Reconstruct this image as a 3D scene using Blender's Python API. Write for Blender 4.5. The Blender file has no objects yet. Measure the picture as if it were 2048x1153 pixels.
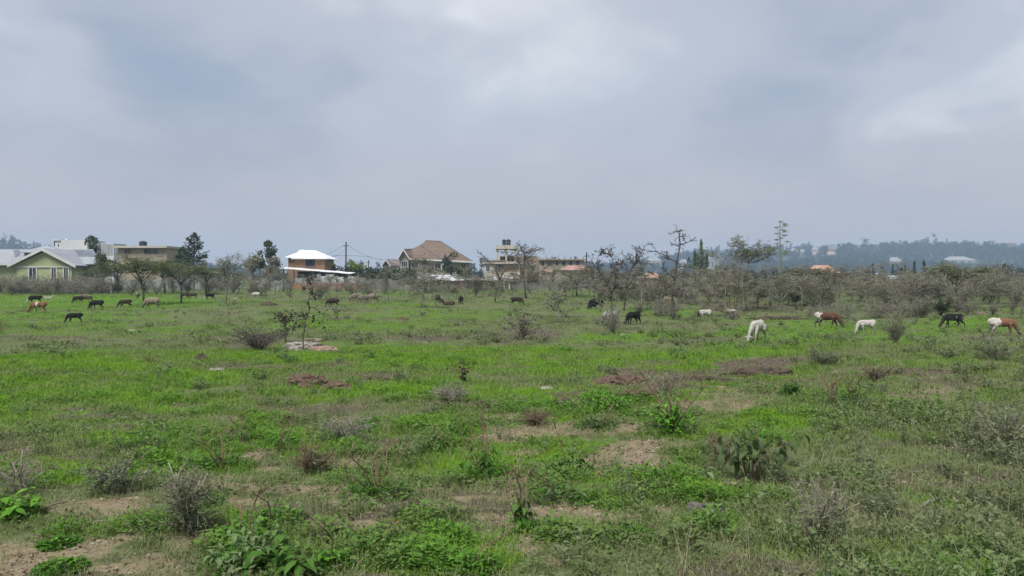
import bpy, bmesh, math, random
import numpy as np
from mathutils import Vector, Matrix

scene = bpy.context.scene
COL = scene.collection
R = math.radians

# ------------------------------------------------------------------ camera
FPX = 1577.0            # focal length in photo pixels (photo 2048 x 1153)
HOR = 550.0             # horizon row in the photo
CAMZ = 2.2
PITCH = math.atan((576.5 - HOR) / FPX)
cam_d = bpy.data.cameras.new('camera')
cam_d.sensor_width = 36.0
cam_d.lens = 36.0 * FPX / 2048.0
cam_d.clip_start = 0.1
cam_d.clip_end = 20000.0
cam = bpy.data.objects.new('camera', cam_d)
cam.location = (0, 0, CAMZ)
cam.rotation_euler = (R(90) - PITCH, 0, 0)
COL.objects.link(cam)
scene.camera = cam

# ------------------------------------------------------------------ sky
SUN_EL, SUN_AZ = R(58), R(205)       # high, behind the camera, veiled by cloud
world = bpy.data.worlds.new('World')
scene.world = world
world.use_nodes = True
wt = world.node_tree
wt.nodes.clear()
def wn(t, **k):
    n = wt.nodes.new(t)
    for a, b in k.items():
        setattr(n, a, b)
    return n
def wl(a, b):
    wt.links.new(a, b)
def vmath(op, a, b=None, sc=None):
    n = wn('ShaderNodeVectorMath', operation=op)
    for i, v in enumerate((a, b)):
        if v is None: continue
        if hasattr(v, 'is_output'): wl(v, n.inputs[i])
        else: n.inputs[i].default_value = v
    if sc is not None:
        if hasattr(sc, 'is_output'): wl(sc, n.inputs['Scale'])
        else: n.inputs['Scale'].default_value = sc
    return n
def fmath(op, a, b=None, c=None, clamp=False):
    n = wn('ShaderNodeMath', operation=op, use_clamp=clamp)
    for i, v in enumerate((a, b, c)):
        if v is None: continue
        if hasattr(v, 'is_output'): wl(v, n.inputs[i])
        else: n.inputs[i].default_value = v
    return n.outputs[0]
def smooth(v, a, b, lo=0.0, hi=1.0):
    n = wn('ShaderNodeMapRange', interpolation_type='SMOOTHSTEP')
    wl(v, n.inputs['Value'])
    n.inputs['From Min'].default_value = a; n.inputs['From Max'].default_value = b
    n.inputs['To Min'].default_value = lo; n.inputs['To Max'].default_value = hi
    return n.outputs['Result']
def wmix(f, a, b, blend='MIX'):
    n = wn('ShaderNodeMix', data_type='RGBA', blend_type=blend)
    if hasattr(f, 'is_output'): wl(f, n.inputs[0])
    else: n.inputs[0].default_value = f
    for i, v in ((6, a), (7, b)):
        if hasattr(v, 'is_output'): wl(v, n.inputs[i])
        else: n.inputs[i].default_value = (*v, 1)
    return n.outputs[2]
def pdir(px, py):
    u = (px - 1024) / FPX; v = (576.5 - py) / FPX
    d = Vector((u, math.cos(PITCH) + v * math.sin(PITCH), -math.sin(PITCH) + v * math.cos(PITCH)))
    return d.normalized()
SKYK = 3.98       # cloud colours below are multiplied by this before the 0.1 background strength
tc = wn('ShaderNodeTexCoord')
dirv = vmath('NORMALIZE', tc.outputs['Generated']).outputs[0]
sep = wn('ShaderNodeSeparateXYZ'); wl(dirv, sep.inputs[0])
# project on a cloud deck so that clouds flatten toward the horizon
inv = fmath('DIVIDE', 1.0, fmath('ADD', fmath('MAXIMUM', sep.outputs['Z'], 0.0), 0.42))
deck = vmath('SCALE', dirv, sc=inv).outputs[0]
warpn = wn('ShaderNodeTexNoise'); wl(deck, warpn.inputs['Vector'])
warpn.inputs['Scale'].default_value = 3.0; warpn.inputs['Detail'].default_value = 4
warp = vmath('SCALE', vmath('SUBTRACT', warpn.outputs['Color'], (.5, .5, .5)).outputs[0], sc=0.6).outputs[0]
wdir = vmath('ADD', dirv, vmath('SCALE', warp, sc=0.55).outputs[0]).outputs[0]
nz = wn('ShaderNodeTexNoise'); wl(vmath('ADD', deck, (3.1, 0.4, 1.7)).outputs[0], nz.inputs['Vector'])
nz.inputs['Scale'].default_value = 1.7; nz.inputs['Detail'].default_value = 5; nz.inputs['Roughness'].default_value = 0.48
nz.inputs['Distortion'].default_value = 0.4
nz2 = wn('ShaderNodeTexNoise'); wl(vmath('ADD', deck, (7.7, 2.4, 0.2)).outputs[0], nz2.inputs['Vector'])
nz2.inputs['Scale'].default_value = 4.2; nz2.inputs['Detail'].default_value = 7; nz2.inputs['Roughness'].default_value = 0.52
cl = fmath('ADD', fmath('MULTIPLY', nz.outputs['Fac'], 0.65), fmath('MULTIPLY', nz2.outputs['Fac'], 0.35))
def bank(px, py, r0, r1, amt, cur):
    """a cloud bank in the direction of that part of the sky"""
    d = vmath('MULTIPLY', vmath('SUBTRACT', wdir, tuple(pdir(px, py))).outputs[0], (1, 1, 1.9)).outputs[0]
    l = vmath('LENGTH', d).outputs['Value']
    return fmath('ADD', cur, smooth(l, r0, r1, amt, 0.0))
base = fmath('MULTIPLY_ADD', cl, 0.68, 0.155)
base = bank(430, 170, 0.0, 0.48, -0.19, base)
base = bank(640, 150, 0.0, 0.20, -0.08, base)
base = bank(1620, 180, 0.0, 0.44, -0.17, base)
base = bank(1900, 300, 0.0, 0.17, -0.09, base)
base = bank(1010, 80, 0.0, 0.42, 0.25, base)
base = bank(720, 330, 0.0, 0.16, 0.09, base)
base = bank(150, 180, 0.0, 0.12, 0.10, base)
base = bank(990, 110, 0.01, 0.05, 0.05, base)
base = bank(20, 105, 0.02, 0.12, 0.22, base)
base = bank(1990, 160, 0.02, 0.20, 0.30, base)
base = bank(1750, 140, 0.0, 0.14, 0.08, base)
ramp = wn('ShaderNodeValToRGB'); wl(base, ramp.inputs[0])
cr = ramp.color_ramp; cr.interpolation = 'EASE'
cr.elements[0].position = 0.12; cr.elements[0].color = (0.222, 0.272, 0.362, 1)
cr.elements[1].position = 0.92; cr.elements[1].color = (0.74, 0.75, 0.77, 1)
e = cr.elements.new(0.50); e.color = (0.395, 0.418, 0.480, 1)
hz = smooth(sep.outputs['Z'], 0.0, 0.24, 0.88, 0.0)
lowc = wmix(nz2.outputs['Fac'], (0.325, 0.282, 0.300), (0.435, 0.370, 0.382))
cloud = wmix(hz, ramp.outputs[0], lowc)
cloud = vmath('SCALE', cloud, sc=SKYK).outputs[0]
sky = wn('ShaderNodeTexSky', sky_type='NISHITA')
sky.sun_disc = False
sky.sun_elevation = SUN_EL
sky.sun_rotation = SUN_AZ
fin = wmix(0.965, sky.outputs[0], cloud)
bg = wn('ShaderNodeBackground'); wl(fin, bg.inputs['Color']); bg.inputs['Strength'].default_value = 0.1
wo = wn('ShaderNodeOutputWorld'); wl(bg.outputs[0], wo.inputs['Surface'])

# ------------------------------------------------------------------ sun
sun_d = bpy.data.lights.new('sun', 'SUN')
sun_d.energy = 1.5
sun_d.angle = R(24)
sun_d.color = (1.0, 0.965, 0.91)
sun = bpy.data.objects.new('sun', sun_d)
sv = Vector((math.cos(SUN_EL) * math.sin(SUN_AZ), math.cos(SUN_EL) * math.cos(SUN_AZ), math.sin(SUN_EL)))
sun.rotation_euler = sv.to_track_quat('Z', 'Y').to_euler()
sun.location = (0, -20, 60)
COL.objects.link(sun)

scene.view_settings.view_transform = 'Standard'
scene.view_settings.look = 'None'
scene.view_settings.gamma = 1.0
scene.view_settings.exposure = 1.70
scene.view_settings.use_curve_mapping = False
scene.render.engine = 'CYCLES'
scene.cycles.use_denoising = True
scene.cycles.max_bounces = 5
scene.cycles.diffuse_bounces = 2
scene.cycles.transparent_max_bounces = 6
scene.cycles.volume_bounces = 1

# ------------------------------------------------------------------ helpers
def _h(ix, iy, seed):
    n = (ix * 374761393 + iy * 668265263 + seed * 1274126177) & 0xFFFFFFFF
    n = ((n ^ (n >> 13)) * 1274126177) & 0xFFFFFFFF
    n = n ^ (n >> 16)
    return (n & 0xFFFF) / 65535.0
def vn(x, y, seed=0):
    """value noise in 0..1, numpy arrays"""
    x = np.asarray(x, float); y = np.asarray(y, float)
    fx = np.floor(x); fy = np.floor(y)
    ix = fx.astype(np.int64); iy = fy.astype(np.int64)
    tx = x - fx; ty = y - fy
    tx = tx * tx * (3 - 2 * tx); ty = ty * ty * (3 - 2 * ty)
    a = _h(ix, iy, seed); b = _h(ix + 1, iy, seed); c = _h(ix, iy + 1, seed); d = _h(ix + 1, iy + 1, seed)
    return (a * (1 - tx) + b * tx) * (1 - ty) + (c * (1 - tx) + d * tx) * ty
def fbm(x, y, seed=0, o=4):
    s = 0; a = 0.5; t = 0
    for i in range(o):
        s = s + a * vn(x * 2 ** i, y * 2 ** i, seed + 17 * i); t += a; a *= 0.5
    return s / t
def sstep(a, b, v):
    t = np.clip((v - a) / (b - a), 0, 1)
    return t * t * (3 - 2 * t)

def gh(x, y):
    """height of the field"""
    x = np.asarray(x, float); y = np.asarray(y, float)
    d = np.hypot(x, y)
    near = 1 - sstep(60, 120, d)
    h = 0.30 * (vn(x / 14, y / 14, 3) - 0.5) * sstep(9, 22, d) * near
    h = h + 0.10 * (vn(x / 3.1, y / 3.1, 5) - 0.5) * near
    h = h + 0.055 * (vn(x / 0.9, y / 0.9, 9) - 0.5) * (1 - sstep(18, 40, d))
    h = h + 0.32 * np.exp(-(((x - 11) / 5.5) ** 2 + ((y - 19) / 6.5) ** 2))
    h = h + 0.14 * np.exp(-(((x - 4.5) / 3.0) ** 2 + ((y - 10) / 4.0) ** 2))
    return h
def ghs(x, y):
    return float(gh(x, y))

def P(px, py):
    """the spot on the ground seen at that photo pixel"""
    d = pdir(px, py)
    t = -CAMZ / d.z if d.z < -1e-4 else 400.0
    for _ in range(14):
        q = Vector((0, 0, CAMZ)) + d * t
        t2 = (ghs(q.x, q.y) - CAMZ) / d.z
        t = 0.5 * t + 0.5 * t2
    q = Vector((0, 0, CAMZ)) + d * t
    return Vector((q.x, q.y, ghs(q.x, q.y)))
def X(px, D): return (px - 1024.0) / FPX * D
def Z(py, D): return CAMZ + (HOR - py) / FPX * D
def G(px, D):
    x = X(px, D); return Vector((x, D, ghs(x, D)))
def to_px(x, y, z=0.0):
    c, s = math.cos(PITCH), math.sin(PITCH)
    dz = z - CAMZ
    dep = np.maximum(y * c - dz * s, 0.05)
    up = y * s + dz * c
    return 1024 + FPX * x / dep, 576.5 - FPX * up / dep

class MB:
    """collects faces for ONE mesh"""
    def __init__(s):
        s.v = []; s.f = []; s.m = []
    def add(s, vs, fs, m=0):
        o = len(s.v)
        s.v.extend(vs)
        for f in fs:
            s.f.append(tuple(i + o for i in f)); s.m.append(m)
    def tube(s, pts, rad, n=5, m=0, cap=True, oval=1.0):
        pts = [Vector(p) for p in pts]
        k = len(pts)
        o = len(s.v)
        prev = None
        for i, p in enumerate(pts):
            a = pts[max(i - 1, 0)]; b = pts[min(i + 1, k - 1)]
            t = (b - a)
            t = t.normalized() if t.length > 1e-9 else Vector((0, 0, 1))
            if prev is None:
                u = t.cross(Vector((0, 0, 1)))
                if u.length < 1e-3: u = t.cross(Vector((0, 1, 0)))
                u.normalize()
            else:
                u = prev - t * prev.dot(t)
                if u.length < 1e-4: u = t.cross(Vector((0, 1, 0.2)))
                u.normalize()
            prev = u
            w = t.cross(u)
            r = rad[i]
            for j in range(n):
                an = 2 * math.pi * j / n
                s.v.append(p + u * (math.cos(an) * r) + w * (math.sin(an) * r * oval))
        for i in range(k - 1):
            for j in range(n):
                a = o + i * n + j; b = o + i * n + (j + 1) % n
                s.f.append((a, b, b + n, a + n)); s.m.append(m)
        if cap:
            s.f.append(tuple(o + j for j in range(n))[::-1]); s.m.append(m)
            s.f.append(tuple(o + (k - 1) * n + j for j in range(n))); s.m.append(m)
    def box(s, x0, x1, y0, y1, z0, z1, m=0):
        vs = [(x, y, z) for z in (z0, z1) for y in (y0, y1) for x in (x0, x1)]
        s.add(vs, [(0, 2, 3, 1), (4, 5, 7, 6), (0, 1, 5, 4), (2, 6, 7, 3), (0, 4, 6, 2), (1, 3, 7, 5)], m)
    def slab(s, poly, th, m=0):
        """a plate: a planar polygon given thickness downwards along its normal"""
        ps = [Vector(p) for p in poly]
        nrm = Vector((0, 0, 0))
        for i in range(len(ps)):
            nrm += (ps[i] - ps[0]).cross(ps[(i + 1) % len(ps)] - ps[0])
        nrm.normalize()
        if nrm.z < 0: ps.reverse(); nrm = -nrm
        k = len(ps); o = len(s.v)
        s.v.extend(ps); s.v.extend([p - nrm * th for p in ps])
        s.f.append(tuple(range(o, o + k))); s.m.append(m)
        s.f.append(tuple(range(o + 2 * k - 1, o + k - 1, -1))); s.m.append(m)
        for i in range(k):
            j = (i + 1) % k
            s.f.append((o + i, o + k + i, o + k + j, o + j)); s.m.append(m)
    def leaf(s, p, d, ln, wd, nrm=None, m=0):
        """small flat rhombus leaf"""
        d = d.normalized()
        if nrm is None: nrm = Vector((random.uniform(-1, 1), random.uniform(-1, 1), random.uniform(0.2, 1)))
        w = d.cross(nrm)
        if w.length < 1e-3: w = d.cross(Vector((1, 0, 0.3)))
        w.normalize()
        o = len(s.v)
        mid = p + d * (ln * 0.45)
        s.v.extend([p, mid + w * wd * 0.5, p + d * ln, mid - w * wd * 0.5])
        s.f.append((o, o + 1, o + 2, o + 3)); s.m.append(m)
    def mesh(s, name, mats, smooth=False):
        me = bpy.data.meshes.new(name)
        me.from_pydata([tuple(v) for v in s.v], [], s.f)
        for mt in mats: me.materials.append(mt)
        if len(mats) > 1: me.polygons.foreach_set('material_index', s.m)
        if smooth: me.polygons.foreach_set('use_smooth', [True] * len(me.polygons))
        me.update()
        return me

def link(name, data, parent=None, loc=None, rot=None, scale=None):
    o = bpy.data.objects.new(name, data)
    COL.objects.link(o)
    if parent is not None: o.parent = parent
    if loc is not None: o.location = loc
    if rot is not None: o.rotation_euler = rot
    if scale is not None: o.scale = (scale,) * 3 if isinstance(scale, (int, float)) else scale
    return o
def tag(o, label=None, cat=None, group=None, kind=None):
    if label: o['label'] = label
    if cat: o['category'] = cat
    if group: o['group'] = group
    if kind: o['kind'] = kind
    return o
def empty(name, loc, rz=0.0, scale=1.0):
    o = link(name, None, loc=loc, rot=(0, 0, rz), scale=scale)
    o.empty_display_size = 0.2
    return o
def copy_tree(o, parent=None):
    c = o.copy(); COL.objects.link(c); c.parent = parent
    for ch in [k for k in o.children]:
        copy_tree(ch, c)
    return c

# ------------------------------------------------------------------ materials
class NT:
    def __init__(s, name):
        s.mat = bpy.data.materials.new(name); s.mat.use_nodes = True
        s.t = s.mat.node_tree; s.t.nodes.clear()
        s.out = s.t.nodes.new('ShaderNodeOutputMaterial')
    def n(s, t, **k):
        nd = s.t.nodes.new(t)
        for a, b in k.items(): setattr(nd, a, b)
        return nd
    def l(s, a, b): s.t.links.new(a, b)
    def put(s, sock, v):
        if hasattr(v, 'is_output'): s.l(v, sock)
        elif isinstance(v, (tuple, list)) and len(v) == 3 and sock.type == 'RGBA': sock.default_value = (*v, 1)
        else: sock.default_value = v
    def mix(s, f, a, b, blend='MIX'):
        nd = s.n('ShaderNodeMix', data_type='RGBA', blend_type=blend)
        s.put(nd.inputs[0], f); s.put(nd.inputs[6], a); s.put(nd.inputs[7], b)
        return nd.outputs[2]
    def math(s, op, a, b=None, clamp=False):
        nd = s.n('ShaderNodeMath', operation=op, use_clamp=clamp)
        s.put(nd.inputs[0], a)
        if b is not None: s.put(nd.inputs[1], b)
        return nd.outputs[0]
    def noise(s, vec, scale, detail=4, rough=0.55, dist=0.0):
        nd = s.n('ShaderNodeTexNoise')
        if vec is not None: s.l(vec, nd.inputs['Vector'])
        nd.inputs['Scale'].default_value = scale; nd.inputs['Detail'].default_value = detail
        nd.inputs['Roughness'].default_value = rough; nd.inputs['Distortion'].default_value = dist
        return nd.outputs['Fac']
    def ramp(s, v, a, b, lo=0.0, hi=1.0):
        nd = s.n('ShaderNodeMapRange'); s.put(nd.inputs['Value'], v)
        nd.inputs['From Min'].default_value = a; nd.inputs['From Max'].default_value = b
        nd.inputs['To Min'].default_value = lo; nd.inputs['To Max'].default_value = hi
        return nd.outputs['Result']
    def coord(s, which='Object'):
        return s.n('ShaderNodeTexCoord').outputs[which]
    def bsdf(s, col, rough=0.8, spec=0.3, metal=0.0, bump=None, bstr=0.4, bdist=0.02):
        b = s.n('ShaderNodeBsdfPrincipled')
        s.put(b.inputs['Base Color'], col); s.put(b.inputs['Roughness'], rough)
        b.inputs['Specular IOR Level'].default_value = spec; b.inputs['Metallic'].default_value = metal
        if bump is not None:
            bp = s.n('ShaderNodeBump'); s.l(bump, bp.inputs['Height'])
            bp.inputs['Strength'].default_value = bstr; bp.inputs['Distance'].default_value = bdist
            s.l(bp.outputs[0], b.inputs['Normal'])
        s.l(b.outputs[0], s.out.inputs['Surface'])
        return b

def surf(name, c1, c2, scale=3.0, rough=0.8, spec=0.3, bump=0.0, bscale=None, detail=5, metal=0.0, lo=.35, hi=.65):
    """two-tone noisy surface"""
    t = NT(name); co = t.coord()
    f = t.ramp(t.noise(co, scale, detail), lo, hi)
    nd = f.node; nd.clamp = True
    col = t.mix(f, c1, c2)
    bp = t.noise(co, bscale or scale * 4, 4) if bump else None
    t.bsdf(col, rough, spec, metal, bp, bump, 0.02)
    return t.mat

def foliage(name, c1, c2, c3=None, source='island', trans=0.28, rough=0.6, lush=None):
    """leaf: colour varies leaf by leaf, light passes through"""
    t = NT(name)
    if source == 'island': rnd = t.n('ShaderNodeNewGeometry').outputs['Random Per Island']
    else: rnd = t.n('ShaderNodeObjectInfo').outputs['Random']
    col = t.mix(rnd, c1, c2)
    if c3 is not None:
        col = t.mix(t.ramp(rnd, 0.82, 0.9), col, c3)
    if lush is not None:      # (colour in poor ground a, b): instancer attribute 'lush' picks between poor and lush colours
        at = t.n('ShaderNodeAttribute', attribute_type='INSTANCER', attribute_name='lush')
        isl = t.n('ShaderNodeNewGeometry').outputs['Random Per Island']
        poor = t.mix(isl, lush[0], lush[1])
        good = t.mix(isl, c1, c2)
        good = t.mix(t.math('MULTIPLY', rnd, 0.5), good, c2)
        col = t.mix(at.outputs['Fac'], poor, good)
    d = t.n('ShaderNodeBsdfPrincipled'); t.put(d.inputs['Base Color'], col)
    d.inputs['Roughness'].default_value = rough; d.inputs['Specular IOR Level'].default_value = 0.1
    tr = t.n('ShaderNodeBsdfTranslucent'); t.put(tr.inputs['Color'], col)
    mx = t.n('ShaderNodeMixShader'); mx.inputs[0].default_value = trans
    t.l(d.outputs[0], mx.inputs[1]); t.l(tr.outputs[0], mx.inputs[2]); t.l(mx.outputs[0], t.out.inputs['Surface'])
    return t.mat

M = {}
M['bark'] = surf('bark_grey', (0.16, 0.148, 0.122), (0.30, 0.28, 0.235), 9, 0.95, 0.1, 0.6, 40)
M['bark_dark'] = surf('bark_dark', (0.065, 0.057, 0.05), (0.14, 0.125, 0.11), 9, 0.95, 0.1, 0.6, 40)
M['twig_pale'] = surf('twig_pale', (0.17, 0.155, 0.12), (0.30, 0.275, 0.22), 8, 0.95, 0.1)
M['twig_brown'] = surf('twig_brown', (0.11, 0.075, 0.05), (0.21, 0.155, 0.11), 8, 0.95, 0.1)
M['gall'] = surf('gall', (0.02, 0.016, 0.014), (0.05, 0.04, 0.032), 12, 0.9, 0.1)
M['thorn_leaf'] = foliage('thorn_leaf', (0.125, 0.135, 0.072), (0.215, 0.225, 0.12), (0.26, 0.24, 0.16))
M['flat_leaf'] = foliage('flat_leaf', (0.095, 0.135, 0.045), (0.18, 0.225, 0.075), (0.20, 0.18, 0.10))
M['grey_leaf'] = foliage('grey_leaf', (0.150, 0.152, 0.105), (0.255, 0.25, 0.18), (0.30, 0.275, 0.21))
M['conifer'] = foliage('conifer_leaf', (0.036, 0.052, 0.032), (0.085, 0.112, 0.060), None, trans=0.12)
M['broad_leaf'] = foliage('broad_leaf', (0.048, 0.070, 0.034), (0.105, 0.135, 0.060), None, trans=0.2)
M['hedge_leaf'] = foliage('hedge_leaf', (0.020, 0.042, 0.018), (0.055, 0.085, 0.032), None, trans=0.12)
M['hill_leaf'] = foliage('hill_leaf', (0.010, 0.017, 0.010), (0.030, 0.042, 0.021), None, source='object', trans=0.1)
M['sage_leaf'] = foliage('sage_leaf_shrub', (0.095, 0.135, 0.058), (0.175, 0.215, 0.105), (0.22, 0.21, 0.14))
M['yellow_leaf'] = foliage('yellow_leaf', (0.16, 0.19, 0.05), (0.24, 0.27, 0.08))
# ------------------------------------------------------------------ ground: what grows where
LUSH = [  # photo-pixel ellipses that were looked up on the ground: cx, cy, rx, ry, amount
    (150, 606, 330, 16, .75), (90, 640, 260, 20, .7), (240, 668, 360, 16, .45), (180, 745, 420, 40, .85), (110, 810, 300, 34, .85),
    (300, 860, 330, 30, .6), (560, 735, 230, 34, .85), (760, 790, 230, 26, .9), (960, 722, 330, 30, 1.0), (1210, 735, 260, 30, 1.0),
    (1420, 716, 200, 20, 1.0), (1560, 690, 180, 14, .8), (1600, 664, 150, 20, 1.0), (1950, 644, 130, 14, 1.0), (1790, 655, 90, 20, .6),
    (640, 640, 190, 14, .5), (880, 632, 180, 12, .6), (720, 652, 240, 12, .55), (1250, 672, 140, 12, .6), (740, 700, 260, 16, .6),
    (530, 1110, 130, 44, .9), (900, 1110, 190, 44, .8), (1460, 1065, 70, 20, 1.0), (1910, 1125, 150, 26, .8), (780, 960, 120, 44, .7),
    (620, 890, 190, 18, .45), (960, 940, 90, 36, .8), (1140, 910, 100, 34, .7), (1350, 850, 80, 20, .8), (1560, 860, 160, 22, .6),
    (1780, 880, 170, 30, .75), (1800, 760, 160, 20, .5), (760, 1040, 170, 30, .6), (1090, 980, 120, 22, .5), (420, 930, 110, 22, .7),
    (120, 1118, 60, 16, .9), (120, 1078, 40, 12, .9), (1350, 978, 60, 18, .7), (1250, 1010, 120, 26, .5), (1040, 1080, 200, 30, .5),
]
TAN = [(60, 1135, 150, 40, 1), (320, 1132, 150, 26, .9), (560, 985, 120, 12, .8), (700, 1062, 90, 12, .8), (860, 1078, 70, 9, .7), (980, 1042, 60, 13, .9), (1200, 1042, 90, 13, .9), (830, 982, 80, 9, .7), (480, 1010, 70, 14, .8), (1300, 900, 90, 12, .7), (1000, 845, 110, 8, .6),
       (110, 1122, 150, 46, 1), (190, 1026, 130, 24, 1), (440, 975, 80, 16, .8), (260, 1152, 170, 18, 1), (330, 1080, 120, 20, .7), (720, 1012, 60, 13, 1), (885, 1022, 55, 10, 1),
       (1240, 942, 110, 26, 1), (1110, 1030, 90, 20, 1), (1295, 1007, 45, 10, .9), (1150, 868, 150, 13, .75), (1410, 826, 80, 14, .55), (1830, 812, 80, 22, .7),
       (1040, 910, 40, 8, .6), (1000, 880, 60, 8, .6), (690, 925, 90, 12, .5), (1500, 800, 110, 12, .4), (1190, 955, 60, 10, .7), (620, 990, 70, 10, .5), (960, 1000, 60, 8, .6)]
DARK = [(1250, 757, 60, 10, .9), (1300, 788, 80, 16, .7), (1430, 760, 100, 10, .9), (1530, 742, 70, 9, 1), (1145, 802, 55, 11, .8), (765, 757, 62, 4.5, 1),
        (660, 772, 52, 5, .9), (610, 765, 50, 10, .8), (850, 674, 70, 4, .7), (1050, 672, 90, 14, .6), (520, 690, 60, 10, .6), (700, 832, 80, 12, .6), (980, 815, 100, 12, .7), (310, 683, 50, 4, .6),
        (230, 835, 90, 5, .7), (760, 868, 120, 14, .45), (610, 925, 90, 16, .5), (120, 905, 130, 20, .5), (330, 835, 60, 8, .4), (300, 720, 60, 8, .35), (1500, 615, 120, 8, .6), (1900, 1000, 150, 40, .6), (1480, 975, 70, 12, .7),
        (1400, 680, 70, 8, .5), (1480, 700, 120, 4, .6), (100, 760, 60, 5, .5), (450, 800, 100, 5, .5), (1660, 760, 60, 12, .4), (920, 800, 70, 10, .5), (40, 920, 60, 30, .6)]
def fields(x, y):
    px, py = to_px(x, y, 0.0)
    d = np.hypot(x, y)
    n1 = fbm(x / 1.3, y / 1.3, 31, 4) - 0.5
    n2 = fbm(x / 0.45, y / 0.45, 41, 3) - 0.5
    n3 = fbm(x / 7.0, y / 4.0, 51, 4)
    n4 = fbm(x / 2.6, y / 1.9, 61, 4)
    far = sstep(10, 24, d)
    def ell(lst, soft, wob):
        out = np.zeros_like(x)
        for cx, cy, rx, ry, a in lst:
            q = ((px - cx) / rx) ** 2 + ((py - cy) / ry) ** 2
            e = sstep(1 + soft, 1 - soft, q + wob * (n1 * 3.0 + n2 * 1.2)) * a
            out = np.maximum(out, e)
        return out
    lush = ell(LUSH, 0.75, 1.0)
    lush = np.maximum(lush, sstep(0.54, 0.68, n3) * 0.5 * far)
    lush = np.maximum(lush, sstep(0.48, 0.60, n4) * 0.9 * (1 - far))
    lush = lush * (0.55 + 0.85 * sstep(-0.22, 0.12, n1)) 
    right = sstep(1480, 1700, px - (1000 - py) * 0.35) * sstep(700, 800, py)
    lush = lush * (1 - 0.30 * right)
    tan = 1.25 * ell([(a, b, c * .95, d * .9, e) for a, b, c, d, e in TAN], 0.6, 1.7)
    tan = np.maximum(tan, sstep(0.20, 0.28, n2 + n1 * 0.6) * 0.7 * (1 - sstep(10, 17, d)) * (1 - right))
    dark = ell(DARK, 0.6, 1.8)
    dark = np.maximum(dark, sstep(0.60, 0.70, fbm(x / 1.7, y / 0.8, 71, 4)) * 0.65 * (1 - sstep(45, 70, d)))
    lush = np.clip(lush * (1 - 0.9 * np.maximum(tan, dark)), 0, 1)
    return np.clip(lush, 0, 1), np.clip(tan, 0, 1), np.clip(dark, 0, 1), np.clip(right, 0, 1), px, py

def build_ground():
    rs = np.concatenate([[0.6], np.geomspace(1.2, 80, 330), np.geomspace(82, 9000, 70)])
    fr = np.linspace(R(-48), R(48), 420)
    bk = np.linspace(R(48), R(312), 50)[1:-1]
    th = np.concatenate([fr, bk])
    nr, nt = len(rs), len(th)
    RR, TT = np.meshgrid(rs, th, indexing='ij')
    x = (RR * np.sin(TT)).ravel(); y = (RR * np.cos(TT)).ravel()
    z = gh(x, y)
    v = np.stack([x, y, z], 1)
    i, j = np.meshgrid(np.arange(nr - 1), np.arange(nt), indexing='ij')
    a = (i * nt + j).ravel(); b = (i * nt + (j + 1) % nt).ravel()
    f = np.stack([a, a + nt, b + nt, b], 1)[:, ::-1]
    me = bpy.data.meshes.new('ground')
    me.from_pydata(v.tolist(), [], f.tolist() + [list(range(nt))[::-1]])
    lush, tan, dark, right, px, py = fields(x, y)
    ca = me.color_attributes.new('cover', 'FLOAT_COLOR', 'POINT')
    ca.data.foreach_set('color', np.stack([lush, tan, dark, right], 1).astype(np.float32).ravel())
    me.polygons.foreach_set('use_smooth', [True] * len(me.polygons))
    me.update()
    t = NT('field_ground')
    co = t.coord('Object')
    at = t.n('ShaderNodeAttribute', attribute_name='cover')
    sp = t.n('ShaderNodeSeparateColor'); t.l(at.outputs['Color'], sp.inputs[0])
    nf = t.noise(co, 14, 6, 0.65); nm = t.noise(co, 2.2, 5, 0.6); nl = t.noise(co, 55, 3, 0.6)
    litter = t.mix(t.ramp(nf, .35, .65), (0.080, 0.096, 0.042), (0.160, 0.172, 0.086))
    litter = t.mix(t.ramp(nm, .4, .7), litter, (0.092, 0.118, 0.042))
    green = t.mix(t.ramp(nf, .3, .7), (0.058, 0.125, 0.012), (0.105, 0.205, 0.020))
    tan_c = t.mix(t.ramp(nf, .35, .65), (0.165, 0.125, 0.074), (0.275, 0.220, 0.145))
    tan_c = t.mix(t.ramp(nl, .50, .70, 0, .8), tan_c, (0.29, 0.245, 0.17))
    tan_c = t.mix(t.ramp(t.noise(co, 5, 5, .7), .45, .62, 0, .85), tan_c, (0.165, 0.155, 0.095))
    dark_c = t.mix(t.ramp(nf, .35, .65), (0.055, 0.042, 0.033), (0.135, 0.105, 0.082))
    def edge(sock, nz, k=0.9, a=.42, b=.62):
        nd = t.ramp(t.math('ADD', sock, t.math('MULTIPLY', t.math('SUBTRACT', nz, 0.5), k)), a, b); nd.node.clamp = True
        return nd
    col = t.mix(edge(sp.outputs[0], nm, 0.9, .25, .65), litter, green)
    col = t.mix(edge(sp.outputs[2], nf), col, dark_c)
    col = t.mix(edge(sp.outputs[1], nf), col, tan_c)
    h = t.math('ADD', nf, t.math('MULTIPLY', nl, 0.5))
    t.bsdf(col, 0.95, 0.15, 0, h, 0.8, 0.03)
    me.materials.append(t.mat)
    tag(link('ground', me), 'uneven grazing field of short grass, dry litter and bare soil', 'ground', kind='structure')
build_ground()

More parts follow.
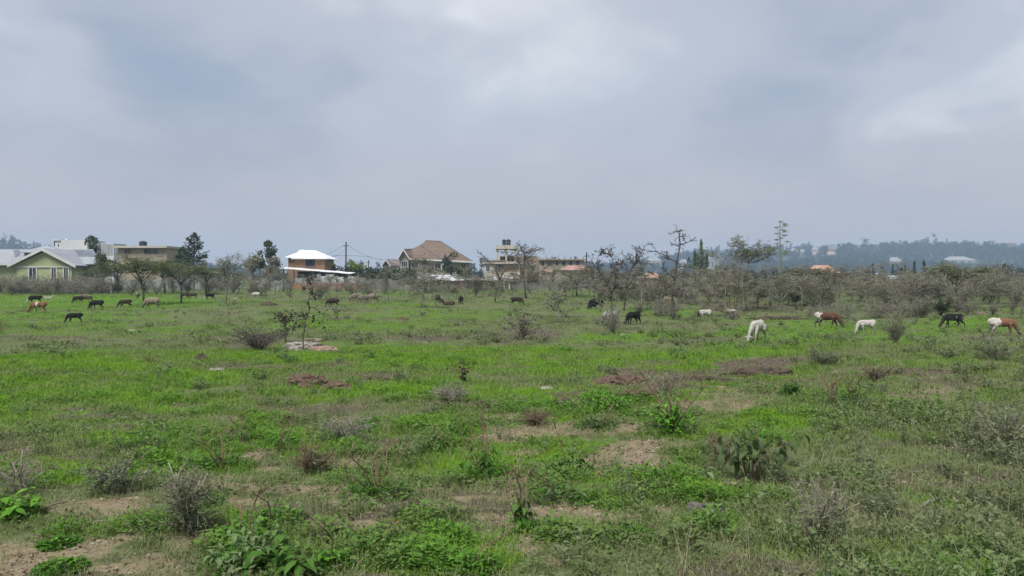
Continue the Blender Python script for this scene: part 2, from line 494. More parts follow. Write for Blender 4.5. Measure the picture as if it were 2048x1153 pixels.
# ------------------------------------------------------------------ plants that nobody could count
def scatter(name, pts, rot, scl, lush, idx, meshes, label, cat):
    col = bpy.data.collections.new(name + '_kinds')
    for i, me in enumerate(meshes):
        o = bpy.data.objects.new(f'{name}_kind_{i:02d}', me)
        col.objects.link(o)
    me = bpy.data.meshes.new(name)
    me.vertices.add(len(pts))
    me.vertices.foreach_set('co', np.asarray(pts, np.float32).ravel())
    for nm, tp, dat, key in (('rot', 'FLOAT_VECTOR', rot, 'vector'), ('scl', 'FLOAT', scl, 'value'), ('lush', 'FLOAT', lush, 'value'), ('kind_index', 'INT', idx, 'value')):
        a = me.attributes.new(nm, tp, 'POINT')
        a.data.foreach_set(key, np.asarray(dat, np.int32 if tp == 'INT' else np.float32).ravel())
    o = link(name, me)
    ng = bpy.data.node_groups.new(name, 'GeometryNodeTree')
    ng.interface.new_socket('Geometry', in_out='INPUT', socket_type='NodeSocketGeometry')
    ng.interface.new_socket('Geometry', in_out='OUTPUT', socket_type='NodeSocketGeometry')
    gi = ng.nodes.new('NodeGroupInput'); go = ng.nodes.new('NodeGroupOutput')
    iop = ng.nodes.new('GeometryNodeInstanceOnPoints')
    ci = ng.nodes.new('GeometryNodeCollectionInfo')
    ci.inputs['Collection'].default_value = col
    ci.inputs['Separate Children'].default_value = True; ci.inputs['Reset Children'].default_value = True
    def na(n, t):
        q = ng.nodes.new('GeometryNodeInputNamedAttribute'); q.data_type = t; q.inputs['Name'].default_value = n
        return q.outputs['Attribute']
    L = ng.links.new
    L(gi.outputs[0], iop.inputs['Points']); L(ci.outputs[0], iop.inputs['Instance'])
    iop.inputs['Pick Instance'].default_value = True
    L(na('kind_index', 'INT'), iop.inputs['Instance Index'])
    L(na('rot', 'FLOAT_VECTOR'), iop.inputs['Rotation']); L(na('scl', 'FLOAT'), iop.inputs['Scale'])
    L(iop.outputs[0], go.inputs[0])
    md = o.modifiers.new('scatter', 'NODES'); md.node_group = ng
    tag(o, label, cat, kind='stuff')
    return o

def blade(mb, p, az, lean, ln, w, segs=3, curl=0.5, m=0):
    """one arching grass blade"""
    d = Vector((math.cos(az), math.sin(az), 0)); sd = Vector((-d.y, d.x, 0))
    pts = []; q = Vector(p); an = lean
    for i in range(segs + 1):
        pts.append(q.copy())
        q = q + (d * math.sin(an) + Vector((0, 0, 1)) * math.cos(an)) * (ln / segs)
        an += curl / segs
    o = len(mb.v)
    for i, q in enumerate(pts[:-1]):
        ww = w * (1 - 0.75 * i / segs) * 0.5
        mb.v.extend([q + sd * ww, q - sd * ww])
    mb.v.append(pts[-1])
    for i in range(segs - 1):
        a = o + 2 * i
        mb.f.append((a, a + 1, a + 3, a + 2)); mb.m.append(m)
    a = o + 2 * (segs - 1)
    mb.f.append((a, a + 1, o + 2 * segs)); mb.m.append(m)

GRASS_LUSH = foliage('grass_blade', (0.122, 0.238, 0.016), (0.212, 0.372, 0.034), lush=((0.122, 0.172, 0.052), (0.215, 0.272, 0.102)), source='object', trans=0.3)
HERB = foliage('herb_leaf', (0.062, 0.158, 0.016), (0.130, 0.270, 0.034), lush=((0.090, 0.128, 0.044), (0.155, 0.200, 0.076)), source='object', trans=0.28)
SAGE = foliage('sage_leaf', (0.095, 0.155, 0.050), (0.170, 0.235, 0.090), lush=((0.110, 0.138, 0.066), (0.190, 0.215, 0.118)), source='object', trans=0.25)
DRY = foliage('dry_blade', (0.185, 0.210, 0.095), (0.290, 0.312, 0.160), lush=((0.175, 0.180, 0.095), (0.315, 0.310, 0.185)), source='object', trans=0.2)

rng = random.Random(11)
def mk_grass(n, rad, h0, h1, w, seed, lean=0.9):
    r = random.Random(seed); mb = MB()
    for _ in range(n):
        a = r.uniform(0, 6.283); q = rad * math.sqrt(r.random())
        blade(mb, (q * math.cos(a), q * math.sin(a), -0.01), r.uniform(0, 6.283), r.uniform(0.1, lean), r.uniform(h0, h1), w * r.uniform(.7, 1.3), 3, r.uniform(0.2, 1.2))
    return mb.mesh('grass_tuft', [GRASS_LUSH])
def mk_herb(n, rad, hgt, ln, seed, mat):
    r = random.Random(seed); mb = MB()
    for _ in range(n):
        a = r.uniform(0, 6.283); q = rad * math.sqrt(r.random())
        z = hgt * (1 - (q / rad) ** 2 * 0.7) * r.uniform(0.15, 1.0)
        p = Vector((q * math.cos(a), q * math.sin(a), z))
        d = Vector((math.cos(a) + r.uniform(-.9, .9), math.sin(a) + r.uniform(-.9, .9), r.uniform(-0.3, 0.7)))
        l = ln * r.uniform(.6, 1.25)
        mb.leaf(p, d, l, l * r.uniform(.45, .7), Vector((r.uniform(-.5, .5), r.uniform(-.5, .5), 1)))
    for _ in range(max(4, n // 14)):
        a = r.uniform(0, 6.283)
        blade(mb, (0, 0, -0.01), a, r.uniform(.1, .9), hgt * r.uniform(.8, 1.3), 0.006, 3, 0.5)
    return mb.mesh('herb_clump', [mat])
def mk_dry(n, rad, h0, h1, w, seed):
    r = random.Random(seed); mb = MB()
    for _ in range(n):
        a = r.uniform(0, 6.283); q = rad * math.sqrt(r.random())
        blade(mb, (q * math.cos(a), q * math.sin(a), -0.01), r.uniform(0, 6.283), r.uniform(0.05, 1.35), r.uniform(h0, h1), w * r.uniform(.7, 1.3), 4, r.uniform(-0.4, 1.6))
    return mb.mesh('dry_tuft', [DRY])
def mk_sage(seed, stems, hgt, ln, spread=0.6):
    r = random.Random(seed); mb = MB()
    for _ in range(stems):
        az = r.uniform(0, 6.283); lean = r.uniform(0.05, spread); h = hgt * r.uniform(.55, 1.15)
        d = Vector((math.cos(az) * math.sin(lean), math.sin(az) * math.sin(lean), math.cos(lean)))
        b = Vector((r.uniform(-.1, .1), r.uniform(-.1, .1), -0.01))
        blade(mb, b, az, lean, h, 0.008, 3, 0.3)
        k = int(h / 0.022)
        for i in range(k):
            t = r.uniform(0.15, 1.02)
            p = b + d * (h * t) + Vector((math.cos(az), math.sin(az), -0.2)) * (0.04 * t * t)
            a = r.uniform(0, 6.283); l = ln * r.uniform(.6, 1.3)
            mb.leaf(p, Vector((math.cos(a), math.sin(a), r.uniform(-.2, .9))), l, l * r.uniform(.32, .5), Vector((r.uniform(-.6, .6), r.uniform(-.6, .6), 1)))
    return mb.mesh('weed_clump', [SAGE])

def field_points(r0, r1, dens, seed, ang=R(41)):
    g = np.random.default_rng(seed)
    area = ang * (r1 * r1 - r0 * r0)
    n = int(area * dens)
    th = g.uniform(-ang, ang, n); rr = np.sqrt(g.uniform(r0 * r0, r1 * r1, n))
    return rr * np.sin(th), rr * np.cos(th), g
def emit(lst, x, y, g, keep, smin, smax, lush, kinds, tilt=0.15, far=1.0):
    k = keep
    x, y, lush = x[k], y[k], lush[k]
    n = len(x)
    z = gh(x, y)
    rot = np.stack([g.normal(0, tilt, n), g.normal(0, tilt, n), g.uniform(0, 6.283, n)], 1)
    lst.append((np.stack([x, y, z], 1), rot, g.uniform(smin, smax, n) * far, lush, g.choice(kinds, n)))
def flush(name, lst, meshes, label, cat):
    cols = [np.concatenate(c) for c in zip(*lst)]
    scatter(name, *cols, meshes, label, cat)

GR = [mk_grass(32, .11, .025, .06, .006, 1, 1.2), mk_grass(36, .13, .03, .075, .007, 2, 1.2), mk_grass(28, .10, .02, .05, .006, 3, 1.2), mk_grass(34, .11, .04, .10, .006, 4, 0.8),
      mk_grass(64, .42, .03, .065, .018, 5, 1.2), mk_grass(68, .46, .03, .075, .020, 6, 1.2), mk_grass(70, 1.0, .05, .11, .045, 7, 1.2), mk_grass(70, 1.1, .05, .10, .05, 8, 1.2)]
HB = [mk_herb(70, .13, .07, .032, 11, HERB), mk_herb(90, .17, .11, .036, 12, HERB), mk_herb(60, .12, .05, .026, 13, HERB), mk_herb(80, .16, .14, .045, 14, HERB),
      mk_herb(60, .34, .13, .075, 15, HERB), mk_herb(60, .8, .20, .16, 16, HERB)]
DR = [mk_dry(26, .10, .05, .14, .004, 21), mk_dry(26, .12, .08, .22, .004, 22), mk_dry(18, .09, .05, .12, .005, 23), mk_dry(34, .30, .08, .18, .010, 24), mk_dry(40, .7, .12, .26, .024, 25),
      mk_dry(22, .14, .22, .48, .005, 26)]
SG = [mk_sage(31, 7, .22, .045), mk_sage(32, 9, .30, .05), mk_sage(33, 6, .38, .05, .4), mk_sage(34, 12, .20, .045, 1.0), mk_sage(35, 14, .26, .08, 1.2)]

grass, herb, dry, sage = [], [], [], []
# close ground
for (r0, r1, dg, dh, dd, big) in ((3.2, 8.5, 270, 130, 120, 0), (8.5, 14, 170, 66, 74, 0), (14, 24, 75, 20, 30, 0)):
    x, y, g = field_points(r0, r1, dg, int(r0 * 10) + 1)
    lush, tan, dark, right, px, py = fields(x, y)
    pr = 0.42 + 0.75 * lush
    pr = pr * (1 - 0.88 * np.clip(tan, 0, 1)) * (1 - 0.75 * dark)
    emit(grass, x, y, g, g.random(len(x)) < pr, .75, 1.35, lush, [0, 1, 2, 3, 0, 1], far=1.0 if r0 < 14 else 1.45)
    x, y, g = field_points(r0, r1, dh, int(r0 * 10) + 2)
    lush, tan, dark, right, px, py = fields(x, y)
    clump = sstep(0.40, 0.55, fbm(x / 0.8, y / 0.8, 81, 3))
    pr = (0.10 + 0.9 * lush * (0.35 + 0.65 * (1 - sstep(12, 20, np.hypot(x, y))))) * clump * (1 - 0.92 * tan) * (1 - 0.7 * dark)
    emit(herb, x, y, g, g.random(len(x)) < pr, .7, 1.4, lush, [0, 1, 2, 3])
    x, y, g = field_points(r0, r1, dd, int(r0 * 10) + 3)
    lush, tan, dark, right, px, py = fields(x, y)
    pr = (0.55 - 0.40 * lush + 0.25 * dark) * (1 - 0.50 * tan) * (0.3 + 0.9 * sstep(.4, .6, fbm(x / 1.1, y / 1.1, 91, 3)))
    emit(dry, x, y, g, g.random(len(x)) < pr, .7, 1.3, lush, [0, 1, 2, 0, 2], 0.3)
# middle field
for (r0, r1, dg, dh, dd, gk, hk, dk) in ((24, 40, 9, 3.6, 2.8, [4, 5], [4], [3]), (40, 66, 3.6, 1.5, 0.9, [4, 5], [4], [3]), (66, 135, .75, .22, .10, [6, 7], [5], [4])):
    x, y, g = field_points(r0, r1, dg, int(r0 * 10) + 1)
    lush, tan, dark, right, px, py = fields(x, y)
    emit(grass, x, y, g, g.random(len(x)) < (0.45 + .6 * lush) * (1 - .85 * np.maximum(tan, dark)), .65, 1.05, lush, gk)
    x, y, g = field_points(r0, r1, dh, int(r0 * 10) + 2)
    lush, tan, dark, right, px, py = fields(x, y)
    emit(herb, x, y, g, g.random(len(x)) < (0.75 - 0.35 * lush) * sstep(.38, .55, fbm(x / 1.4, y / 1.4, 82, 3)), .5, 1.25, lush * .5, hk)
    x, y, g = field_points(r0, r1, dd, int(r0 * 10) + 3)
    lush, tan, dark, right, px, py = fields(x, y)
    emit(dry, x, y, g, g.random(len(x)) < (0.7 - .6 * lush) * sstep(.42, .58, fbm(x / 3, y / 3, 92, 3)), .7, 1.3, lush, dk)
# sage-like weeds over the right-hand bank, some everywhere
for (r0, r1, ds) in ((3.2, 9, 34), (9, 16, 20), (16, 30, 9), (30, 60, 2.0)):
    x, y, g = field_points(r0, r1, ds, int(r0 * 10) + 5)
    lush, tan, dark, right, px, py = fields(x, y)
    cl_ = sstep(0.42, 0.58, fbm(x / 1.6, y / 1.6, 101, 3))
    pr = (0.05 + 0.60 * right + 0.30 * sstep(1150, 1350, px) * sstep(760, 640, py) + 0.20 * sstep(860, 900, py) * sstep(980, 930, py)) * (0.30 + 0.7 * cl_) * (1 - .7 * tan)
    big = r0 >= 16
    emit(sage, x, y, g, g.random(len(x)) < pr, .6, 1.25 if not big else 1.1, lush, [3, 4] if big else [0, 1, 2, 3, 0])
    x, y, g = field_points(r0, r1, ds * .6, int(r0 * 10) + 6)
    lush, tan, dark, right, px, py = fields(x, y)
    emit(dry, x, y, g, g.random(len(x)) < (0.02 + 0.22 * right) * (1 - tan), .7, 1.2, lush * .5, [5])
# crumbs of soil and small pebbles where the ground is bare
def mk_clod(seed, n, rad, sz):
    r = random.Random(seed); mb = MB()
    for _ in range(n):
        a = r.uniform(0, 6.283); q = rad * math.sqrt(r.random()); s_ = sz * r.uniform(.3, 1.2); c = Vector((q * math.cos(a), q * math.sin(a), s_ * .3))
        mb.add([c + Vector((r.uniform(.6, 1.2) * s_ * u[0], r.uniform(.6, 1.2) * s_ * u[1], r.uniform(.4, .9) * s_ * u[2])) for u in ((1, 0, 0), (0, 1, 0), (-1, 0, 0), (0, -1, 0), (0, 0, 1), (0, 0, -1))],
               [(0, 1, 4), (1, 2, 4), (2, 3, 4), (3, 0, 4), (1, 0, 5), (2, 1, 5), (3, 2, 5), (0, 3, 5)])
    return mb.mesh('clods', [CLOD])
CLOD = foliage('clod', (.075, .050, .034), (.21, .155, .11), (.30, .26, .20), trans=0.0, rough=.95)
CL = [mk_clod(1, 14, .12, .010), mk_clod(2, 10, .14, .016), mk_clod(3, 5, .12, .024), mk_clod(4, 20, .16, .008)]
clods = []
x, y, g = field_points(3.2, 20, 46, 909)
lush, tan, dark, right, px, py = fields(x, y)
emit(clods, x, y, g, g.random(len(x)) < .05 + .9 * np.maximum(tan, dark * .8), .7, 1.4, lush, [0, 1, 2, 3, 0, 3])
flush('soil_clods', clods, CL, 'crumbs of soil and small pebbles on bare ground', 'clods')
flush('grass', grass, GR, 'short green grass cropped by the herd across the field', 'grass')
flush('low_herbs', herb, HB, 'small leafy herbs growing in clumps among the grass', 'ground cover')
flush('dry_grass', dry, DR, 'pale dry grass stalks tangled over the ground', 'dry grass')
flush('grey_weeds', sage, SG, 'grey green weeds covering the rough bank', 'weeds')
# ------------------------------------------------------------------ hills and the wood on them
def prof(px, pts):
    xs = [p[0] for p in pts]; ys = [p[1] for p in pts]
    return np.interp(px, xs, ys)
HILL_R = [(1050, 548), (1180, 541), (1260, 534), (1300, 527), (1350, 516), (1395, 511), (1450, 508), (1520, 506), (1600, 505), (1680, 497), (1750, 497), (1830, 497), (1900, 496), (2048, 497), (2300, 492), (2700, 505)]
HILL_L = [(-700, 500), (-300, 486), (-100, 486), (0, 491), (40, 496), (80, 503), (130, 515), (200, 528), (330, 540), (480, 548)]
def hill(name, pts, D0, D1, D2, p0, p1, label):
    """D0 foot, D1 ridge, D2 back foot"""
    nx, ny = 150, 46
    pxs = np.linspace(p0, p1, nx); ds = np.concatenate([np.linspace(D0, D1, 30), np.linspace(D1, D2, 17)[1:]])
    PX, DD = np.meshgrid(pxs, ds, indexing='ij')
    xx = (PX - 1024) / FPX * D1 * (0.75 + 0.25 * DD / D1)
    ridge = CAMZ + (HOR - prof(PX, pts)) / FPX * D1
    t = np.where(DD <= D1, sstep(D0, D1, DD) * 0.55 + 0.45 * np.clip((DD - D0) / (D1 - D0), 0, 1), 1 - sstep(D1, D2, DD))
    zz = np.maximum(ridge, 0) * t + (fbm(xx / 90, DD / 90, 7, 3) - 0.5) * 9 * t - 0.4 * (1 - t)
    v = np.stack([xx.ravel(), DD.ravel(), zz.ravel()], 1)
    i, j = np.meshgrid(np.arange(nx - 1), np.arange(ny - 1), indexing='ij')
    a = (i * ny + j).ravel()
    f = np.stack([a, a + ny, a + ny + 1, a + 1], 1)
    me = bpy.data.meshes.new(name); me.from_pydata(v.tolist(), [], f.tolist())
    me.polygons.foreach_set('use_smooth', [True] * len(me.polygons))
    me.materials.append(M['hill_soil']); me.update()
    tag(link(name, me), label, 'hill', kind='structure')
    return pxs, ds, xx, zz
M['hill_soil'] = surf('hill_ground', (0.03, 0.042, 0.022), (0.085, 0.085, 0.05), 0.02, 0.95, 0.1)
def clump_cloud(mb, r, c, rx, ry, rz, n, size, m=0, shell=0.55):
    """leaf-clump faces through an uneven ellipsoid"""
    for _ in range(n):
        while True:
            q = Vector((r.uniform(-1, 1), r.uniform(-1, 1), r.uniform(-1, 1)))
            if q.length <= 1 and q.length > shell * r.random(): break
        p = Vector((c[0] + q.x * rx, c[1] + q.y * ry, c[2] + q.z * rz))
        d = Vector((r.uniform(-1, 1), r.uniform(-1, 1), r.uniform(-.6, .8)))
        s = size * r.uniform(.6, 1.4)
        mb.leaf(p, d, s, s * .8, Vector((r.uniform(-1, 1), r.uniform(-1, 1), r.uniform(-.2, 1))), m)
def far_tree_mesh(seed, h, kind):
    r = random.Random(seed); mb = MB()
    mb.tube([(0, 0, -1), (0.1, 0, h * .4), (0, .1, h * .8)], [h * .025, h * .02, h * .008], 4, 1)
    if kind == 'round':
        for _ in range(7):
            a = r.uniform(0, 6.28); q = h * r.uniform(.05, .24)
            clump_cloud(mb, r, (q * math.cos(a), q * math.sin(a), h * r.uniform(.4, .85)), h * .2, h * .2, h * .15, 34, h * .085)
    elif kind == 'tall':
        for k in range(9):
            z = h * (.3 + .07 * k); q = h * .1 * r.random(); a = r.uniform(0, 6.28)
            clump_cloud(mb, r, (q * math.cos(a), q * math.sin(a), z), h * .13, h * .13, h * .09, 24, h * .07)
    elif kind == 'spire':
        for k in range(10):
            z = h * (.12 + .088 * k); w = h * .17 * (1 - k / 10.5)
            clump_cloud(mb, r, (0, 0, z), w, w, h * .07, 22, h * .06)
    else:
        for _ in range(9):
            a = r.uniform(0, 6.28); q = h * r.uniform(.1, .4)
            clump_cloud(mb, r, (q * math.cos(a), q * math.sin(a), h * r.uniform(.62, .9)), h * .17, h * .17, h * .07, 24, h * .075)
    return mb.mesh('far_tree', [M['hill_leaf'], M['bark_dark']])
FT = [far_tree_mesh(1, 13, 'round'), far_tree_mesh(2, 11, 'round'), far_tree_mesh(3, 16, 'tall'), far_tree_mesh(4, 13, 'spire'), far_tree_mesh(5, 11, 'umbrella'), far_tree_mesh(6, 15, 'round')]
def wood(name, hl, n, seed, label, gap=0.0, dmin=0):
    pxs, ds, xx, zz = hl
    g = np.random.default_rng(seed)
    u = g.uniform(0, len(pxs) - 1.001, n); w = g.uniform(0, 34, n)
    i = u.astype(int); j = w.astype(int); fu = u - i; fw = w - j
    def bil(A): return (A[i, j] * (1 - fu) + A[i + 1, j] * fu) * (1 - fw) + (A[i, j + 1] * (1 - fu) + A[i + 1, j + 1] * fu) * fw
    DD = np.broadcast_to(ds, xx.shape)
    x, y, z = bil(xx), bil(DD), bil(zz)
    k = fbm(x / 110, y / 110, 5, 3) > gap
    tpx = 1024 + FPX * x / y
    for q in HILL_HOUSES:        # the plots of the houses are cleared of trees
        k &= ~((np.abs(tpx - q[0]) < q[1] * .5 + 1) & (y > q[4] - 130) & (y < q[4] + 14))
    x, y, z = x[k], y[k], z[k]
    m = len(x)
    rot = np.stack([np.zeros(m), np.zeros(m), g.uniform(0, 6.28, m)], 1)
    scatter(name, np.stack([x, y, z - 0.3], 1), rot, g.uniform(.5, 1.0, m) ** 1.6 * (.75 + 1.5 * (fbm(x / 130, y / 130, 15, 3) - .25)), np.zeros(m), g.choice([0, 1, 2, 3, 4, 5, 0, 1], m), FT, label, 'wood')
HILL_HOUSES = [
    (1893 + 32, 58, 513, 521, 1150, 'hill_roof', 'hill_white', 'large pale villa halfway up the wooded hill'),
    (1792, 28, 515, 523, 1150, 'hill_roof', 'hill_white', 'pale house with pointed roof on the lower wooded slope'),
    (1666, 20, 489, 499, 1440, 'dark_roof', 'pink_roof', 'reddish house at the end of the bare ridge'),
    (1632, 14, 494, 500, 1400, 'hill_roof', 'hill_white', 'white roofed house among the hilltop houses'),
    (1606, 16, 499, 504, 1400, 'hill_roof', 'hill_white', 'low grey roofed house on the bare ridge'),
    (1634, 20, 503, 510, 1350, 'pink_roof', 'beige_wall', 'pink roofed house just below the ridge'),
    (1588, 14, 497, 503, 1420, 'hill_roof', 'beige_wall', 'small beige house beside the agave stalk on the ridge'),
    (1664, 20, 503, 511, 1340, 'orange_roof', 'peach_wall', 'orange roofed house below the reddish one'),
    (1752, 12, 489, 493, 1480, 'hill_roof', 'hill_white', 'pale roof peeping out of the ridge wood'),
    (1712, 10, 490, 494, 1480, 'hill_roof', 'hill_white', 'tiny white house on the ridge between tall trees'),
    (1985, 14, 489, 493, 1480, 'hill_roof', 'hill_white', 'small cream house on the ridge near the red flat one'),
    (2022, 24, 484, 487, 1480, 'pink_roof', 'maroon', 'long red flat house on the ridge end'),
    (1425, 30, 514, 522, 1120, 'dark_roof', 'hill_white', 'cream house glimpsed behind the dark candelabra tree'),
    (1308, 32, 515, 522, 1200, 'hill_roof', 'beige_wall', 'pinkish beige house on the low rise behind bare trees'),
    (1368, 18, 519, 526, 1180, 'hill_roof', 'hill_white', 'pale house at the foot of the near blue hill')]
hr = hill('hill', HILL_R, 900, 1500, 2300, 1040, 2900, 'long wooded hill behind the houses fading into haze')
hl_ = hill('hill', HILL_L, 700, 1150, 1800, -900, 560, 'low wooded hill behind the green gabled bungalow')
wood('hillside_wood', hr, 15000, 3, 'dense dark wood covering the long hazy hill', 0.36)
wood('hillside_wood', hl_, 4200, 4, 'dense dark wood on the hill behind the bungalow', 0.25)
def hill_z(h, x, y):
    pxs, ds, xx, zz = h
    DD = np.broadcast_to(ds, xx.shape)
    k = np.argmin((xx - x) ** 2 + (DD - y) ** 2)
    return float(zz.ravel()[k])
# trees that stand out on the skyline
def skyline(px, top, D, w, kind, h, label, src):
    x = X(px, D); zt = Z(top, D)
    zb = hill_z(h, x, D) if h is not None else ghs(x, D)
    hh = max(zt - zb, 4.0)
    r = random.Random(int(px))
    e_ = tag(empty('tree', (x, D, zb)), label, 'tree', 'tall trees on the hazy skyline')
    mb = MB()
    mb.tube([(0, 0, -.6), (.2, 0, hh * .5), (0, 0, hh * .92)], [hh * .025, hh * .018, hh * .006], 5)
    link('trunk', mb.mesh('trunk', [M['bark_dark']]), e_)
    mb = MB(); W = w / FPX * D * 0.5
    if kind == 'spire':
        for k in range(10):
            q = W * (1 - k / 10.5); clump_cloud(mb, r, (0, 0, hh * (.12 + .088 * k)), q, q, hh * .07, 26, hh * .06)
    else:
        lo = .35 if kind == 'round' else .25
        for _ in range(11):
            a = r.uniform(0, 6.28); q = W * r.uniform(.1, .75); z = r.uniform(lo, .95)
            q *= 1.15 - abs(z - .6)
            clump_cloud(mb, r, (q * math.cos(a), q * math.sin(a), hh * z), W * .42, W * .42, hh * .09, 36, max(hh * .05, W * .12))
    link('crown', mb.mesh('crown', [M['hill_leaf']]), e_)
for px, top, w, k, lab in ((1731, 471, 20, 'round', 'round topped tree rising above the wooded ridge'), (1852, 474, 18, 'tall', 'paired open tree on the wooded ridge beside the tallest'), (1871, 466, 15, 'tall', 'tallest ragged tree on the wooded ridge'),
                            (1893, 476, 9, 'spire', 'pointed spire tree on the wooded ridge'), (1535, 479, 18, 'tall', 'lone ragged tree on the ridge beside the agave stalk'), (1613, 487, 9, 'spire', 'small pointed tree beside the hilltop roofs'),
                            (1800, 480, 12, 'round', 'small round tree standing out of the ridge wood'), (1927, 480, 7, 'spire', 'slim spire tree on the ridge left of a flat roofed house')):
    skyline(px, top, 1490, w, k, hr, lab, None)
skyline(10, 468, 1140, 13, 'tall', hl_, 'feathery tall tree on the hill above the bungalow roof', None)
for i, (px, top, w, k, D) in enumerate(((700, 519, 16, 'round', 420), (722, 516, 14, 'tall', 460), (755, 522, 14, 'tall', 400), (962, 516, 16, 'round', 430), (975, 521, 16, 'round', 400), (948, 524, 18, 'round', 420), (1085, 514, 14, 'round', 380),
                                        (1105, 516, 16, 'round', 380), (1130, 518, 12, 'round', 400), (1150, 514, 9, 'spire', 390), (1200, 521, 18, 'round', 420), (1250, 524, 22, 'round', 420), (1745, 526, 16, 'spire', 230), (1785, 528, 12, 'spire', 240), (1810, 530, 16, 'spire', 230), (1828, 522, 14, 'spire', 230), (1848, 520, 13, 'spire', 240), (1765, 532, 18, 'round', 250))):
    where = ('behind the dark hedge' if px < 800 else 'between the tiled house and the tank tower' if px < 1000 else 'behind the tan unfinished block' if px < 1170 else
             'beyond the bare forked thorn tree' if px < 1300 else 'below the wooded hill beside the low white house')
    skyline(px, top, D, w, k, None, {'round': 'dark rounded distant tree ', 'tall': 'ragged tall distant tree ', 'spire': 'pointed dark distant tree '}[k] + where, None)

# ------------------------------------------------------------------ buildings
M['green_wall'] = surf('green_wall', (0.296, 0.326, 0.178), (0.340, 0.370, 0.207), 0.5, 0.85, 0.2)
M['white_trim'] = surf('white_trim', (0.459, 0.466, 0.459), (0.562, 0.570, 0.562), 1, 0.7, 0.3)
M['white_wall'] = surf('white_wall', (0.488, 0.503, 0.518), (0.592, 0.599, 0.607), 0.3, 0.85, 0.2)
M['grey_roof'] = surf('grey_roof', (0.244, 0.266, 0.296), (0.311, 0.333, 0.355), 0.6, 0.5, 0.4)
M['dark_roof'] = surf('dark_roof', (0.111, 0.122, 0.148), (0.148, 0.159, 0.185), 0.8, 0.5, 0.4)
M['white_roof'] = surf('white_roof', (0.720, 0.729, 0.747), (0.810, 0.819, 0.828), 0.4, 0.45, 0.5)
M['glass'] = surf('window_glass', (0.010, 0.013, 0.018), (0.03, 0.035, 0.045), 1.5, 0.12, 0.6)
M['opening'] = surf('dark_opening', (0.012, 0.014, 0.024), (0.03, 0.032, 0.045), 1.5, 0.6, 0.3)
M['beige_wall'] = surf('beige_wall', (0.252, 0.215, 0.163), (0.326, 0.285, 0.222), 0.6, 0.9, 0.2)
M['peach_wall'] = surf('peach_wall', (0.340, 0.252, 0.170), (0.414, 0.318, 0.222), 0.5, 0.9, 0.2)
M['cream_wall'] = surf('cream_wall', (0.385, 0.363, 0.303), (0.459, 0.429, 0.370), 0.5, 0.9, 0.2)
M['brown_wall'] = surf('brown_wall', (0.185, 0.141, 0.107), (0.252, 0.196, 0.148), 0.6, 0.9, 0.2)
M['concrete'] = surf('concrete', (0.163, 0.159, 0.148), (0.244, 0.237, 0.222), 0.8, 0.95, 0.2)
M['tank'] = surf('water_tank_plastic', (0.010, 0.013, 0.022), (0.022, 0.027, 0.042), 1.2, 0.35, 0.5)
M['sheet'] = surf('iron_sheet', (0.222, 0.237, 0.248), (0.340, 0.351, 0.355), 0.9, 0.5, 0.5)
M['sheet_dull'] = surf('iron_sheet_weathered', (0.118, 0.115, 0.111), (0.207, 0.204, 0.196), 0.9, 0.6, 0.4)
M['red_paint'] = surf('red_paint', (0.207, 0.056, 0.048), (0.266, 0.081, 0.070), 1.0, 0.7, 0.3)
M['maroon'] = surf('maroon_wall', (0.126, 0.063, 0.052), (0.192, 0.111, 0.089), 0.7, 0.85, 0.2)
M['pink_roof'] = surf('pink_roof', (.29, .170, .142), (.37, .230, .195), 0.6, 0.7, 0.3)
M['orange_roof'] = surf('orange_roof', (.31, .185, .130), (.40, .265, .20), 0.6, 0.7, 0.3)
M['post'] = surf('timber_post', (0.055, 0.05, 0.045), (0.12, 0.11, 0.10), 2, 0.9, 0.1)
M['wire'] = surf('wire', (0.02, 0.02, 0.022), (0.03, 0.03, 0.032), 2, 0.6, 0.3)
def sheetmat(name, c1, c2, pitch):
    t = NT(name); co = t.coord('Object')
    sp = t.n('ShaderNodeSeparateXYZ'); t.l(co, sp.inputs[0])
    w = t.math('FRACT', t.math('DIVIDE', sp.outputs['X'], pitch))
    line = t.ramp(w, 0.0, 0.07, 1, 0); line.node.clamp = True
    cell = t.n('ShaderNodeTexWhiteNoise', noise_dimensions='1D'); t.l(t.math('FLOOR', t.math('DIVIDE', sp.outputs['X'], pitch)), cell.inputs['W'])
    col = t.mix(t.ramp(t.noise(co, .8, 5, .6), .3, .7), c1, c2)
    dk = tuple(v * .72 for v in c1)
    col = t.mix(t.math('MULTIPLY', cell.outputs['Value'], .25), col, dk)
    col = t.mix(t.math('MULTIPLY', line, .55), col, tuple(v * .5 for v in c1))
    rust = t.ramp(t.noise(co, 1.6, 6, .7), .62, .8, 0, .35); rust.node.clamp = True
    col = t.mix(rust, col, (.22, .15, .10))
    t.bsdf(col, .5, .4, 0, w, .3, .03)
    return t.mat
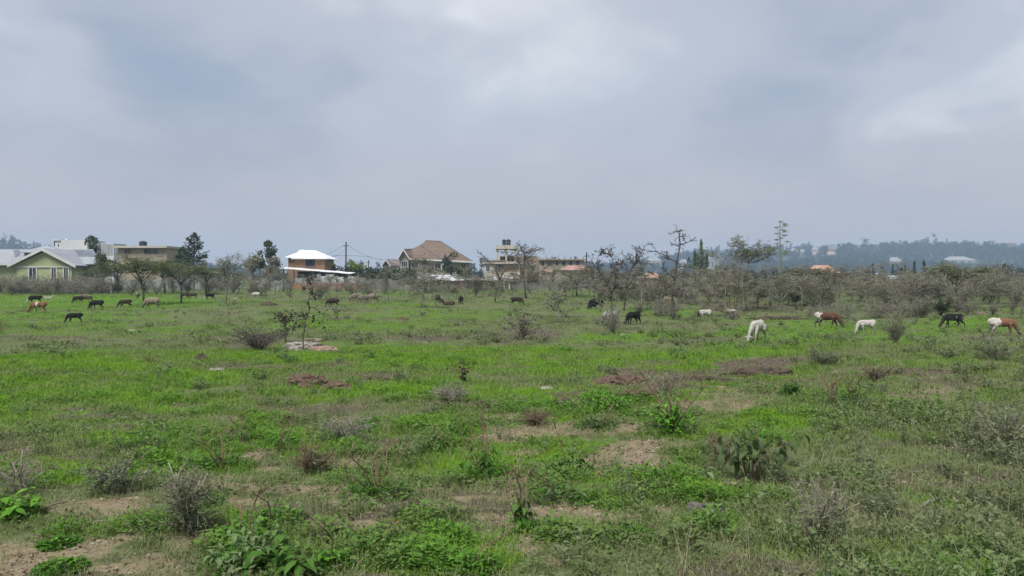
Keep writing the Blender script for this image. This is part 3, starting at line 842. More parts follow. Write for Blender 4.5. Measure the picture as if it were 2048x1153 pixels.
def brickmat(name, c1, c2, mort, bw, bh, rot=True):
    t = NT(name); co = t.coord('Object')
    sp = t.n('ShaderNodeSeparateXYZ'); t.l(co, sp.inputs[0])
    cb = t.n('ShaderNodeCombineXYZ')
    t.l(t.math('ADD', sp.outputs['X'], sp.outputs['Y']), cb.inputs['X']); t.l(sp.outputs['Z'], cb.inputs['Y'])
    b = t.n('ShaderNodeTexBrick'); t.l(cb.outputs[0], b.inputs['Vector'])
    b.inputs['Color1'].default_value = (*c1, 1); b.inputs['Color2'].default_value = (*c2, 1); b.inputs['Mortar'].default_value = (*mort, 1)
    b.inputs['Scale'].default_value = 1.0; b.inputs['Brick Width'].default_value = bw; b.inputs['Row Height'].default_value = bh
    b.inputs['Mortar Size'].default_value = bh * .06; b.inputs['Bias'].default_value = -0.1
    col = t.mix(t.ramp(t.noise(co, 2.0, 4), .55, .75, 0, .6), b.outputs['Color'], (0.38, 0.28, 0.17))
    t.bsdf(col, 0.9, 0.2, 0, b.outputs['Fac'], -0.4, 0.02)
    return t.mat
M['white_roof'] = sheetmat('white_roof', (.66, .67, .69), (.84, .85, .86), .85)
M['shed_roof'] = sheetmat('shed_roof', (.40, .41, .42), (.58, .59, .60), .8)
M['hill_white'] = surf('hill_house_wall', (.26, .25, .235), (.36, .35, .33), .3, .9, .1)
M['hill_roof'] = surf('hill_house_roof', (.22, .21, .21), (.32, .31, .305), .3, .8, .2)
M['grey_roof'] = sheetmat('grey_roof', (.235, .255, .285), (.315, .335, .36), .8)
M['brick'] = brickmat('stone_block_wall', (0.26, 0.150, 0.080), (0.34, 0.215, 0.125), (0.15, 0.11, 0.085), 0.42, 0.20)
M['red_block'] = brickmat('red_block_wall', (0.25, 0.130, 0.075), (0.30, 0.175, 0.105), (0.16, 0.11, 0.08), 0.42, 0.20)
def tilemat(name, c1, c2, dark, rh):
    t = NT(name); co = t.coord('Object')
    sp = t.n('ShaderNodeSeparateXYZ'); t.l(co, sp.inputs[0])
    w = t.math('FRACT', t.math('DIVIDE', sp.outputs['Z'], rh))
    line = t.ramp(w, 0.0, 0.28, 1, 0); line.node.clamp = True
    row = t.n('ShaderNodeTexWhiteNoise', noise_dimensions='1D'); t.l(t.math('FLOOR', t.math('DIVIDE', sp.outputs['Z'], rh)), row.inputs['W'])
    col = t.mix(t.ramp(t.noise(co, 1.1, 5), .35, .65), c1, c2)
    col = t.mix(t.math('MULTIPLY', row.outputs['Value'], 0.3), col, dark)
    col = t.mix(t.math('MULTIPLY', line, 0.6), col, dark)
    t.bsdf(col, 0.75, 0.3, 0, w, 0.5, 0.05)
    return t.mat
M['tile'] = tilemat('roof_tiles', (0.140, 0.098, 0.074), (0.185, 0.136, 0.104), (0.075, 0.055, 0.045), 0.34)
M['grey_tile'] = tilemat('roof_tiles_grey', (0.20, 0.165, 0.16), (0.27, 0.22, 0.215), (0.12, 0.10, 0.10), 0.34)

M['plaster'] = surf('grey_plaster', (.235, .222, .195), (.30, .284, .25), .8, .9, .2)
class House:
    """an Empty at the house's foot; parts given in world coordinates"""
    def __init__(s, name, px, D, label, cat='house', group=None):
        s.o = empty(name, (X(px, D), D, ghs(X(px, D), D) - 0.02))
        tag(s.o, label, cat, group)
        s.off = Vector(s.o.location)
    def part(s, name, mb, mat, parent=None):
        mb.v = [Vector(v) - s.off for v in mb.v]
        return link(name, mb.mesh(name, mat if isinstance(mat, list) else [mat]), parent or s.o)
    def box(s, name, x0, x1, y0, y1, z0, z1, mat, parent=None):
        mb = MB(); mb.box(x0, x1, y0, y1, z0, z1); return s.part(name, mb, mat, parent)
    def slab(s, name, poly, th, mat, parent=None):
        mb = MB(); mb.slab(poly, th); return s.part(name, mb, mat, parent)
    def window(s, x0, x1, z0, z1, y, frame=None, glass='glass', fw=0.07, name='window', bars=1):
        """pane set in a frame that stands just proud of the wall at depth y (facing the field)"""
        mb = MB(); mb.box(x0, x1, y - 0.03, y + 0.02, z0, z1)
        w = s.part(name, mb, M[glass])
        if frame:
            mb = MB()
            for (a, b, c, d) in ((x0 - fw, x0, z0 - fw, z1 + fw), (x1, x1 + fw, z0 - fw, z1 + fw), (x0, x1, z1, z1 + fw), (x0, x1, z0 - fw, z0)):
                mb.box(a, b, y - 0.07, y + 0.01, c, d)
            for k in range(bars):
                xm = x0 + (x1 - x0) * (k + 1) / (bars + 1); mb.box(xm - .025, xm + .025, y - 0.05, y + 0.01, z0, z1)
            s.part('frame', mb, M[frame], w)
        return w
def hip_roof(h, x0, x1, y0, y1, ze, zr, rx0, rx1, mat, th=0.12, name='roof', xback=None):
    ym = (y0 + y1) / 2
    A, B, C_, D_ = (x0, y0, ze), (x1, y0, ze), (x1 if xback is None else xback, y1, ze), (x0, y1, ze)
    r0, r1 = (rx0, ym, zr), (rx1, ym, zr)
    mb = MB()
    for poly in ((A, B, r1, r0), (C_, D_, r0, r1), (B, C_, r1), (D_, A, r0)): mb.slab(poly, th)
    return h.part(name, mb, mat)

# --- green gabled bungalow
D = 100.0
h = House('bungalow', 80, D, 'pale green gabled bungalow with grey sheet roof at the field edge', 'house')
gz = ghs(X(80, D), D) - .1
gx0, gx1 = X(33.4, D), X(144, D)
ap = Vector((X(89, D), D, Z(498.5, D)))
mb = MB()
ze = Z(529, D)
mb.add([(gx0, D, gz), (gx1, D, gz), (gx1, D, ze), (ap.x, D, ap.z - .3), (gx0, D, ze), (gx0, D + 5, gz), (gx1, D + 5, gz), (gx1, D + 5, ze), (ap.x, D + 5, ap.z - .3), (gx0, D + 5, ze)],
       [(0, 1, 2, 3, 4), (0, 4, 9, 5), (1, 6, 7, 2), (5, 9, 8, 7, 6)])
h.part('wall', mb, M['green_wall'])
mx0, mx1 = X(-140, D), X(196, D) 
mb = MB(); xa, xb, xc = mx0 + .5, X(192, D + 3), X(200, D + 11)
mb.add([(xa, D + 3, gz), (xb, D + 3, gz), (xc, D + 11, gz), (xa, D + 11, gz), (xa, D + 3, Z(531, D)), (xb, D + 3, Z(531, D)), (xc, D + 11, Z(531, D)), (xa, D + 11, Z(531, D))],
       [(0, 1, 5, 4), (1, 2, 6, 5), (2, 3, 7, 6), (3, 0, 4, 7), (4, 5, 6, 7)])
h.part('wall', mb, M['green_wall'])
sw = X(36, D) - X(33.4, D)
h.box('string_course', gx0 - .08, gx1 + .08, D - .12, D + .02, Z(535.3, D), Z(533.4, D), M['white_trim'])
for a, b in ((59, 72.5), (104, 112.5), (128.5, 136.5)):
    h.window(X(a, D), X(b, D), Z(560, D), Z(536.8, D), D, 'white_trim', fw=.13)
for a, b in ((150, 161), (170, 177)):
    h.window(X(a, D + 3), X(b, D + 3), Z(556, D), Z(537, D), D + 3.0, 'white_trim', fw=.12)
h.window(X(-30, D + 3), X(-5, D + 3), Z(556, D), Z(537, D), D + 3.0, 'white_trim', fw=.12)
# gable roof wing
eL = Vector((X(20, D), D - .5, Z(530.5, D))); eR = Vector((X(156, D), D - .5, Z(531.5, D))); top = Vector((ap.x, D - .5, Z(497.3, D)))
bk = Vector((0, 7.5, 0))
r1 = h.slab('roof', (eL, top, top + bk, eL + bk), .1, M['grey_roof'])
r2 = h.slab('roof', (top, eR, eR + bk, top + bk), .1, M['grey_roof'])
def barge(a, b, hgt=.32):
    mb = MB(); f = Vector((0, -.06, 0)); d = Vector((0, 0, -hgt)); e2 = Vector((0, .04, 0)); up = Vector((0, 0, .03))
    mb.add([a + f + up, b + f + up, b + f + d, a + f + d, a + e2 + up, b + e2 + up, b + e2 + d, a + e2 + d], [(0, 3, 2, 1), (4, 5, 6, 7), (0, 1, 5, 4), (3, 7, 6, 2), (0, 4, 7, 3), (1, 2, 6, 5)])
    return mb
h.part('barge_board', barge(eL, top), M['white_trim']); h.part('barge_board', barge(top, eR), M['white_trim'])
# main hipped roof behind the gable, with a raised centre
zr, zeave = Z(499, 107), Z(528.5, D + 2.3)
r3 = hip_roof(h, mx0, X(199, D + 2.5), D + 2.3, D + 12.3, zeave, zr, mx0 + 3.0, X(184, D + 7), M['grey_roof'], xback=X(208, D + 12.3))
pk = Vector((X(92, D + 6), D + 6.2, Z(491, D + 6)))
mb = MB()
q = [(X(47, D + 4), D + 3.4, Z(505, D + 3.4)), (X(140, D + 4), D + 3.4, Z(507, D + 3.4)), (X(140, D + 9), D + 10.5, Z(507, D + 9)), (X(47, D + 9), D + 10.5, Z(505, D + 9))]
for i in range(4): mb.slab((q[i], q[(i + 1) % 4], pk), .08)
h.part('roof', mb, M['grey_roof'])
def on_slope(px, t, dz=0.05):
    """a spot on the front slope of the main roof: t=0 eave, 1 ridge"""
    y = D + 2.3 + 5.0 * t
    return Vector((X(px, y), y, zeave + (zr - zeave) * t + dz))
mbp = MB(); mbp.slab((on_slope(126, .52), on_slope(191, .48), on_slope(185, .93), on_slope(119, .95)), .05); h.part('roof_panel', mbp, M['dark_roof'], r3)
mbp = MB(); mbp.slab((on_slope(31, .42), on_slope(41, .62), on_slope(39.5, .93), on_slope(27, .93)), .05); h.part('roof_panel', mbp, M['dark_roof'], r3)
def on_wing(s_, t):
    a = eL + (top - eL) * s_; p = a + bk * t
    return p + Vector((0, 0, .06))
mbp = MB(); mbp.slab((on_wing(.55, .1), on_wing(.95, .02), on_wing(.97, .5), on_wing(.57, .5)), .05); h.part('roof_panel', mbp, M['dark_roof'], r1)
h.box('gutter', mx0, eL.x, D + 2.2, D + 2.3, zeave - .16, zeave - .02, M['white_trim'])

# --- flat white blocks behind it
D = 175.0
h = House('flat_roofed_building', 150, D, 'plain white flat roofed block behind the bungalow', 'building')
gz = -0.2
h.box('wall', X(109, D), X(175, D), D, D + 8, gz, Z(480.5, D), M['white_wall'])
h.box('parapet', X(107.6, D), X(122, D), D - .25, D + 8.2, Z(482, D), Z(479.3, D), M['white_wall'])
h.window(X(108.8, D), X(110.6, D), Z(493, D), Z(482.5, D), D, None, 'opening', name='window')
h.window(X(116.8, D), X(118.8, D), Z(493.5, D), Z(489, D), D, None, 'opening', name='window')
h.box('roof_tank', X(121, D), X(126, D), D + 2, D + 3, Z(480.5, D), Z(477.5, D), M['white_wall'])
h = House('flat_roofed_building', 215, 180, 'pale glass walled block with white frame beside a bare tree', 'building')
D = 180.0
h.box('wall', X(203, D), X(228, D), D, D + 6, gz, Z(487.5, D), M['white_wall'])
h.window(X(205, D), X(226, D), Z(510, D), Z(489, D), D, 'white_trim', 'sheet', bars=3)
# --- beige flat roofed house with water tank
D = 130.0
h = House('flat_roofed_house', 285, D, 'beige flat roofed house with dark windows and a roof water tank', 'house')
h.box('wall', X(236, D), X(334, D), D, D + 8, gz, Z(496, D), M['beige_wall'])
h.box('roof_slab', X(231, D), X(337.5, D), D - .7, D + 8.5, Z(496.5, D), Z(492.6, D), M['cream_wall'])
for a, b in ((249, 262), (289, 303), (306.5, 315)):
    h.window(X(a, D), X(b, D), Z(507.5, D), Z(499.5, D), D, 'concrete', 'glass', fw=.05)
def tank(px0, px1, pyt, pyb, D, label):
    x = (X(px0, D) + X(px1, D)) / 2; r = (X(px1, D) - X(px0, D)) / 2; z0, z1 = Z(pyb, D), Z(pyt, D); H = z1 - z0
    t = empty('water_tank', (x, D + r + .4, z0)); tag(t, label, 'water tank')
    mb = MB()
    zs, rs = [0], [r * .97]
    for k in range(6):
        zs += [H * (.04 + .13 * k), H * (.09 + .13 * k), H * (.13 + .13 * k)]; rs += [r * .95, r, r]
    zs += [H * .88, H * .95]; rs += [r * .95, r * .45]
    mb.tube([(0, 0, z) for z in zs], rs, 18)
    link('body', mb.mesh('body', [M['tank']]), t)
    mb = MB(); mb.tube([(0, 0, H * .93), (0, 0, H), (0, 0, H * 1.005)], [r * .42, r * .42, r * .3], 14)
    link('lid', mb.mesh('lid', [M['tank']]), t)
    return t
tank(273.5, 288.5, 482.0, 492.6, 130.0, 'squat black water tank on the beige flat roofed house')

# --- half-built stone block house with white sheet roof
D = 118.0
gz = ghs(X(620, D), D) - .1
h = House('stone_block_house', 620, D, 'half built stone block house under a bright white hipped roof', 'house')
h.box('wall', X(589, D), X(649.7, D), D, D + 6, gz, Z(517.5, D), M['brick'])
h.box('wall', X(569, D), X(589, D) - .01, D + 2, D + 6, gz, Z(515.8, D), M['brick'])
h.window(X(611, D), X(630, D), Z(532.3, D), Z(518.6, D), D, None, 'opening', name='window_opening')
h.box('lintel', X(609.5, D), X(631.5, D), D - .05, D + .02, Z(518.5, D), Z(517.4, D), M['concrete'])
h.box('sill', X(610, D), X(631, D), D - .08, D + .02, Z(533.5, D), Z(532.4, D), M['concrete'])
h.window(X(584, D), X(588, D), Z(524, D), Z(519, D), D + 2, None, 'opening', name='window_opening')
yr = D + 3.2
fl, fr_, rl, rr = Vector((X(584, D), D - .5, Z(516.6, D))), Vector((X(659, D), D - .5, Z(518.2, D))), Vector((X(589, D), yr, Z(500.2, yr))), Vector((X(622, D), yr, Z(501.4, yr)))
br, bl = Vector((X(659, D), D + 6.6, Z(518.2, D))), Vector((X(584, D), D + 6.6, Z(516.6, D)))
mb = MB()
for poly in ((fl, fr_, rr, rl), (br, bl, rl, rr), (fr_, br, rr)): mb.slab(poly, .07)
h.part('roof', mb, M['white_roof'])
wl_, wr, wt_ = Vector((X(563.5, D), D + 1.4, Z(514.6, D))), Vector((X(588.5, D), D + 1.4, Z(516.0, D))), Vector((X(592, D), yr, Z(507, yr)))
wt2 = Vector((X(578, D), yr, Z(507.2, yr)))
wb = Vector((X(563.5, D), D + 6.2, Z(514.6, D)))
mb = MB()
for poly in ((wl_, wr, wt_, wt2), (wb, wl_, wt2)): mb.slab(poly, .06)
h.part('roof', mb, M['white_roof'])
h.box('eave_board', X(584.5, D), X(658.5, D), D - .56, D - .5, Z(519.0, D), Z(517.4, D), M['white_trim'])
# lean-to in front
D2 = 114.0
h = House('lean_to', 630, D2, 'long low lean to with a sagging white sheet roof before the stone block house', 'shed')
for k in range(7):
    a = 563 + 20 * k; b = a + 20.4
    za, zb = 535.6 + 11 * (a - 563) / 140, 535.6 + 11 * (b - 563) / 140
    o_ = .03 * (k % 2)
    h.slab('roof_sheet', ((X(a, D2), D2 - 1, Z(za + 1.2, D2) + o_), (X(b, D2), D2 - 1, Z(zb + 1.2, D2) + o_), (X(b, D2), D2 + 3, Z(zb - 1.2, D2) + o_), (X(a, D2), D2 + 3, Z(za - 1.2, D2) + o_)), .05, M['white_roof'])
for px in (569, 590, 621, 640.5, 668, 696):
    h.box('post', X(px, D2) - .07, X(px, D2) + .07, D2 - .6, D2 - .46, gz, Z(537.5 + 11 * (px - 563) / 140, D2) - .05, M['post'])
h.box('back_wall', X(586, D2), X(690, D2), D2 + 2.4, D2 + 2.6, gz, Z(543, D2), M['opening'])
# low block wall with sheets standing on it
D3 = 112.0
h = House('block_wall', 650, D3, 'low orange block wall topped with patched iron sheets', 'wall')
h.box('wall', X(585, D3), X(713, D3), D3, D3 + .25, ghs(X(650, D3), D3) - .1, Z(567, D3), M['red_block'])
pr_ = random.Random(5)
px = 589.0
while px < 731:
    w = pr_.choice([7, 9, 11, 12]); t_ = 554.5 + pr_.uniform(-1.2, 2.5) - (4 if 621 < px < 668 else 0) 
    if not (610 < px < 619):
        y0_ = D3 + .06 + pr_.uniform(0, .1); zb_ = Z(567.5, D3) if px < 712 else 0.0
        mb = MB(); n_ = 7; xa, xb = X(px, D3), X(px + w - .3, D3)
        vs = []; fs = []
        for i in range(n_ * 2 + 1):
            xx_ = xa + (xb - xa) * i / (n_ * 2); yy_ = y0_ + (.03 if i % 2 else -.0)
            vs += [(xx_, yy_, zb_), (xx_, yy_, Z(t_, D3)), (xx_, yy_ + .012, zb_), (xx_, yy_ + .012, Z(t_, D3))]
        for i in range(n_ * 2):
            a = i * 4; fs += [(a, a + 4, a + 5, a + 1), (a + 2, a + 3, a + 7, a + 6), (a + 1, a + 5, a + 7, a + 3)]
        mb.add(vs, fs)
        h.part('iron_sheet', mb, M[pr_.choice(['sheet', 'white_wall', 'sheet', 'sheet_dull']) if px < 700 else 'sheet'])
    px += w
# fence of iron sheets along the plots
D4 = 113.5
def sheet_fence(p0, p1, D, label, seed, top=560):
    h = House('iron_sheet_fence', (p0 + p1) / 2, D, label, 'fence', 'iron sheet fences round the plots')
    r = random.Random(seed); px = p0
    while px < p1:
        w = r.uniform(9, 13); t_ = top + r.uniform(-2, 3)
        x0, x1 = X(px, D), X(px + w - .2, D); g0 = ghs(x0, D) - .05
        mb = MB(); vs = []; fs = []; n_ = 6
        lean = r.uniform(-.05, .05)
        for i in range(n_ * 2 + 1):
            xx_ = x0 + (x1 - x0) * i / (n_ * 2); yy_ = D + (.035 if i % 2 else 0)
            vs += [(xx_, yy_, g0), (xx_, yy_ + lean, Z(t_, D)), (xx_, yy_ + .014, g0), (xx_, yy_ + .014 + lean, Z(t_, D))]
        for i in range(n_ * 2):
            a = i * 4; fs += [(a, a + 4, a + 5, a + 1), (a + 2, a + 3, a + 7, a + 6), (a + 1, a + 5, a + 7, a + 3)]
        mb.add(vs, fs); h.part('iron_sheet', mb, M[r.choice(['sheet_dull', 'sheet_dull', 'sheet', 'concrete'])])
        mb = MB(); mb.box(x0 - .05, x0 + .05, D + .06, D + .16, g0, Z(t_, D) - .1); h.part('post', mb, M['post'])
        px += w
sheet_fence(733, 832, D4, 'grey iron sheet fence below the dark hedge', 3)
sheet_fence(500, 584, 116, 'weathered iron sheet fence beside the low block wall', 4, 563)
sheet_fence(240, 480, 117, 'weathered iron sheet fence behind the flat crowned acacias', 6, 562)
sheet_fence(1032, 1230, 118, 'weathered iron sheet fence behind the thorn trees', 7, 560)

# --- tiled house
D = 150.0
gz = -.15
h = House('tiled_house', 870, D, 'two storey house with big brown tiled roof and a front gable', 'house')
h.box('wall', X(820, D), X(938, D), D + .6, D + 11, gz, Z(519.5, D), M['plaster'])
apx, apz = X(806.7, D), Z(499, D)
mb = MB(); a0, a1 = X(799, D), X(817.4, D)
mb.add([(a0, D, gz), (a1, D, gz), (a1, D, Z(517.5, D)), (apx, D, apz - .25), (a0, D, Z(517.5, D)), (a0, D + 6, gz), (a1, D + 6, gz), (a1, D + 6, Z(517.5, D)), (apx, D + 6, apz - .25), (a0, D + 6, Z(517.5, D))],
       [(0, 1, 2, 3, 4), (0, 4, 9, 5), (1, 6, 7, 2), (5, 9, 8, 7, 6)])
h.part('wall', mb, M['plaster'])
Wv = lambda px, py, y: Vector((X(px, y), y, Z(py, y)))
yb = D + 6.5
main = (Wv(851.3, 481.8, yb), Wv(881.4, 483.4, yb), Wv(945, 523.2, D - .3), Wv(886, 520.4, D - .5), Wv(841.6, 491.8, D + 4.6))
mb = MB()
mb.slab(main, .15)
mb.slab((Wv(881.4, 483.4, yb), Wv(945, 523.2, D - .3), Wv(945, 523.2, D + 13)), .15)
mb.slab((Wv(851.3, 481.8, yb), Wv(881.4, 483.4, yb), Wv(945, 523.2, D + 13), Wv(815, 519, D + 13)), .15)
mb.slab((Wv(851.3, 481.8, yb), Wv(841.6, 491.8, D + 4.6), Wv(823.9, 498, D + 4), Wv(815, 519, D + 13)), .15)
rf = h.part('roof', mb, M['tile'])
mb = MB()
mb.slab((Wv(806.7, 498.2, D - .6), Wv(823.9, 497.8, D + 3.8), Wv(830, 517.8, D - .1), Wv(819.3, 517.4, D - .6)), .13)
mb.slab((Wv(823.9, 497.8, D + 3.8), Wv(841.6, 491.8, D + 4.6), Wv(886, 520.4, D - .5), Wv(829, 517.8, D - .1)), .13)
mb.slab((Wv(806.7, 498.2, D - .6), Wv(823.9, 497.8, D + 3.8), Wv(818, 517, D + 7), Wv(794.8, 518, D - .6)), .13)
h.part('roof', mb, M['tile'])
mb = MB(); mb.tube([Wv(841.6, 491.3, D + 4.5), Wv(886, 519.9, D - .55)], [.09, .09], 6); h.part('ridge_cap', mb, M['dark_roof'])
mb = MB(); mb.tube([Wv(851.3, 481.4, yb), Wv(881.4, 483.0, yb), Wv(945, 522.9, D - .3)], [.1, .1, .1], 6); h.part('ridge_cap', mb, M['dark_roof'])
h.part('barge_board', barge(Wv(794.8, 517.6, D - .65), Wv(806.7, 498.0, D - .65), .36), M['white_trim'])
h.part('barge_board', barge(Wv(806.7, 498.0, D - .65), Wv(819.3, 517.2, D - .65), .36), M['white_trim'])
h.part('fascia', barge(Wv(819.5, 517.5, D - .62), Wv(886, 520.6, D - .62), .28), M['white_trim'])
h.part('fascia', barge(Wv(886, 520.6, D - .5), Wv(945, 523.4, D - .42), .28), M['white_trim'])
h.window(X(803, D), X(814.5, D), Z(534, D), Z(523.4, D), D, 'white_trim', fw=.1, bars=2)
h.window(X(824, D), X(835.7, D), Z(536, D), Z(524.2, D), D + .6, 'white_trim', fw=.1, bars=2)
h.window(X(921.5, D), X(931, D), Z(540, D), Z(528.5, D), D + .6, 'white_trim', fw=.1, bars=1)
h.window(X(870, D), X(880, D), Z(538, D), Z(527, D), D + .6, 'white_trim', fw=.1, bars=1)
D = 158.0
h = House('gabled_outbuilding', 778, D, 'small gabled outbuilding with grey tile roof beside the tiled house', 'house')
h.box('wall', X(766, D), X(806, D), D, D + 5, gz, Z(531.5, D), M['plaster'])
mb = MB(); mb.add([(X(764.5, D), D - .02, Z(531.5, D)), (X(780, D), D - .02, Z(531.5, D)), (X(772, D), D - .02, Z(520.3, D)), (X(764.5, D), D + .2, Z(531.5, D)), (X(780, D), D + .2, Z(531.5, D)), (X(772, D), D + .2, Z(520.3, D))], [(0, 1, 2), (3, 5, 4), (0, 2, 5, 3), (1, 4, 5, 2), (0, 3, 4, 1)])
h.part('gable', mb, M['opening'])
mb = MB()
mb.slab((Wv(771.5, 518.8, D - .4), Wv(806, 519.6, D + 3), Wv(806, 532, D), Wv(781, 532, D - .4)), .12)
mb.slab((Wv(771.5, 518.8, D - .4), Wv(806, 519.6, D + 3), Wv(800, 531, D + 6), Wv(762.5, 532, D - .4)), .12)
h.part('roof', mb, M['grey_tile'])
h.part('barge_board', barge(Wv(762.5, 531.6, D - .46), Wv(771.5, 518.6, D - .46), .3), M['white_trim'])
h.part('barge_board', barge(Wv(771.5, 518.6, D - .46), Wv(781, 531.6, D - .46), .3), M['white_trim'])

# --- low sheds
D = 121.0
gz = ghs(X(900, D), D) - .1
h = House('shed', 880, D, 'low grey shed with crumpled white sheet roof and red door', 'shed')
h.box('wall', X(846, D), X(911, D), D, D + 4, gz, Z(561, D), M['concrete'])
h.box('wall', X(911, D) + .01, X(938, D), D + .15, D + 4, gz, Z(561, D), M['red_paint'])
mb = MB()
mb.slab((Wv(857, 561, D - .5), Wv(918, 562, D - .5), Wv(900, 550.5, D + 2.2), Wv(862, 550, D + 2.2)), .06)
mb.slab((Wv(862, 550, D + 2.2), Wv(900, 550.5, D + 2.2), Wv(918, 562, D + 4.6), Wv(857, 561, D + 4.6)), .06)
mb.slab((Wv(918, 562, D - .5), Wv(918, 562, D + 4.6), Wv(900, 550.5, D + 2.2)), .06)
h.part('roof', mb, M['shed_roof'])
h.window(X(911.5, D), X(916, D), Z(581, D), Z(563, D), D + .13, None, 'maroon', name='door')
h.window(X(924.5, D), X(930, D), Z(575, D), Z(564, D), D + .13, 'white_trim', 'glass', bars=1)
h.window(X(890, D), X(895, D), Z(572, D), Z(564, D), D, 'maroon', 'glass', bars=1)
h = House('shed', 840, D + 1, 'tiny open fronted hut with peaked white roof by the dark hedge', 'shed')
h.box('wall', X(822, D), X(845, D), D + 1, D + 4, gz, Z(560, D), M['sheet_dull'])
mb = MB()
mb.slab((Wv(818, 561, D + .5), Wv(828, 549, D + .6), Wv(828, 549, D + 4), Wv(818, 561, D + 4)), .07)
mb.slab((Wv(828, 549, D + .6), Wv(845, 560, D + .5), Wv(845, 560, D + 4), Wv(828, 549, D + 4)), .07)
h.part('roof', mb, M['shed_roof'])
D = 120.0
h = House('shed', 985, D, 'long maroon shed with white lean to roof among thorn trees', 'shed')
h.box('wall', X(940, D), X(1026, D), D, D + 3.6, gz, Z(561, D), M['maroon'])
for a, b, z0_, z1_ in ((921, 944, 561, 557.5), (944, 966, 560.5, 557), (966, 988, 561, 555), (988, 1028, 561, 553.5)):
    h.slab('roof_sheet', (Wv(a, z0_, D - .5), Wv(b - .2, z0_, D - .5), Wv(b - .2, z1_, D + 3.8), Wv(a, z1_, D + 3.8)), .05, M['shed_roof'] if a != 966 else M['sheet'])
for px in (1008, 1018.5):
    h.box('post', X(px, D) - .14, X(px, D) + .14, D - .3, D - .1, gz, Z(562, D), M['white_trim'])
h.window(X(990, D), X(994, D), Z(581, D), Z(564, D), D, 'brown_wall', 'opening', name='door', bars=0)
h.window(X(958, D), X(966, D), Z(573, D), Z(566, D), D, 'white_trim', 'glass', bars=1)

# --- house with tank tower
D = 140.0
gz = -.1
h = House('flat_roofed_house', 1005, D, 'peach flat roofed house carrying a cream tank tower', 'house')
h.box('wall', X(967.5, D), X(990, D), D - .5, D + 8, gz, Z(528.5, D), M['cream_wall'])
h.box('wall', X(990, D) + .01, X(1040, D), D, D + 8, gz, Z(528, D), M['peach_wall'])
h.box('parapet', X(964.5, D), X(1012, D), D - .9, D + 8.3, Z(523.4, D), Z(520.6, D), M['brown_wall'])
h.box('fascia', X(964.8, D), X(1036, D), D - .8, D + 8.2, Z(528.2, D), Z(523.45, D), M['cream_wall'])
h.box('wall', X(1000, D + 4), X(1077, D + 4), D + 4, D + 9, gz, Z(513.2, D + 4), M['brown_wall'])
h.box('balcony', X(984, D), X(1040, D), D - 1.2, D - 1.0, Z(552, D), Z(545, D), M['cream_wall'])
h.window(X(972.5, D), X(979.5, D), Z(543, D), Z(531.3, D), D - .5, 'white_trim', fw=.08)
h.window(X(997, D), X(1007, D), Z(536, D), Z(530.2, D), D, 'white_trim', fw=.06)
h.window(X(997, D), X(1000, D), Z(548, D), Z(537.2, D), D, 'white_trim', fw=.06, bars=0)
h.window(X(1041, D), X(1046, D), Z(533, D), Z(527, D), D + 4, 'white_trim', fw=.06)
h.window(X(1058, D), X(1063, D), Z(533, D), Z(527, D), D + 4, 'white_trim', fw=.06)
h.box('tower_slab', X(990.8, D), X(1034, D), D + 1, D + 4.6, Z(498, D), Z(490.6, D), M['cream_wall'])
for a, b in ((992, 996), (1010.6, 1013.8), (1029, 1032.8)):
    h.box('column', X(a, D), X(b, D), D + 1.2, D + 1.55, Z(523.4, D), Z(498, D), M['cream_wall'])
    h.box('column', X(a, D), X(b, D), D + 3.9, D + 4.3, Z(523.4, D), Z(498, D), M['cream_wall'])
h.box('tower_beam', X(991.5, D), X(1033.3, D), D + 1.1, D + 1.5, Z(500.2, D), Z(498.02, D), M['brown_wall'])
tank(1004.3, 1011.8, 478.8, 490.6, 141.2, 'black water tank on the cream tower, the narrower of two')
tank(1012.3, 1021.4, 478.6, 490.6, 141.2, 'black water tank on the cream tower, the wider of two')
# unfinished block beyond
D = 165.0
h = House('unfinished_building', 1125, D, 'tan unfinished block with bare columns and steel bars on top', 'building')
h.box('wall', X(1078, D), X(1168, D), D, D + 9, gz, Z(521, D), M['beige_wall'])
h.box('roof_slab', X(1076, D), X(1171, D), D - .6, D + 9.5, Z(521, D), Z(518.4, D), M['beige_wall'])
for k in range(6):
    px = 1083 + 14 * k
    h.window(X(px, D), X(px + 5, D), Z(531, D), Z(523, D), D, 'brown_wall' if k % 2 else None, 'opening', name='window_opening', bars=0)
r = random.Random(8)
for k in range(8):
    px = 1080 + 12.4 * k; x_ = X(px, D)
    h.box('column', x_ - .15, x_ + .15, D + .2, D + .5, Z(518.4, D), Z(516.3, D), M['concrete'])
    mb = MB()
    for dx in (-.1, .1): mb.tube([(x_ + dx, D + .3, Z(517, D)), (x_ + dx + r.uniform(-.05, .05), D + .3, Z(510.5 + r.uniform(-2, 3), D))], [.025, .02], 4)
    h.part('steel_bar', mb, M['post'])

def small_house(px, w, top, eave, D, roof, wall, label, gable=False, group=None, windows=2, base=None):
    zb = ghs(X(px, D), D) - .3 if base is None else base
    h = House('hipped_house', px, D, label, 'house', group)
    x0, x1 = X(px - w / 2, D), X(px + w / 2, D); ze = Z(eave, D); zt = Z(top, D)
    dp = max(4.0, (x1 - x0) * .7)
    h.o.location.z = zb; h.off = Vector(h.o.location)
    ov = (x1 - x0) * .04
    h.box('wall', x0 + ov, x1 - ov, D + .4, D + dp - .4, zb, ze, M[wall])
    k = .5 * (x1 - x0) * (.55 if not gable else 0.02)
    hip_roof(h, x0, x1, D, D + dp, ze, zt, x0 + k, x1 - k, M[roof], .15)
    for i in range(windows):
        xc = x0 + (x1 - x0) * (i + 1) / (windows + 1); s_ = (x1 - x0) * .06
        h.window(xc - s_, xc + s_, zb + (ze - zb) * .35, zb + (ze - zb) * .8, D + .4, 'white_trim', fw=s_ * .15)
    return h
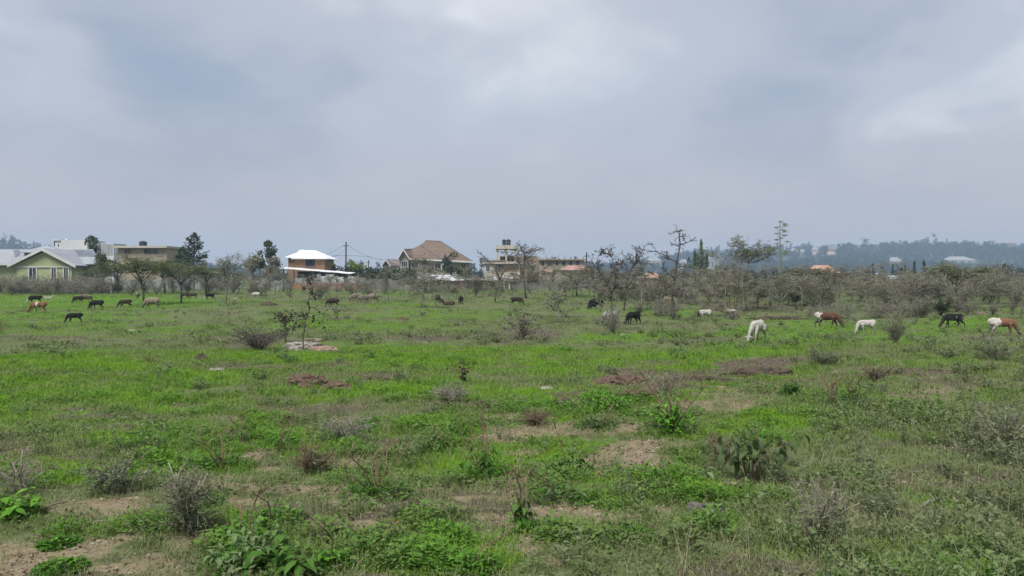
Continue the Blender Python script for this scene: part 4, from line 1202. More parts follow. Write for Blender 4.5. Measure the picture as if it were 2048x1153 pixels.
small_house(1153, 64, 531, 540.5, 150, 'pink_roof', 'cream_wall', 'house with faded pink hipped roof behind the umbrella acacia')
small_house(1096, 26, 539.5, 544, 138, 'orange_roof', 'beige_wall', 'small orange roofed house beside the peach flat roofed house')
small_house(1306, 40, 546, 556, 128, 'orange_roof', 'concrete', 'grey walled house with orange roof seen through thorn trees')
small_house(1651, 62, 530.5, 546, 150, 'orange_roof', 'beige_wall', 'house with pale orange hipped roof above the scrub')
small_house(1800, 42, 551, 562, 140, 'grey_roof', 'white_wall', 'low white house with grey gable roof half hidden in scrub', gable=True)
D = 142.0
t = House('domed_pillar', 1753, D, 'small white dome topped pillar above the scrub', 'pillar')
mb = MB(); x_, r_ = X(1753, D), X(1755.5, D) - X(1753, D)
mb.tube([(x_, D, ghs(x_, D) - .1), (x_, D, Z(553, D)), (x_, D, Z(549, D)), (x_, D, Z(547.6, D)), (x_, D, Z(547, D))], [r_ * .6, r_ * .6, r_, r_ * .8, r_ * .3], 10); t.part('pillar', mb, M['white_wall'])
# hillside houses
rr_ = random.Random(21)
for px, w, top, eave, D, roof, wall, lab in HILL_HOUSES:
    x_ = X(px, D); zb = hill_z(hr, x_, D) - 1.0 if D > 900 else -.3
    if D <= 900:
        zb = -.5
    e2 = Z(eave, D)
    small_house(px, w, top, eave, D, roof, wall, lab, group='houses on the hazy hill', base=min(zb, e2 - 3.0), windows=3)

# --- poles and wires
def pole(px, pyt, D, r, label, arm=True):
    x = X(px, D); g0 = ghs(x, D)
    t = empty('utility_pole', (x, D, g0)); tag(t, label, 'utility pole', 'utility poles')
    H = Z(pyt, D) - g0
    mb = MB(); mb.tube([(0, 0, -.3), (0, 0, H * .5), (.04, 0, H)], [r, r * .85, r * .7], 8); link('pole', mb.mesh('pole', [M['post']]), t)
    if arm:
        mb = MB(); mb.box(-.5, .5, -.16, -.06, H - .75, H - .62); link('cross_arm', mb.mesh('cross_arm', [M['post']]), t)
        for dx in (-.42, .42):
            mb = MB(); mb.tube([(dx, -.11, H - .62), (dx, -.11, H - .45)], [.06, .04], 6); link('insulator', mb.mesh('insulator', [M['white_trim']]), t)
    return Vector((x, D, g0 + H))
pA = pole(692, 484.5, 140, .17, 'tall grey utility pole with wires behind the dark hedge')
pB = pole(737, 520, 190, .16, 'short distant utility pole beside the small outbuilding')
pC = pole(1172.7, 505, 140, .16, 'grey utility pole beside the faded pink roof')
def wire(a, b, sag, label):
    mb = MB(); pts = []
    for i in range(13):
        t_ = i / 12; p = a.lerp(b, t_); p.z -= sag * 4 * t_ * (1 - t_); pts.append(p - a)
    mb.tube(pts, [.022] * 13, 4)
    o = link('overhead_wire', mb.mesh('overhead_wire', [M['wire']]), None, loc=a); tag(o, label, 'wire', 'overhead wires')
z6 = Vector((0, 0, -.6))
wire(pA + z6 + Vector((-.42, 0, 0)), Vector((X(640, 122), 122, Z(512, 122))), .3, 'wire from the tall pole to the white hipped roof')
wire(pA + z6 * 2, Vector((X(655, 123), 123, Z(517, 123))), .3, 'lower wire from the tall pole to the white hipped roof corner')
wire(pA + z6 + Vector((.42, 0, 0)), Vector((X(768, 157), 157, Z(519.5, 157))), .6, 'wire from the tall pole down to the small outbuilding')
wire(Vector((X(650, 123), 123, Z(514, 123))), Vector((X(766, 157.5), 157.5, Z(521, 157.5))), -.5, 'nearly level wire crossing below the tall pole top')
wire(pC + Vector((0, 0, -.2)), Vector((X(1215, 120), 120, Z(525, 120))), .3, 'wire running down from the pole by the pink roof')
mb = MB(); Dm = 800.0; zb = 20.0
mb.tube([(0, 0, 0), (0, 0, Z(486.5, Dm) - zb)], [.9, .4], 6)
ob = empty('radio_mast', (X(1438, Dm), Dm, 0)); tag(ob, 'thin mast with round dish standing above the far trees', 'mast')
mb = MB(); mb.tube([(0, 0, -.5), (0, 0, Z(492, Dm)), (0, 0, Z(487, Dm))], [.7, .45, .4], 6); link('mast', mb.mesh('mast', [M['concrete']]), ob)
mb = MB(); mb.tube([(0, -.6, Z(490.5, Dm)), (0, -.6, Z(487.5, Dm))], [1.5, 1.5], 12); link('drum', mb.mesh('drum', [M['white_trim']]), ob)
for px, t_, b_, D, lab in ((222, 556, 574, 92, 'white painted post by the scrub below the bungalow'), (883, 529, 552, 117, 'slim white lamp post in front of the tiled house')):
    x_ = X(px, D); ob = empty('white_post', (x_, D, ghs(x_, D))); tag(ob, lab, 'post')
    mb = MB(); H = Z(t_, D) - ghs(x_, D); mb.tube([(0, 0, -.1), (.02, 0, H)], [.07, .06], 8); link('post', mb.mesh('post', [M['white_trim']]), ob)
    if px == 883:
        mb = MB(); mb.box(-.02, .35, -.08, .08, H - .03, H + .06); link('lamp_head', mb.mesh('lamp_head', [M['white_trim']]), ob)

# ------------------------------------------------------------------ haze
mb = MB(); mb.box(-4500, 4500, -300, 2700, -6, 105)
haze = link('haze', mb.mesh('haze', []))
t = NT('haze_air')
pv = t.n('ShaderNodeVolumePrincipled')
pv.inputs['Density Attribute'].default_value = ''
pv.inputs['Color'].default_value = (0.56, 0.74, 1.0, 1)
pv.inputs['Density'].default_value = 0.00042
pv.inputs['Anisotropy'].default_value = 0.1
t.l(pv.outputs[0], t.out.inputs['Volume'])
haze.data.materials.append(t.mat)
tag(haze, 'pale blue haze filling the distant air', 'haze', kind='stuff')
# ------------------------------------------------------------------ thorn trees
def perp(d, r):
    while True:
        q = Vector((r.uniform(-1, 1), r.uniform(-1, 1), r.uniform(-1, 1)))
        q = q - d * q.dot(d)
        if q.length > .2: return q.normalized()
def polyline_at(pts, t):
    L = [(pts[i + 1] - pts[i]).length for i in range(len(pts) - 1)]
    s = sum(L) * t
    for i, l in enumerate(L):
        if s <= l or i == len(L) - 1:
            return pts[i].lerp(pts[i + 1], min(1, s / max(l, 1e-6))), (pts[i + 1] - pts[i]).normalized()
        s -= l
class Tree:
    def __init__(s, seed, scale=1.0):
        s.r = random.Random(seed); s.w = MB(); s.c = MB(); s.k = scale
    def zig(s, p, d, ln, n, bend, up=0.0, flat=0.0):
        pts = [p.copy()]; d = d.normalized()
        for i in range(n):
            d = (d + Vector((s.r.uniform(-1, 1), s.r.uniform(-1, 1), s.r.uniform(-1, 1))) * bend + Vector((0, 0, up)))
            d.z *= (1 - flat); d.normalize()
            pts.append(pts[-1] + d * (ln / n))
        return pts
    def gall(s, p, sz):
        o = len(s.c.v)
        s.c.v.extend([p + Vector(q) * sz for q in ((1, 0, 0), (0, 1, 0), (-1, 0, 0), (0, -1, 0), (0, 0, 1), (0, 0, -1))])
        for f in ((0, 1, 4), (1, 2, 4), (2, 3, 4), (3, 0, 4), (1, 0, 5), (2, 1, 5), (3, 2, 5), (0, 3, 5)):
            s.c.f.append(tuple(o + i for i in f)); s.c.m.append(1)
    def leaves(s, p, n, spread, size, flat=.4):
        for _ in range(n):
            q = p + Vector((s.r.uniform(-1, 1) * spread, s.r.uniform(-1, 1) * spread, s.r.uniform(-1, 1) * spread * flat))
            d = Vector((s.r.uniform(-1, 1), s.r.uniform(-1, 1), s.r.uniform(-.3, .4)))
            l = size * s.r.uniform(.6, 1.4)
            s.c.leaf(q, d, l, l * .55, Vector((s.r.uniform(-.6, .6), s.r.uniform(-.6, .6), 1)))
    def dress(s, pts, r0, r1, twigs, tl, leaf, galls, lsize=.05, flat=.35, t0=.15, twig_r=.008, up=.06, sub=2):
        """a limb (list of points) with zig-zag twigs, leaf tufts and galls"""
        n = len(pts)
        rad = [r0 + (r1 - r0) * i / (n - 1) for i in range(n)]
        s.w.tube(pts, rad, 5 if r0 > .03 else 4)
        for _ in range(twigs):
            t = s.r.uniform(t0, 1.0)
            p, d = polyline_at(pts, t)
            q = perp(d, s.r); q.z = q.z * (1 - flat) + up
            dd = (q + d * s.r.uniform(.2, .9)).normalized()
            ln = tl * s.r.uniform(.45, 1.2) * (1.15 - .45 * t)
            tp = s.zig(p, dd, ln, 3, .28, up * .5, flat * .4)
            s.w.tube(tp, [twig_r * 1.4, twig_r, twig_r * .8, twig_r * .45], 3, cap=False)
            for _k in range(sub):
                a, b = polyline_at(tp, s.r.uniform(.3, 1))
                q = perp(b, s.r); q.z *= (1 - flat)
                sp = s.zig(a, (q + b * .6), ln * s.r.uniform(.3, .6), 2, .3, 0, flat * .4)
                s.w.tube(sp, [twig_r * .8, twig_r * .6, twig_r * .35], 3, cap=False)
                if leaf: s.leaves(sp[-1], leaf, ln * .16, lsize, .45); s.leaves(sp[1], max(1, leaf // 2), ln * .12, lsize, .45)
                if galls and s.r.random() < galls: s.gall(sp[s.r.choice([1, 2])], .026 * s.k * s.r.uniform(.6, 1.3))
            if leaf: s.leaves(tp[2], leaf, ln * .15, lsize, .45)
            if galls and s.r.random() < galls: s.gall(tp[s.r.choice([1, 2, 3])], .032 * s.k * s.r.uniform(.6, 1.3))
    def make(s, name, loc, label, cat='tree', group=None, bark='bark', leafm='thorn_leaf', crown='crown', rz=0, scale=1.0):
        o = empty(name, loc, rz, scale); tag(o, label, cat, group)
        link('trunk', s.w.mesh('trunk', [M[bark]], True), o)
        if s.c.f: link(crown, s.c.mesh(crown, [M[leafm], M['gall']]), o)
        return o

def traced(seed, D, base, trunk, limbs, zoom, label, r0=.05, twigs=14, tl=.45, leaf=0, galls=.5, extra=3, lsize=.05, flat=.3, bark='bark', leafm='thorn_leaf', name='thorn_tree', sub=2, limb_r=.022, twig_r=.008, up=.06):
    """a tree whose main limbs were traced; it stands at distance D; limbs get their own depth"""
    ox, oy, k = zoom
    s = D / FPX
    bx, by = ox + base[0] / k, oy + base[1] / k
    T = Tree(seed)
    foot = Vector((X(bx, D), D, ghs(X(bx, D), D)))
    def loc(p, dy=0.0): return Vector(((ox + p[0] / k - bx) * s, dy, max((by - (oy + p[1] / k)) * s, -.05)))
    # small corrections so the foot reaches the ground
    tp = [loc(p, T.r.uniform(-.04, .04) * i) for i, p in enumerate([base] + trunk)]
    tp[0].z = -.12
    n = len(tp)
    fine = []
    for i in range(n - 1):
        fine.append(tp[i]); fine.append(tp[i].lerp(tp[i + 1], .5) + Vector((T.r.uniform(-.02, .02), T.r.uniform(-.03, .03), 0)))
    fine.append(tp[-1])
    T.dress(fine, r0, limb_r * .5, twigs, tl * .8, leaf, galls, lsize, flat, .35, twig_r, up, sub)
    H = max(p.z for p in tp) + .2
    made = []
    for L in limbs:
        ang = T.r.choice([-1, 1]) * T.r.uniform(.15, .75)
        st = loc(L[0]); pts = []
        near = min(fine, key=lambda q: (Vector((q.x, 0, q.z)) - Vector((st.x, 0, st.z))).length)
        y0 = near.y
        for p in L:
            q = loc(p); q.y = y0 + math.tan(ang) * abs(q.x - st.x) * .8 + T.r.uniform(-.03, .03)
            pts.append(q)
        made.append(pts)
        ln = sum((pts[i + 1] - pts[i]).length for i in range(len(pts) - 1))
        T.dress(pts, limb_r, limb_r * .3, max(5, int(twigs * ln / 1.2)), tl, leaf, galls, lsize, flat, .1, twig_r, up, sub)
    for i in range(extra):       # limbs toward and away from the field's edge, so the crown is round
        if not made: break
        src = T.r.choice(made); a = T.r.choice([-1, 1]) * T.r.uniform(1.1, 1.9); m_ = Matrix.Rotation(a, 3, 'Z'); b0 = src[0]
        pts = [b0 + m_ @ ((p - b0) * T.r.uniform(.65, .9)) for p in src]
        ln = sum((pts[i + 1] - pts[i]).length for i in range(len(pts) - 1))
        T.dress(pts, limb_r * .85, limb_r * .3, max(4, int(twigs * ln / 1.6)), tl, leaf, galls, lsize, flat, .1, twig_r, up, sub)
    return T.make(name, foot, label, bark=bark, leafm=leafm, group='thorn trees standing in the field')

z5 = (1160, 450, 5.012); z6_ = (1380, 440, 4.612); z4 = (930, 460, 7.877); z7 = (540, 560, 7.206); z8 = (960, 560, 7.208); r2_ = (400, 440, 4.551); r3_ = (750, 440, 4.551)
traced(101, 34.9, (318, 1000), [(316, 850), (318, 700)], [
    [(318, 690), (295, 620), (270, 570), (205, 480), (180, 420), (180, 330), (225, 240)], [(320, 690), (345, 600), (352, 480), (345, 390), (310, 300), (295, 215), (345, 188)],
    [(280, 575), (330, 500), (352, 400), (425, 330)], [(185, 440), (150, 400), (100, 320)], [(318, 740), (270, 700), (230, 745)], [(330, 640), (380, 610), (445, 635)], [(310, 300), (240, 270), (140, 262)],
    [(295, 620), (240, 640), (190, 670)], [(345, 400), (420, 370), (470, 385)]], z5, 'bare forked thorn tree dotted with galls rising from a shrub beside the piebald goat', .06, 14, .36, 1, .75, 3, .04, bark='bark_dark', limb_r=.030, twig_r=.011)
traced(102, 48, (435, 865), [(455, 760), (470, 640)], [
    [(470, 640), (460, 560), (490, 480), (560, 390), (640, 310), (690, 290)], [(470, 630), (520, 560), (540, 500), (600, 450)], [(560, 390), (610, 290), (650, 212), (690, 200)], [(540, 410), (490, 350), (425, 292)],
    [(490, 350), (520, 296)], [(455, 760), (400, 720), (360, 700)], [(470, 660), (560, 640), (610, 600)], [(560, 390), (640, 390), (720, 400)]], z5, 'leaning bare thorn tree with long limbs beside the black goat', .07, 12, .45, 1, .5, 4, .05, bark='bark_dark', limb_r=.034, twig_r=.013)
traced(103, 39.2, (935, 945), [(935, 800), (922, 640), (955, 540), (965, 380), (985, 260), (1005, 185), (985, 110), (975, 55)], [
    [(965, 360), (900, 335), (830, 280), (750, 255), (670, 240)], [(1005, 190), (1050, 180), (1105, 150)], [(1005, 190), (960, 200), (935, 190)], [(985, 115), (1025, 105)], [(975, 60), (940, 58)], [(978, 60), (1000, 66)],
    [(955, 540), (890, 480), (830, 430), (840, 370)], [(960, 520), (1030, 470), (1110, 390)], [(925, 640), (880, 580), (820, 520), (720, 480)], [(925, 650), (980, 630), (1060, 600)], [(960, 420), (1040, 400), (1090, 350)],
    [(930, 700), (860, 670), (780, 690)], [(940, 700), (1020, 680), (1100, 700)]], z5, 'tallest bare thorn tree with one leader reaching into the sky', .075, 13, .42, 1, .65, 4, .045, bark='bark_dark', limb_r=.032, twig_r=.012)
traced(104, 47, (615, 890), [(622, 700), (625, 600), (640, 540)], [[(622, 640), (570, 600), (530, 610)], [(622, 680), (680, 640), (720, 650)], [(630, 580), (590, 540), (560, 560)], [(632, 560), (690, 520), (720, 530)]], z5,
       'slim straight thorn tree just behind the black goat', .05, 12, .42, 1, .3, 3)
traced(105, 47, (505, 850), [(490, 700), (485, 570), (525, 480), (540, 400)], [
    [(540, 400), (520, 300), (440, 220), (355, 212)], [(540, 400), (480, 350), (375, 330)], [(540, 395), (600, 340), (720, 320), (835, 245)], [(545, 400), (620, 380), (720, 340), (825, 295)],
    [(525, 320), (532, 250), (480, 200), (428, 158)], [(530, 260), (570, 250), (630, 228)], [(560, 380), (600, 300), (680, 280), (760, 250)], [(530, 350), (460, 300), (400, 290)], [(488, 600), (430, 590), (360, 600)], [(490, 690), (440, 690), (390, 670)]],
       z6_, 'flat topped thorn acacia with green crown before the agave stalk', .075, 22, .5, 6, .12, 6, .06, .5, leafm='flat_leaf', up=.12)
traced(106, 42.5, (325, 880), [(330, 650), (320, 450)], [
    [(320, 450), (280, 400), (180, 320), (120, 270), (60, 250)], [(320, 450), (380, 400), (450, 385)], [(322, 440), (320, 350), (270, 310), (200, 300)], [(320, 350), (350, 300), (400, 208)], [(330, 560), (250, 540), (180, 560)],
    [(330, 600), (400, 560), (450, 580)], [(328, 680), (260, 650), (190, 660)], [(330, 680), (380, 660), (420, 690)], [(320, 480), (240, 460), (160, 480), (60, 420)]], z6_, 'grey thorn tree with straight pale trunk beside the white goat with black head', .05, 15, .5, 3, .2, 4, .055, .4, bark='twig_pale')
traced(107, 68, (960, 1000), [(920, 680), (910, 590), (938, 420), (940, 300), (880, 190), (808, 125)], [
    [(940, 300), (1020, 270), (1100, 240), (1195, 215)], [(940, 390), (1040, 340), (1110, 258)], [(930, 290), (880, 245), (770, 215)], [(935, 315), (840, 312), (760, 290)], [(920, 590), (870, 480), (800, 400), (780, 350), (690, 320), (575, 265)],
    [(940, 400), (1000, 410), (1060, 400)], [(930, 690), (1050, 640), (1230, 560), (1300, 480), (1400, 390)], [(920, 680), (820, 620), (720, 600)], [(930, 740), (1040, 720), (1180, 700)], [(925, 760), (820, 740), (740, 760)], [(880, 195), (930, 195)]],
       z4, 'tall thorn tree with high ragged leader before the tank tower', .085, 13, .75, 3, .5, 4, .09, .4, twig_r=.017, limb_r=.045, bark='bark_dark')
traced(108, 60, (470, 1140), [(500, 950), (545, 790)], [[(545, 790), (520, 700), (440, 560), (300, 430), (200, 360), (178, 298)], [(545, 790), (600, 690), (660, 600), (720, 440), (765, 405)], [(640, 620), (720, 590), (790, 600)], [(520, 700), (440, 690)], [(500, 950), (440, 930), (380, 960)]],
       z4, 'thorn tree with one long bare limb curving up past the tiled house', .07, 8, .5, 1, .15, 2, .07, .3, twig_r=.014, limb_r=.042, bark='bark_dark')
traced(109, 44, (410, 500), [(425, 350), (460, 200), (465, 20)], [[(440, 290), (390, 240), (340, 250)], [(455, 200), (490, 170), (520, 180)], [(425, 340), (380, 300), (300, 270)], [(465, 60), (420, 20)], [(465, 50), (510, 0)]], z8, 'thin wand like thorn sapling behind the bushy shrub', .035, 9, .35, 1, .3, 2)
traced(110, 36.2, (1135, 620), [(1135, 470), (1130, 300), (1130, 180)], [
    [(1110, 460), (1050, 410), (980, 350), (900, 310)], [(1130, 330), (1080, 270), (1000, 230), (930, 215)], [(1135, 330), (1200, 280), (1310, 245)], [(1135, 470), (1200, 460), (1340, 450)], [(1130, 185), (1190, 180), (1260, 160)], [(1130, 190), (1070, 160)],
    [(1130, 250), (1220, 225), (1290, 235)], [(1130, 400), (1060, 330), (960, 270)], [(1135, 520), (1200, 530), (1330, 540)]], z8, 'small dark stemmed thorn tree with wide spreading tiers right of the bushy shrub', .035, 20, .28, 3, .3, 5, .04, .5)
traced(112, 22.3, (463, 1050), [(470, 900), (485, 750), (495, 640), (520, 560), (560, 440), (575, 330), (592, 220), (560, 150), (540, 60), (510, 10)], [
    [(490, 690), (400, 672), (300, 690)], [(500, 600), (440, 530), (340, 520)], [(580, 420), (660, 440), (740, 500), (822, 572)], [(500, 700), (570, 660), (640, 612), (780, 640)], [(575, 155), (520, 150), (455, 155)], [(590, 285), (650, 305)], [(520, 560), (580, 560), (640, 600)],
    [(570, 380), (540, 330)], [(590, 240), (640, 200), (680, 240)], [(480, 780), (560, 740), (700, 700), (840, 690)], [(500, 610), (470, 560), (480, 500)], [(545, 80), (590, 60)], [(570, 180), (610, 150)]], z7,
       'young thorn tree thick with black galls in front of the pale rocks', .022, 8, .16, 1, .3, 1, .018, .2, limb_r=.012, twig_r=.006, bark='bark_dark')
traced(113, 25.6, (225, 905), [(225, 740), (210, 620)], [[(210, 620), (150, 560), (45, 480)], [(210, 610), (230, 540), (300, 480)], [(225, 640), (300, 580), (440, 570)], [(235, 700), (330, 680), (470, 660)], [(205, 620), (180, 540), (120, 470)], [(215, 640), (140, 600), (40, 560)], [(210, 600), (200, 520), (230, 470)], [(220, 600), (300, 530), (420, 530)]],
       z7, 'low crooked thorn bush with dense dark twigs beside the dead brush', .04, 26, .22, 3, .4, 5, .026, .45, bark='bark_dark', limb_r=.016, twig_r=.006)
traced(114, 37, (948, 608), [(938, 490)], [[(938, 490), (910, 440), (860, 390), (760, 360), (675, 390)], [(940, 490), (980, 450), (1060, 430), (1145, 452)], [(915, 440), (850, 425), (790, 430)], [(940, 500), (930, 450), (945, 420)]], z7, 'tiny forked thorn sapling below the dark brown goat', .025, 14, .25, 2, .3, 2, .035, .4, limb_r=.014, twig_r=.007)
traced(115, 35.8, (272, 945), [(258, 850), (240, 775)], [[(240, 775), (190, 760), (125, 728)], [(240, 775), (300, 755), (375, 735)], [(262, 880), (200, 878)], [(250, 800), (280, 770), (340, 770)]], r2_, 'small leafless thorn sapling with two flat arms standing alone on the grass', .026, 10, .25, 1, .2, 2, .035, .4, limb_r=.014, twig_r=.007)
traced(116, 49.5, (424, 820), [(425, 750), (440, 640), (450, 500), (440, 400)], [
    [(430, 650), (370, 600), (285, 560)], [(440, 630), (500, 590), (610, 560)], [(450, 510), (400, 470), (340, 420)], [(450, 510), (520, 470), (610, 480)], [(445, 420), (400, 390), (350, 385)], [(445, 560), (520, 540), (640, 600)], [(440, 600), (360, 560), (280, 600)],
    [(435, 700), (370, 690), (330, 720)], [(440, 420), (500, 410), (560, 430)], [(435, 680), (510, 660), (600, 640)]], r3_, 'tiered thorn tree standing before the tiled house', .055, 24, .5, 4, .15, 6, .06, .5)
traced(117, 76, (915, 705), [(915, 640)], [[(913, 700), (905, 590), (880, 540), (835, 505)], [(915, 650), (920, 590), (932, 525)], [(917, 690), (950, 600), (1000, 540), (1055, 515)], [(905, 590), (940, 545)], [(950, 600), (960, 540), (990, 500)]], r3_, 'many stemmed thorn tree fanning out before the maroon shed', .06, 20, .7, 3, .1, 3, .09, .4, twig_r=.013, limb_r=.045)
traced(118, 62, (240, 720), [(236, 560), (232, 470)], [[(232, 470), (190, 400), (160, 330)], [(232, 460), (290, 380), (270, 310)], [(234, 480), (330, 420), (400, 350), (510, 285)], [(234, 500), (170, 450), (110, 430)], [(235, 520), (330, 500), (440, 470)], [(300, 400), (370, 350), (360, 300)], [(236, 560), (160, 540), (100, 560)]], r2_,
       'bare spreading thorn tree left of the half built stone house', .08, 18, .7, 3, .1, 5, .08, .35, twig_r=.012, limb_r=.035)
# shrubs with several stems
def bush(seed, px, py, hpx, wpx, label, leaf=4, lsize=.03, stems=9, leafm='thorn_leaf', bark='bark', galls=0, twigs=14, flat=.4, name='thorn_bush', cat='bush', droop=0.0, group=None, tl=.3, tr=.006):
    p = P(px, py); s = (p.y) / FPX; H = hpx * s; W = wpx * s * .5
    T = Tree(seed)
    for i in range(stems):
        a = 6.283 * i / stems + T.r.uniform(-.4, .4); q = W * T.r.uniform(.35, 1.0); hh = H * T.r.uniform(.55, 1.0) * (1.1 - .35 * q / W)
        mid = Vector((math.cos(a) * q * .4, math.sin(a) * q * .4, hh * .55)); end = Vector((math.cos(a) * q, math.sin(a) * q, hh * (1 - droop)))
        pts = [Vector((T.r.uniform(-.05, .05), T.r.uniform(-.05, .05), -.06)), mid * .5 + Vector((T.r.uniform(-.03, .03), T.r.uniform(-.03, .03), 0)), mid, mid.lerp(end, .55) + Vector((0, 0, .03 * H)), end]
        T.dress(pts, .018 * max(H, .5), .005, twigs, tl * max(H, .5), leaf, galls, lsize, flat, .2, tr, .08)
    return T.make(name, p, label, cat, bark=bark, leafm=leafm, crown='foliage', group=group)
traced(111, 27.6, (630, 830), [(635, 740), (640, 640)], [[(630, 800), (560, 720), (480, 640), (420, 560)], [(640, 780), (640, 650), (600, 560), (560, 480)], [(640, 780), (680, 640), (760, 560), (860, 500)], [(630, 790), (560, 660), (520, 560), (470, 440)], [(650, 780), (720, 690), (850, 620), (940, 600)], [(640, 700), (610, 600), (640, 460), (640, 390)], [(620, 800), (520, 740), (380, 660), (330, 640)], [(640, 650), (720, 560), (800, 440)], [(630, 700), (540, 610), (400, 540), (280, 500)], [(660, 760), (780, 740), (900, 700)]], z8,
       'bushy tiered thorn shrub with greenish twigs standing alone mid field', .03, 24, .2, 4, .15, 6, .026, .55, limb_r=.014, twig_r=.006, name='thorn_bush')
bush(202, 1090, 684, 38, 60, 'pale dead brush leaning beside the bushy thorn shrub', 0, .03, 10, bark='twig_pale', name='dead_brush', twigs=12)
bush(203, 517, 701, 52, 165, 'grey dead brush heap beside the crooked thorn bush', 1, .03, 34, leafm='grey_leaf', bark='bark_dark', name='dead_brush', twigs=15, flat=.3)
bush(204, 1226, 668, 62, 66, 'tangled shrub round the foot of the forked thorn tree', 4, .03, 10, leafm='grey_leaf', twigs=14)
bush(205, 1882, 632, 44, 44, 'dark rounded shrub behind the mottled goat', 9, .06, 10, leafm='broad_leaf', bark='bark_dark', twigs=16, name='shrub')
bush(206, 1465, 640, 34, 54, 'grey twiggy brush around the resting brown goat', 2, .03, 10, leafm='grey_leaf', name='dead_brush', twigs=12)
bush(207, 1590, 612, 50, 54, 'dark dense bush in the scrub behind the white goat', 6, .07, 10, leafm='broad_leaf', bark='bark_dark', twigs=16, name='shrub')
bush(208, 845, 632, 16, 44, 'low grey brush at the foot of the tiered thorn tree', 1, .03, 9, leafm='grey_leaf', name='dead_brush', twigs=9)
bush(209, 1790, 690, 74, 70, 'loose grey shrub growing before the grazing white goat', 4, .035, 12, leafm='sage_leaf', bark='twig_pale', name='shrub', twigs=10, tr=.0045, flat=.1)
bush(210, 1990, 720, 60, 130, 'wide grey shrub below the brown and white goat', 5, .035, 13, leafm='sage_leaf', bark='twig_pale', name='shrub', twigs=10, tr=.0045, flat=.1)
bush(211, 1640, 728, 42, 90, 'low grey shrub on the soil bank', 5, .03, 12, leafm='sage_leaf', bark='twig_pale', name='shrub', twigs=9, tr=.0045, flat=.1)
bush(212, 1750, 764, 36, 60, 'reddish dry brush on the bank', 1, .03, 10, leafm='grey_leaf', bark='twig_brown', name='dead_brush', twigs=11)

# ------------------------------------------------------------------ the scrub belt: kinds, then copies
def kind_flat(seed, H, W, leaf=6):
    T = Tree(seed); r = T.r
    tr = [Vector((0, 0, -.1)), Vector((r.uniform(-.1, .1), 0, H * .25)), Vector((r.uniform(-.2, .2), r.uniform(-.2, .2), H * .5))]
    T.dress(tr, .022 * H, .014 * H, 0, .3, 0, 0)
    for i in range(9):
        a = 6.283 * i / 9 + r.uniform(-.3, .3); q = W * .5 * r.uniform(.55, 1.0)
        e_ = Vector((math.cos(a) * q, math.sin(a) * q, H * r.uniform(.84, 1.0)))
        b = tr[-1].lerp(tr[1], r.uniform(0, .5)); m1 = b.lerp(e_, .4) + Vector((0, 0, H * .06)); m2 = b.lerp(e_, .75) + Vector((0, 0, H * .06))
        T.dress([b, m1, m2, e_], .010 * H, .003 * H, 26, W * .17, leaf, .05, .10, .75, .35, .013, .03)
    return T, 'bark_dark', 'flat_leaf'
def kind_bare(seed, H, W, leaf=2, bark='bark'):
    T = Tree(seed); r = T.r
    tr = [Vector((0, 0, -.1))]
    for k in range(1, 6): tr.append(Vector((tr[-1].x + r.uniform(-.1, .1), tr[-1].y + r.uniform(-.1, .1), H * k / 5.0)))
    T.dress(tr, .016 * H, .003 * H, 16, .5, leaf, .12, .08, .2, .35, .011)
    for i in range(9):
        t_ = r.uniform(.22, .85); b, d = polyline_at(tr, t_); a = r.uniform(0, 6.283); q = W * .5 * r.uniform(.6, 1.0) * (1.15 - t_ * .6)
        e_ = b + Vector((math.cos(a) * q, math.sin(a) * q, H * r.uniform(.12, .32)))
        m1 = b.lerp(e_, .5) + Vector((r.uniform(-.1, .1), r.uniform(-.1, .1), H * .03))
        T.dress([b, m1, e_], .009 * H, .002 * H, 15, .55, leaf, .12, .08, .3, .2, .011)
    return T, bark, 'thorn_leaf'
def kind_scrub(seed, H, W, leaf=3):
    T = Tree(seed); r = T.r
    for i in range(8):
        a = r.uniform(0, 6.283); q = W * .5 * r.uniform(.3, 1.0); hh = H * r.uniform(.6, 1.0)
        pts = [Vector((r.uniform(-.15, .15), r.uniform(-.15, .15), -.1)), Vector((math.cos(a) * q * .35, math.sin(a) * q * .35, hh * .4)), Vector((math.cos(a) * q * .7, math.sin(a) * q * .7, hh * .75)), Vector((math.cos(a) * q, math.sin(a) * q, hh))]
        T.dress(pts, .012 * H, .003 * H, 24, .6, leaf, .08, .085, .35, .15, .011)
    return T, 'bark', 'grey_leaf'
def kind_brush(seed, H, W):
    T = Tree(seed); r = T.r
    for i in range(12):
        a = r.uniform(0, 6.283); q = W * .5 * r.uniform(.2, 1.0); hh = H * r.uniform(.5, 1.0)
        pts = [Vector((math.cos(a) * q * .5, math.sin(a) * q * .5, -.1)), Vector((math.cos(a) * q * .7, math.sin(a) * q * .7, hh * .5)), Vector((math.cos(a) * q, math.sin(a) * q, hh))]
        T.dress(pts, .02, .006, 20, .7, 1, 0, .09, .3, .05, .012)
    return T, 'bark', 'grey_leaf'
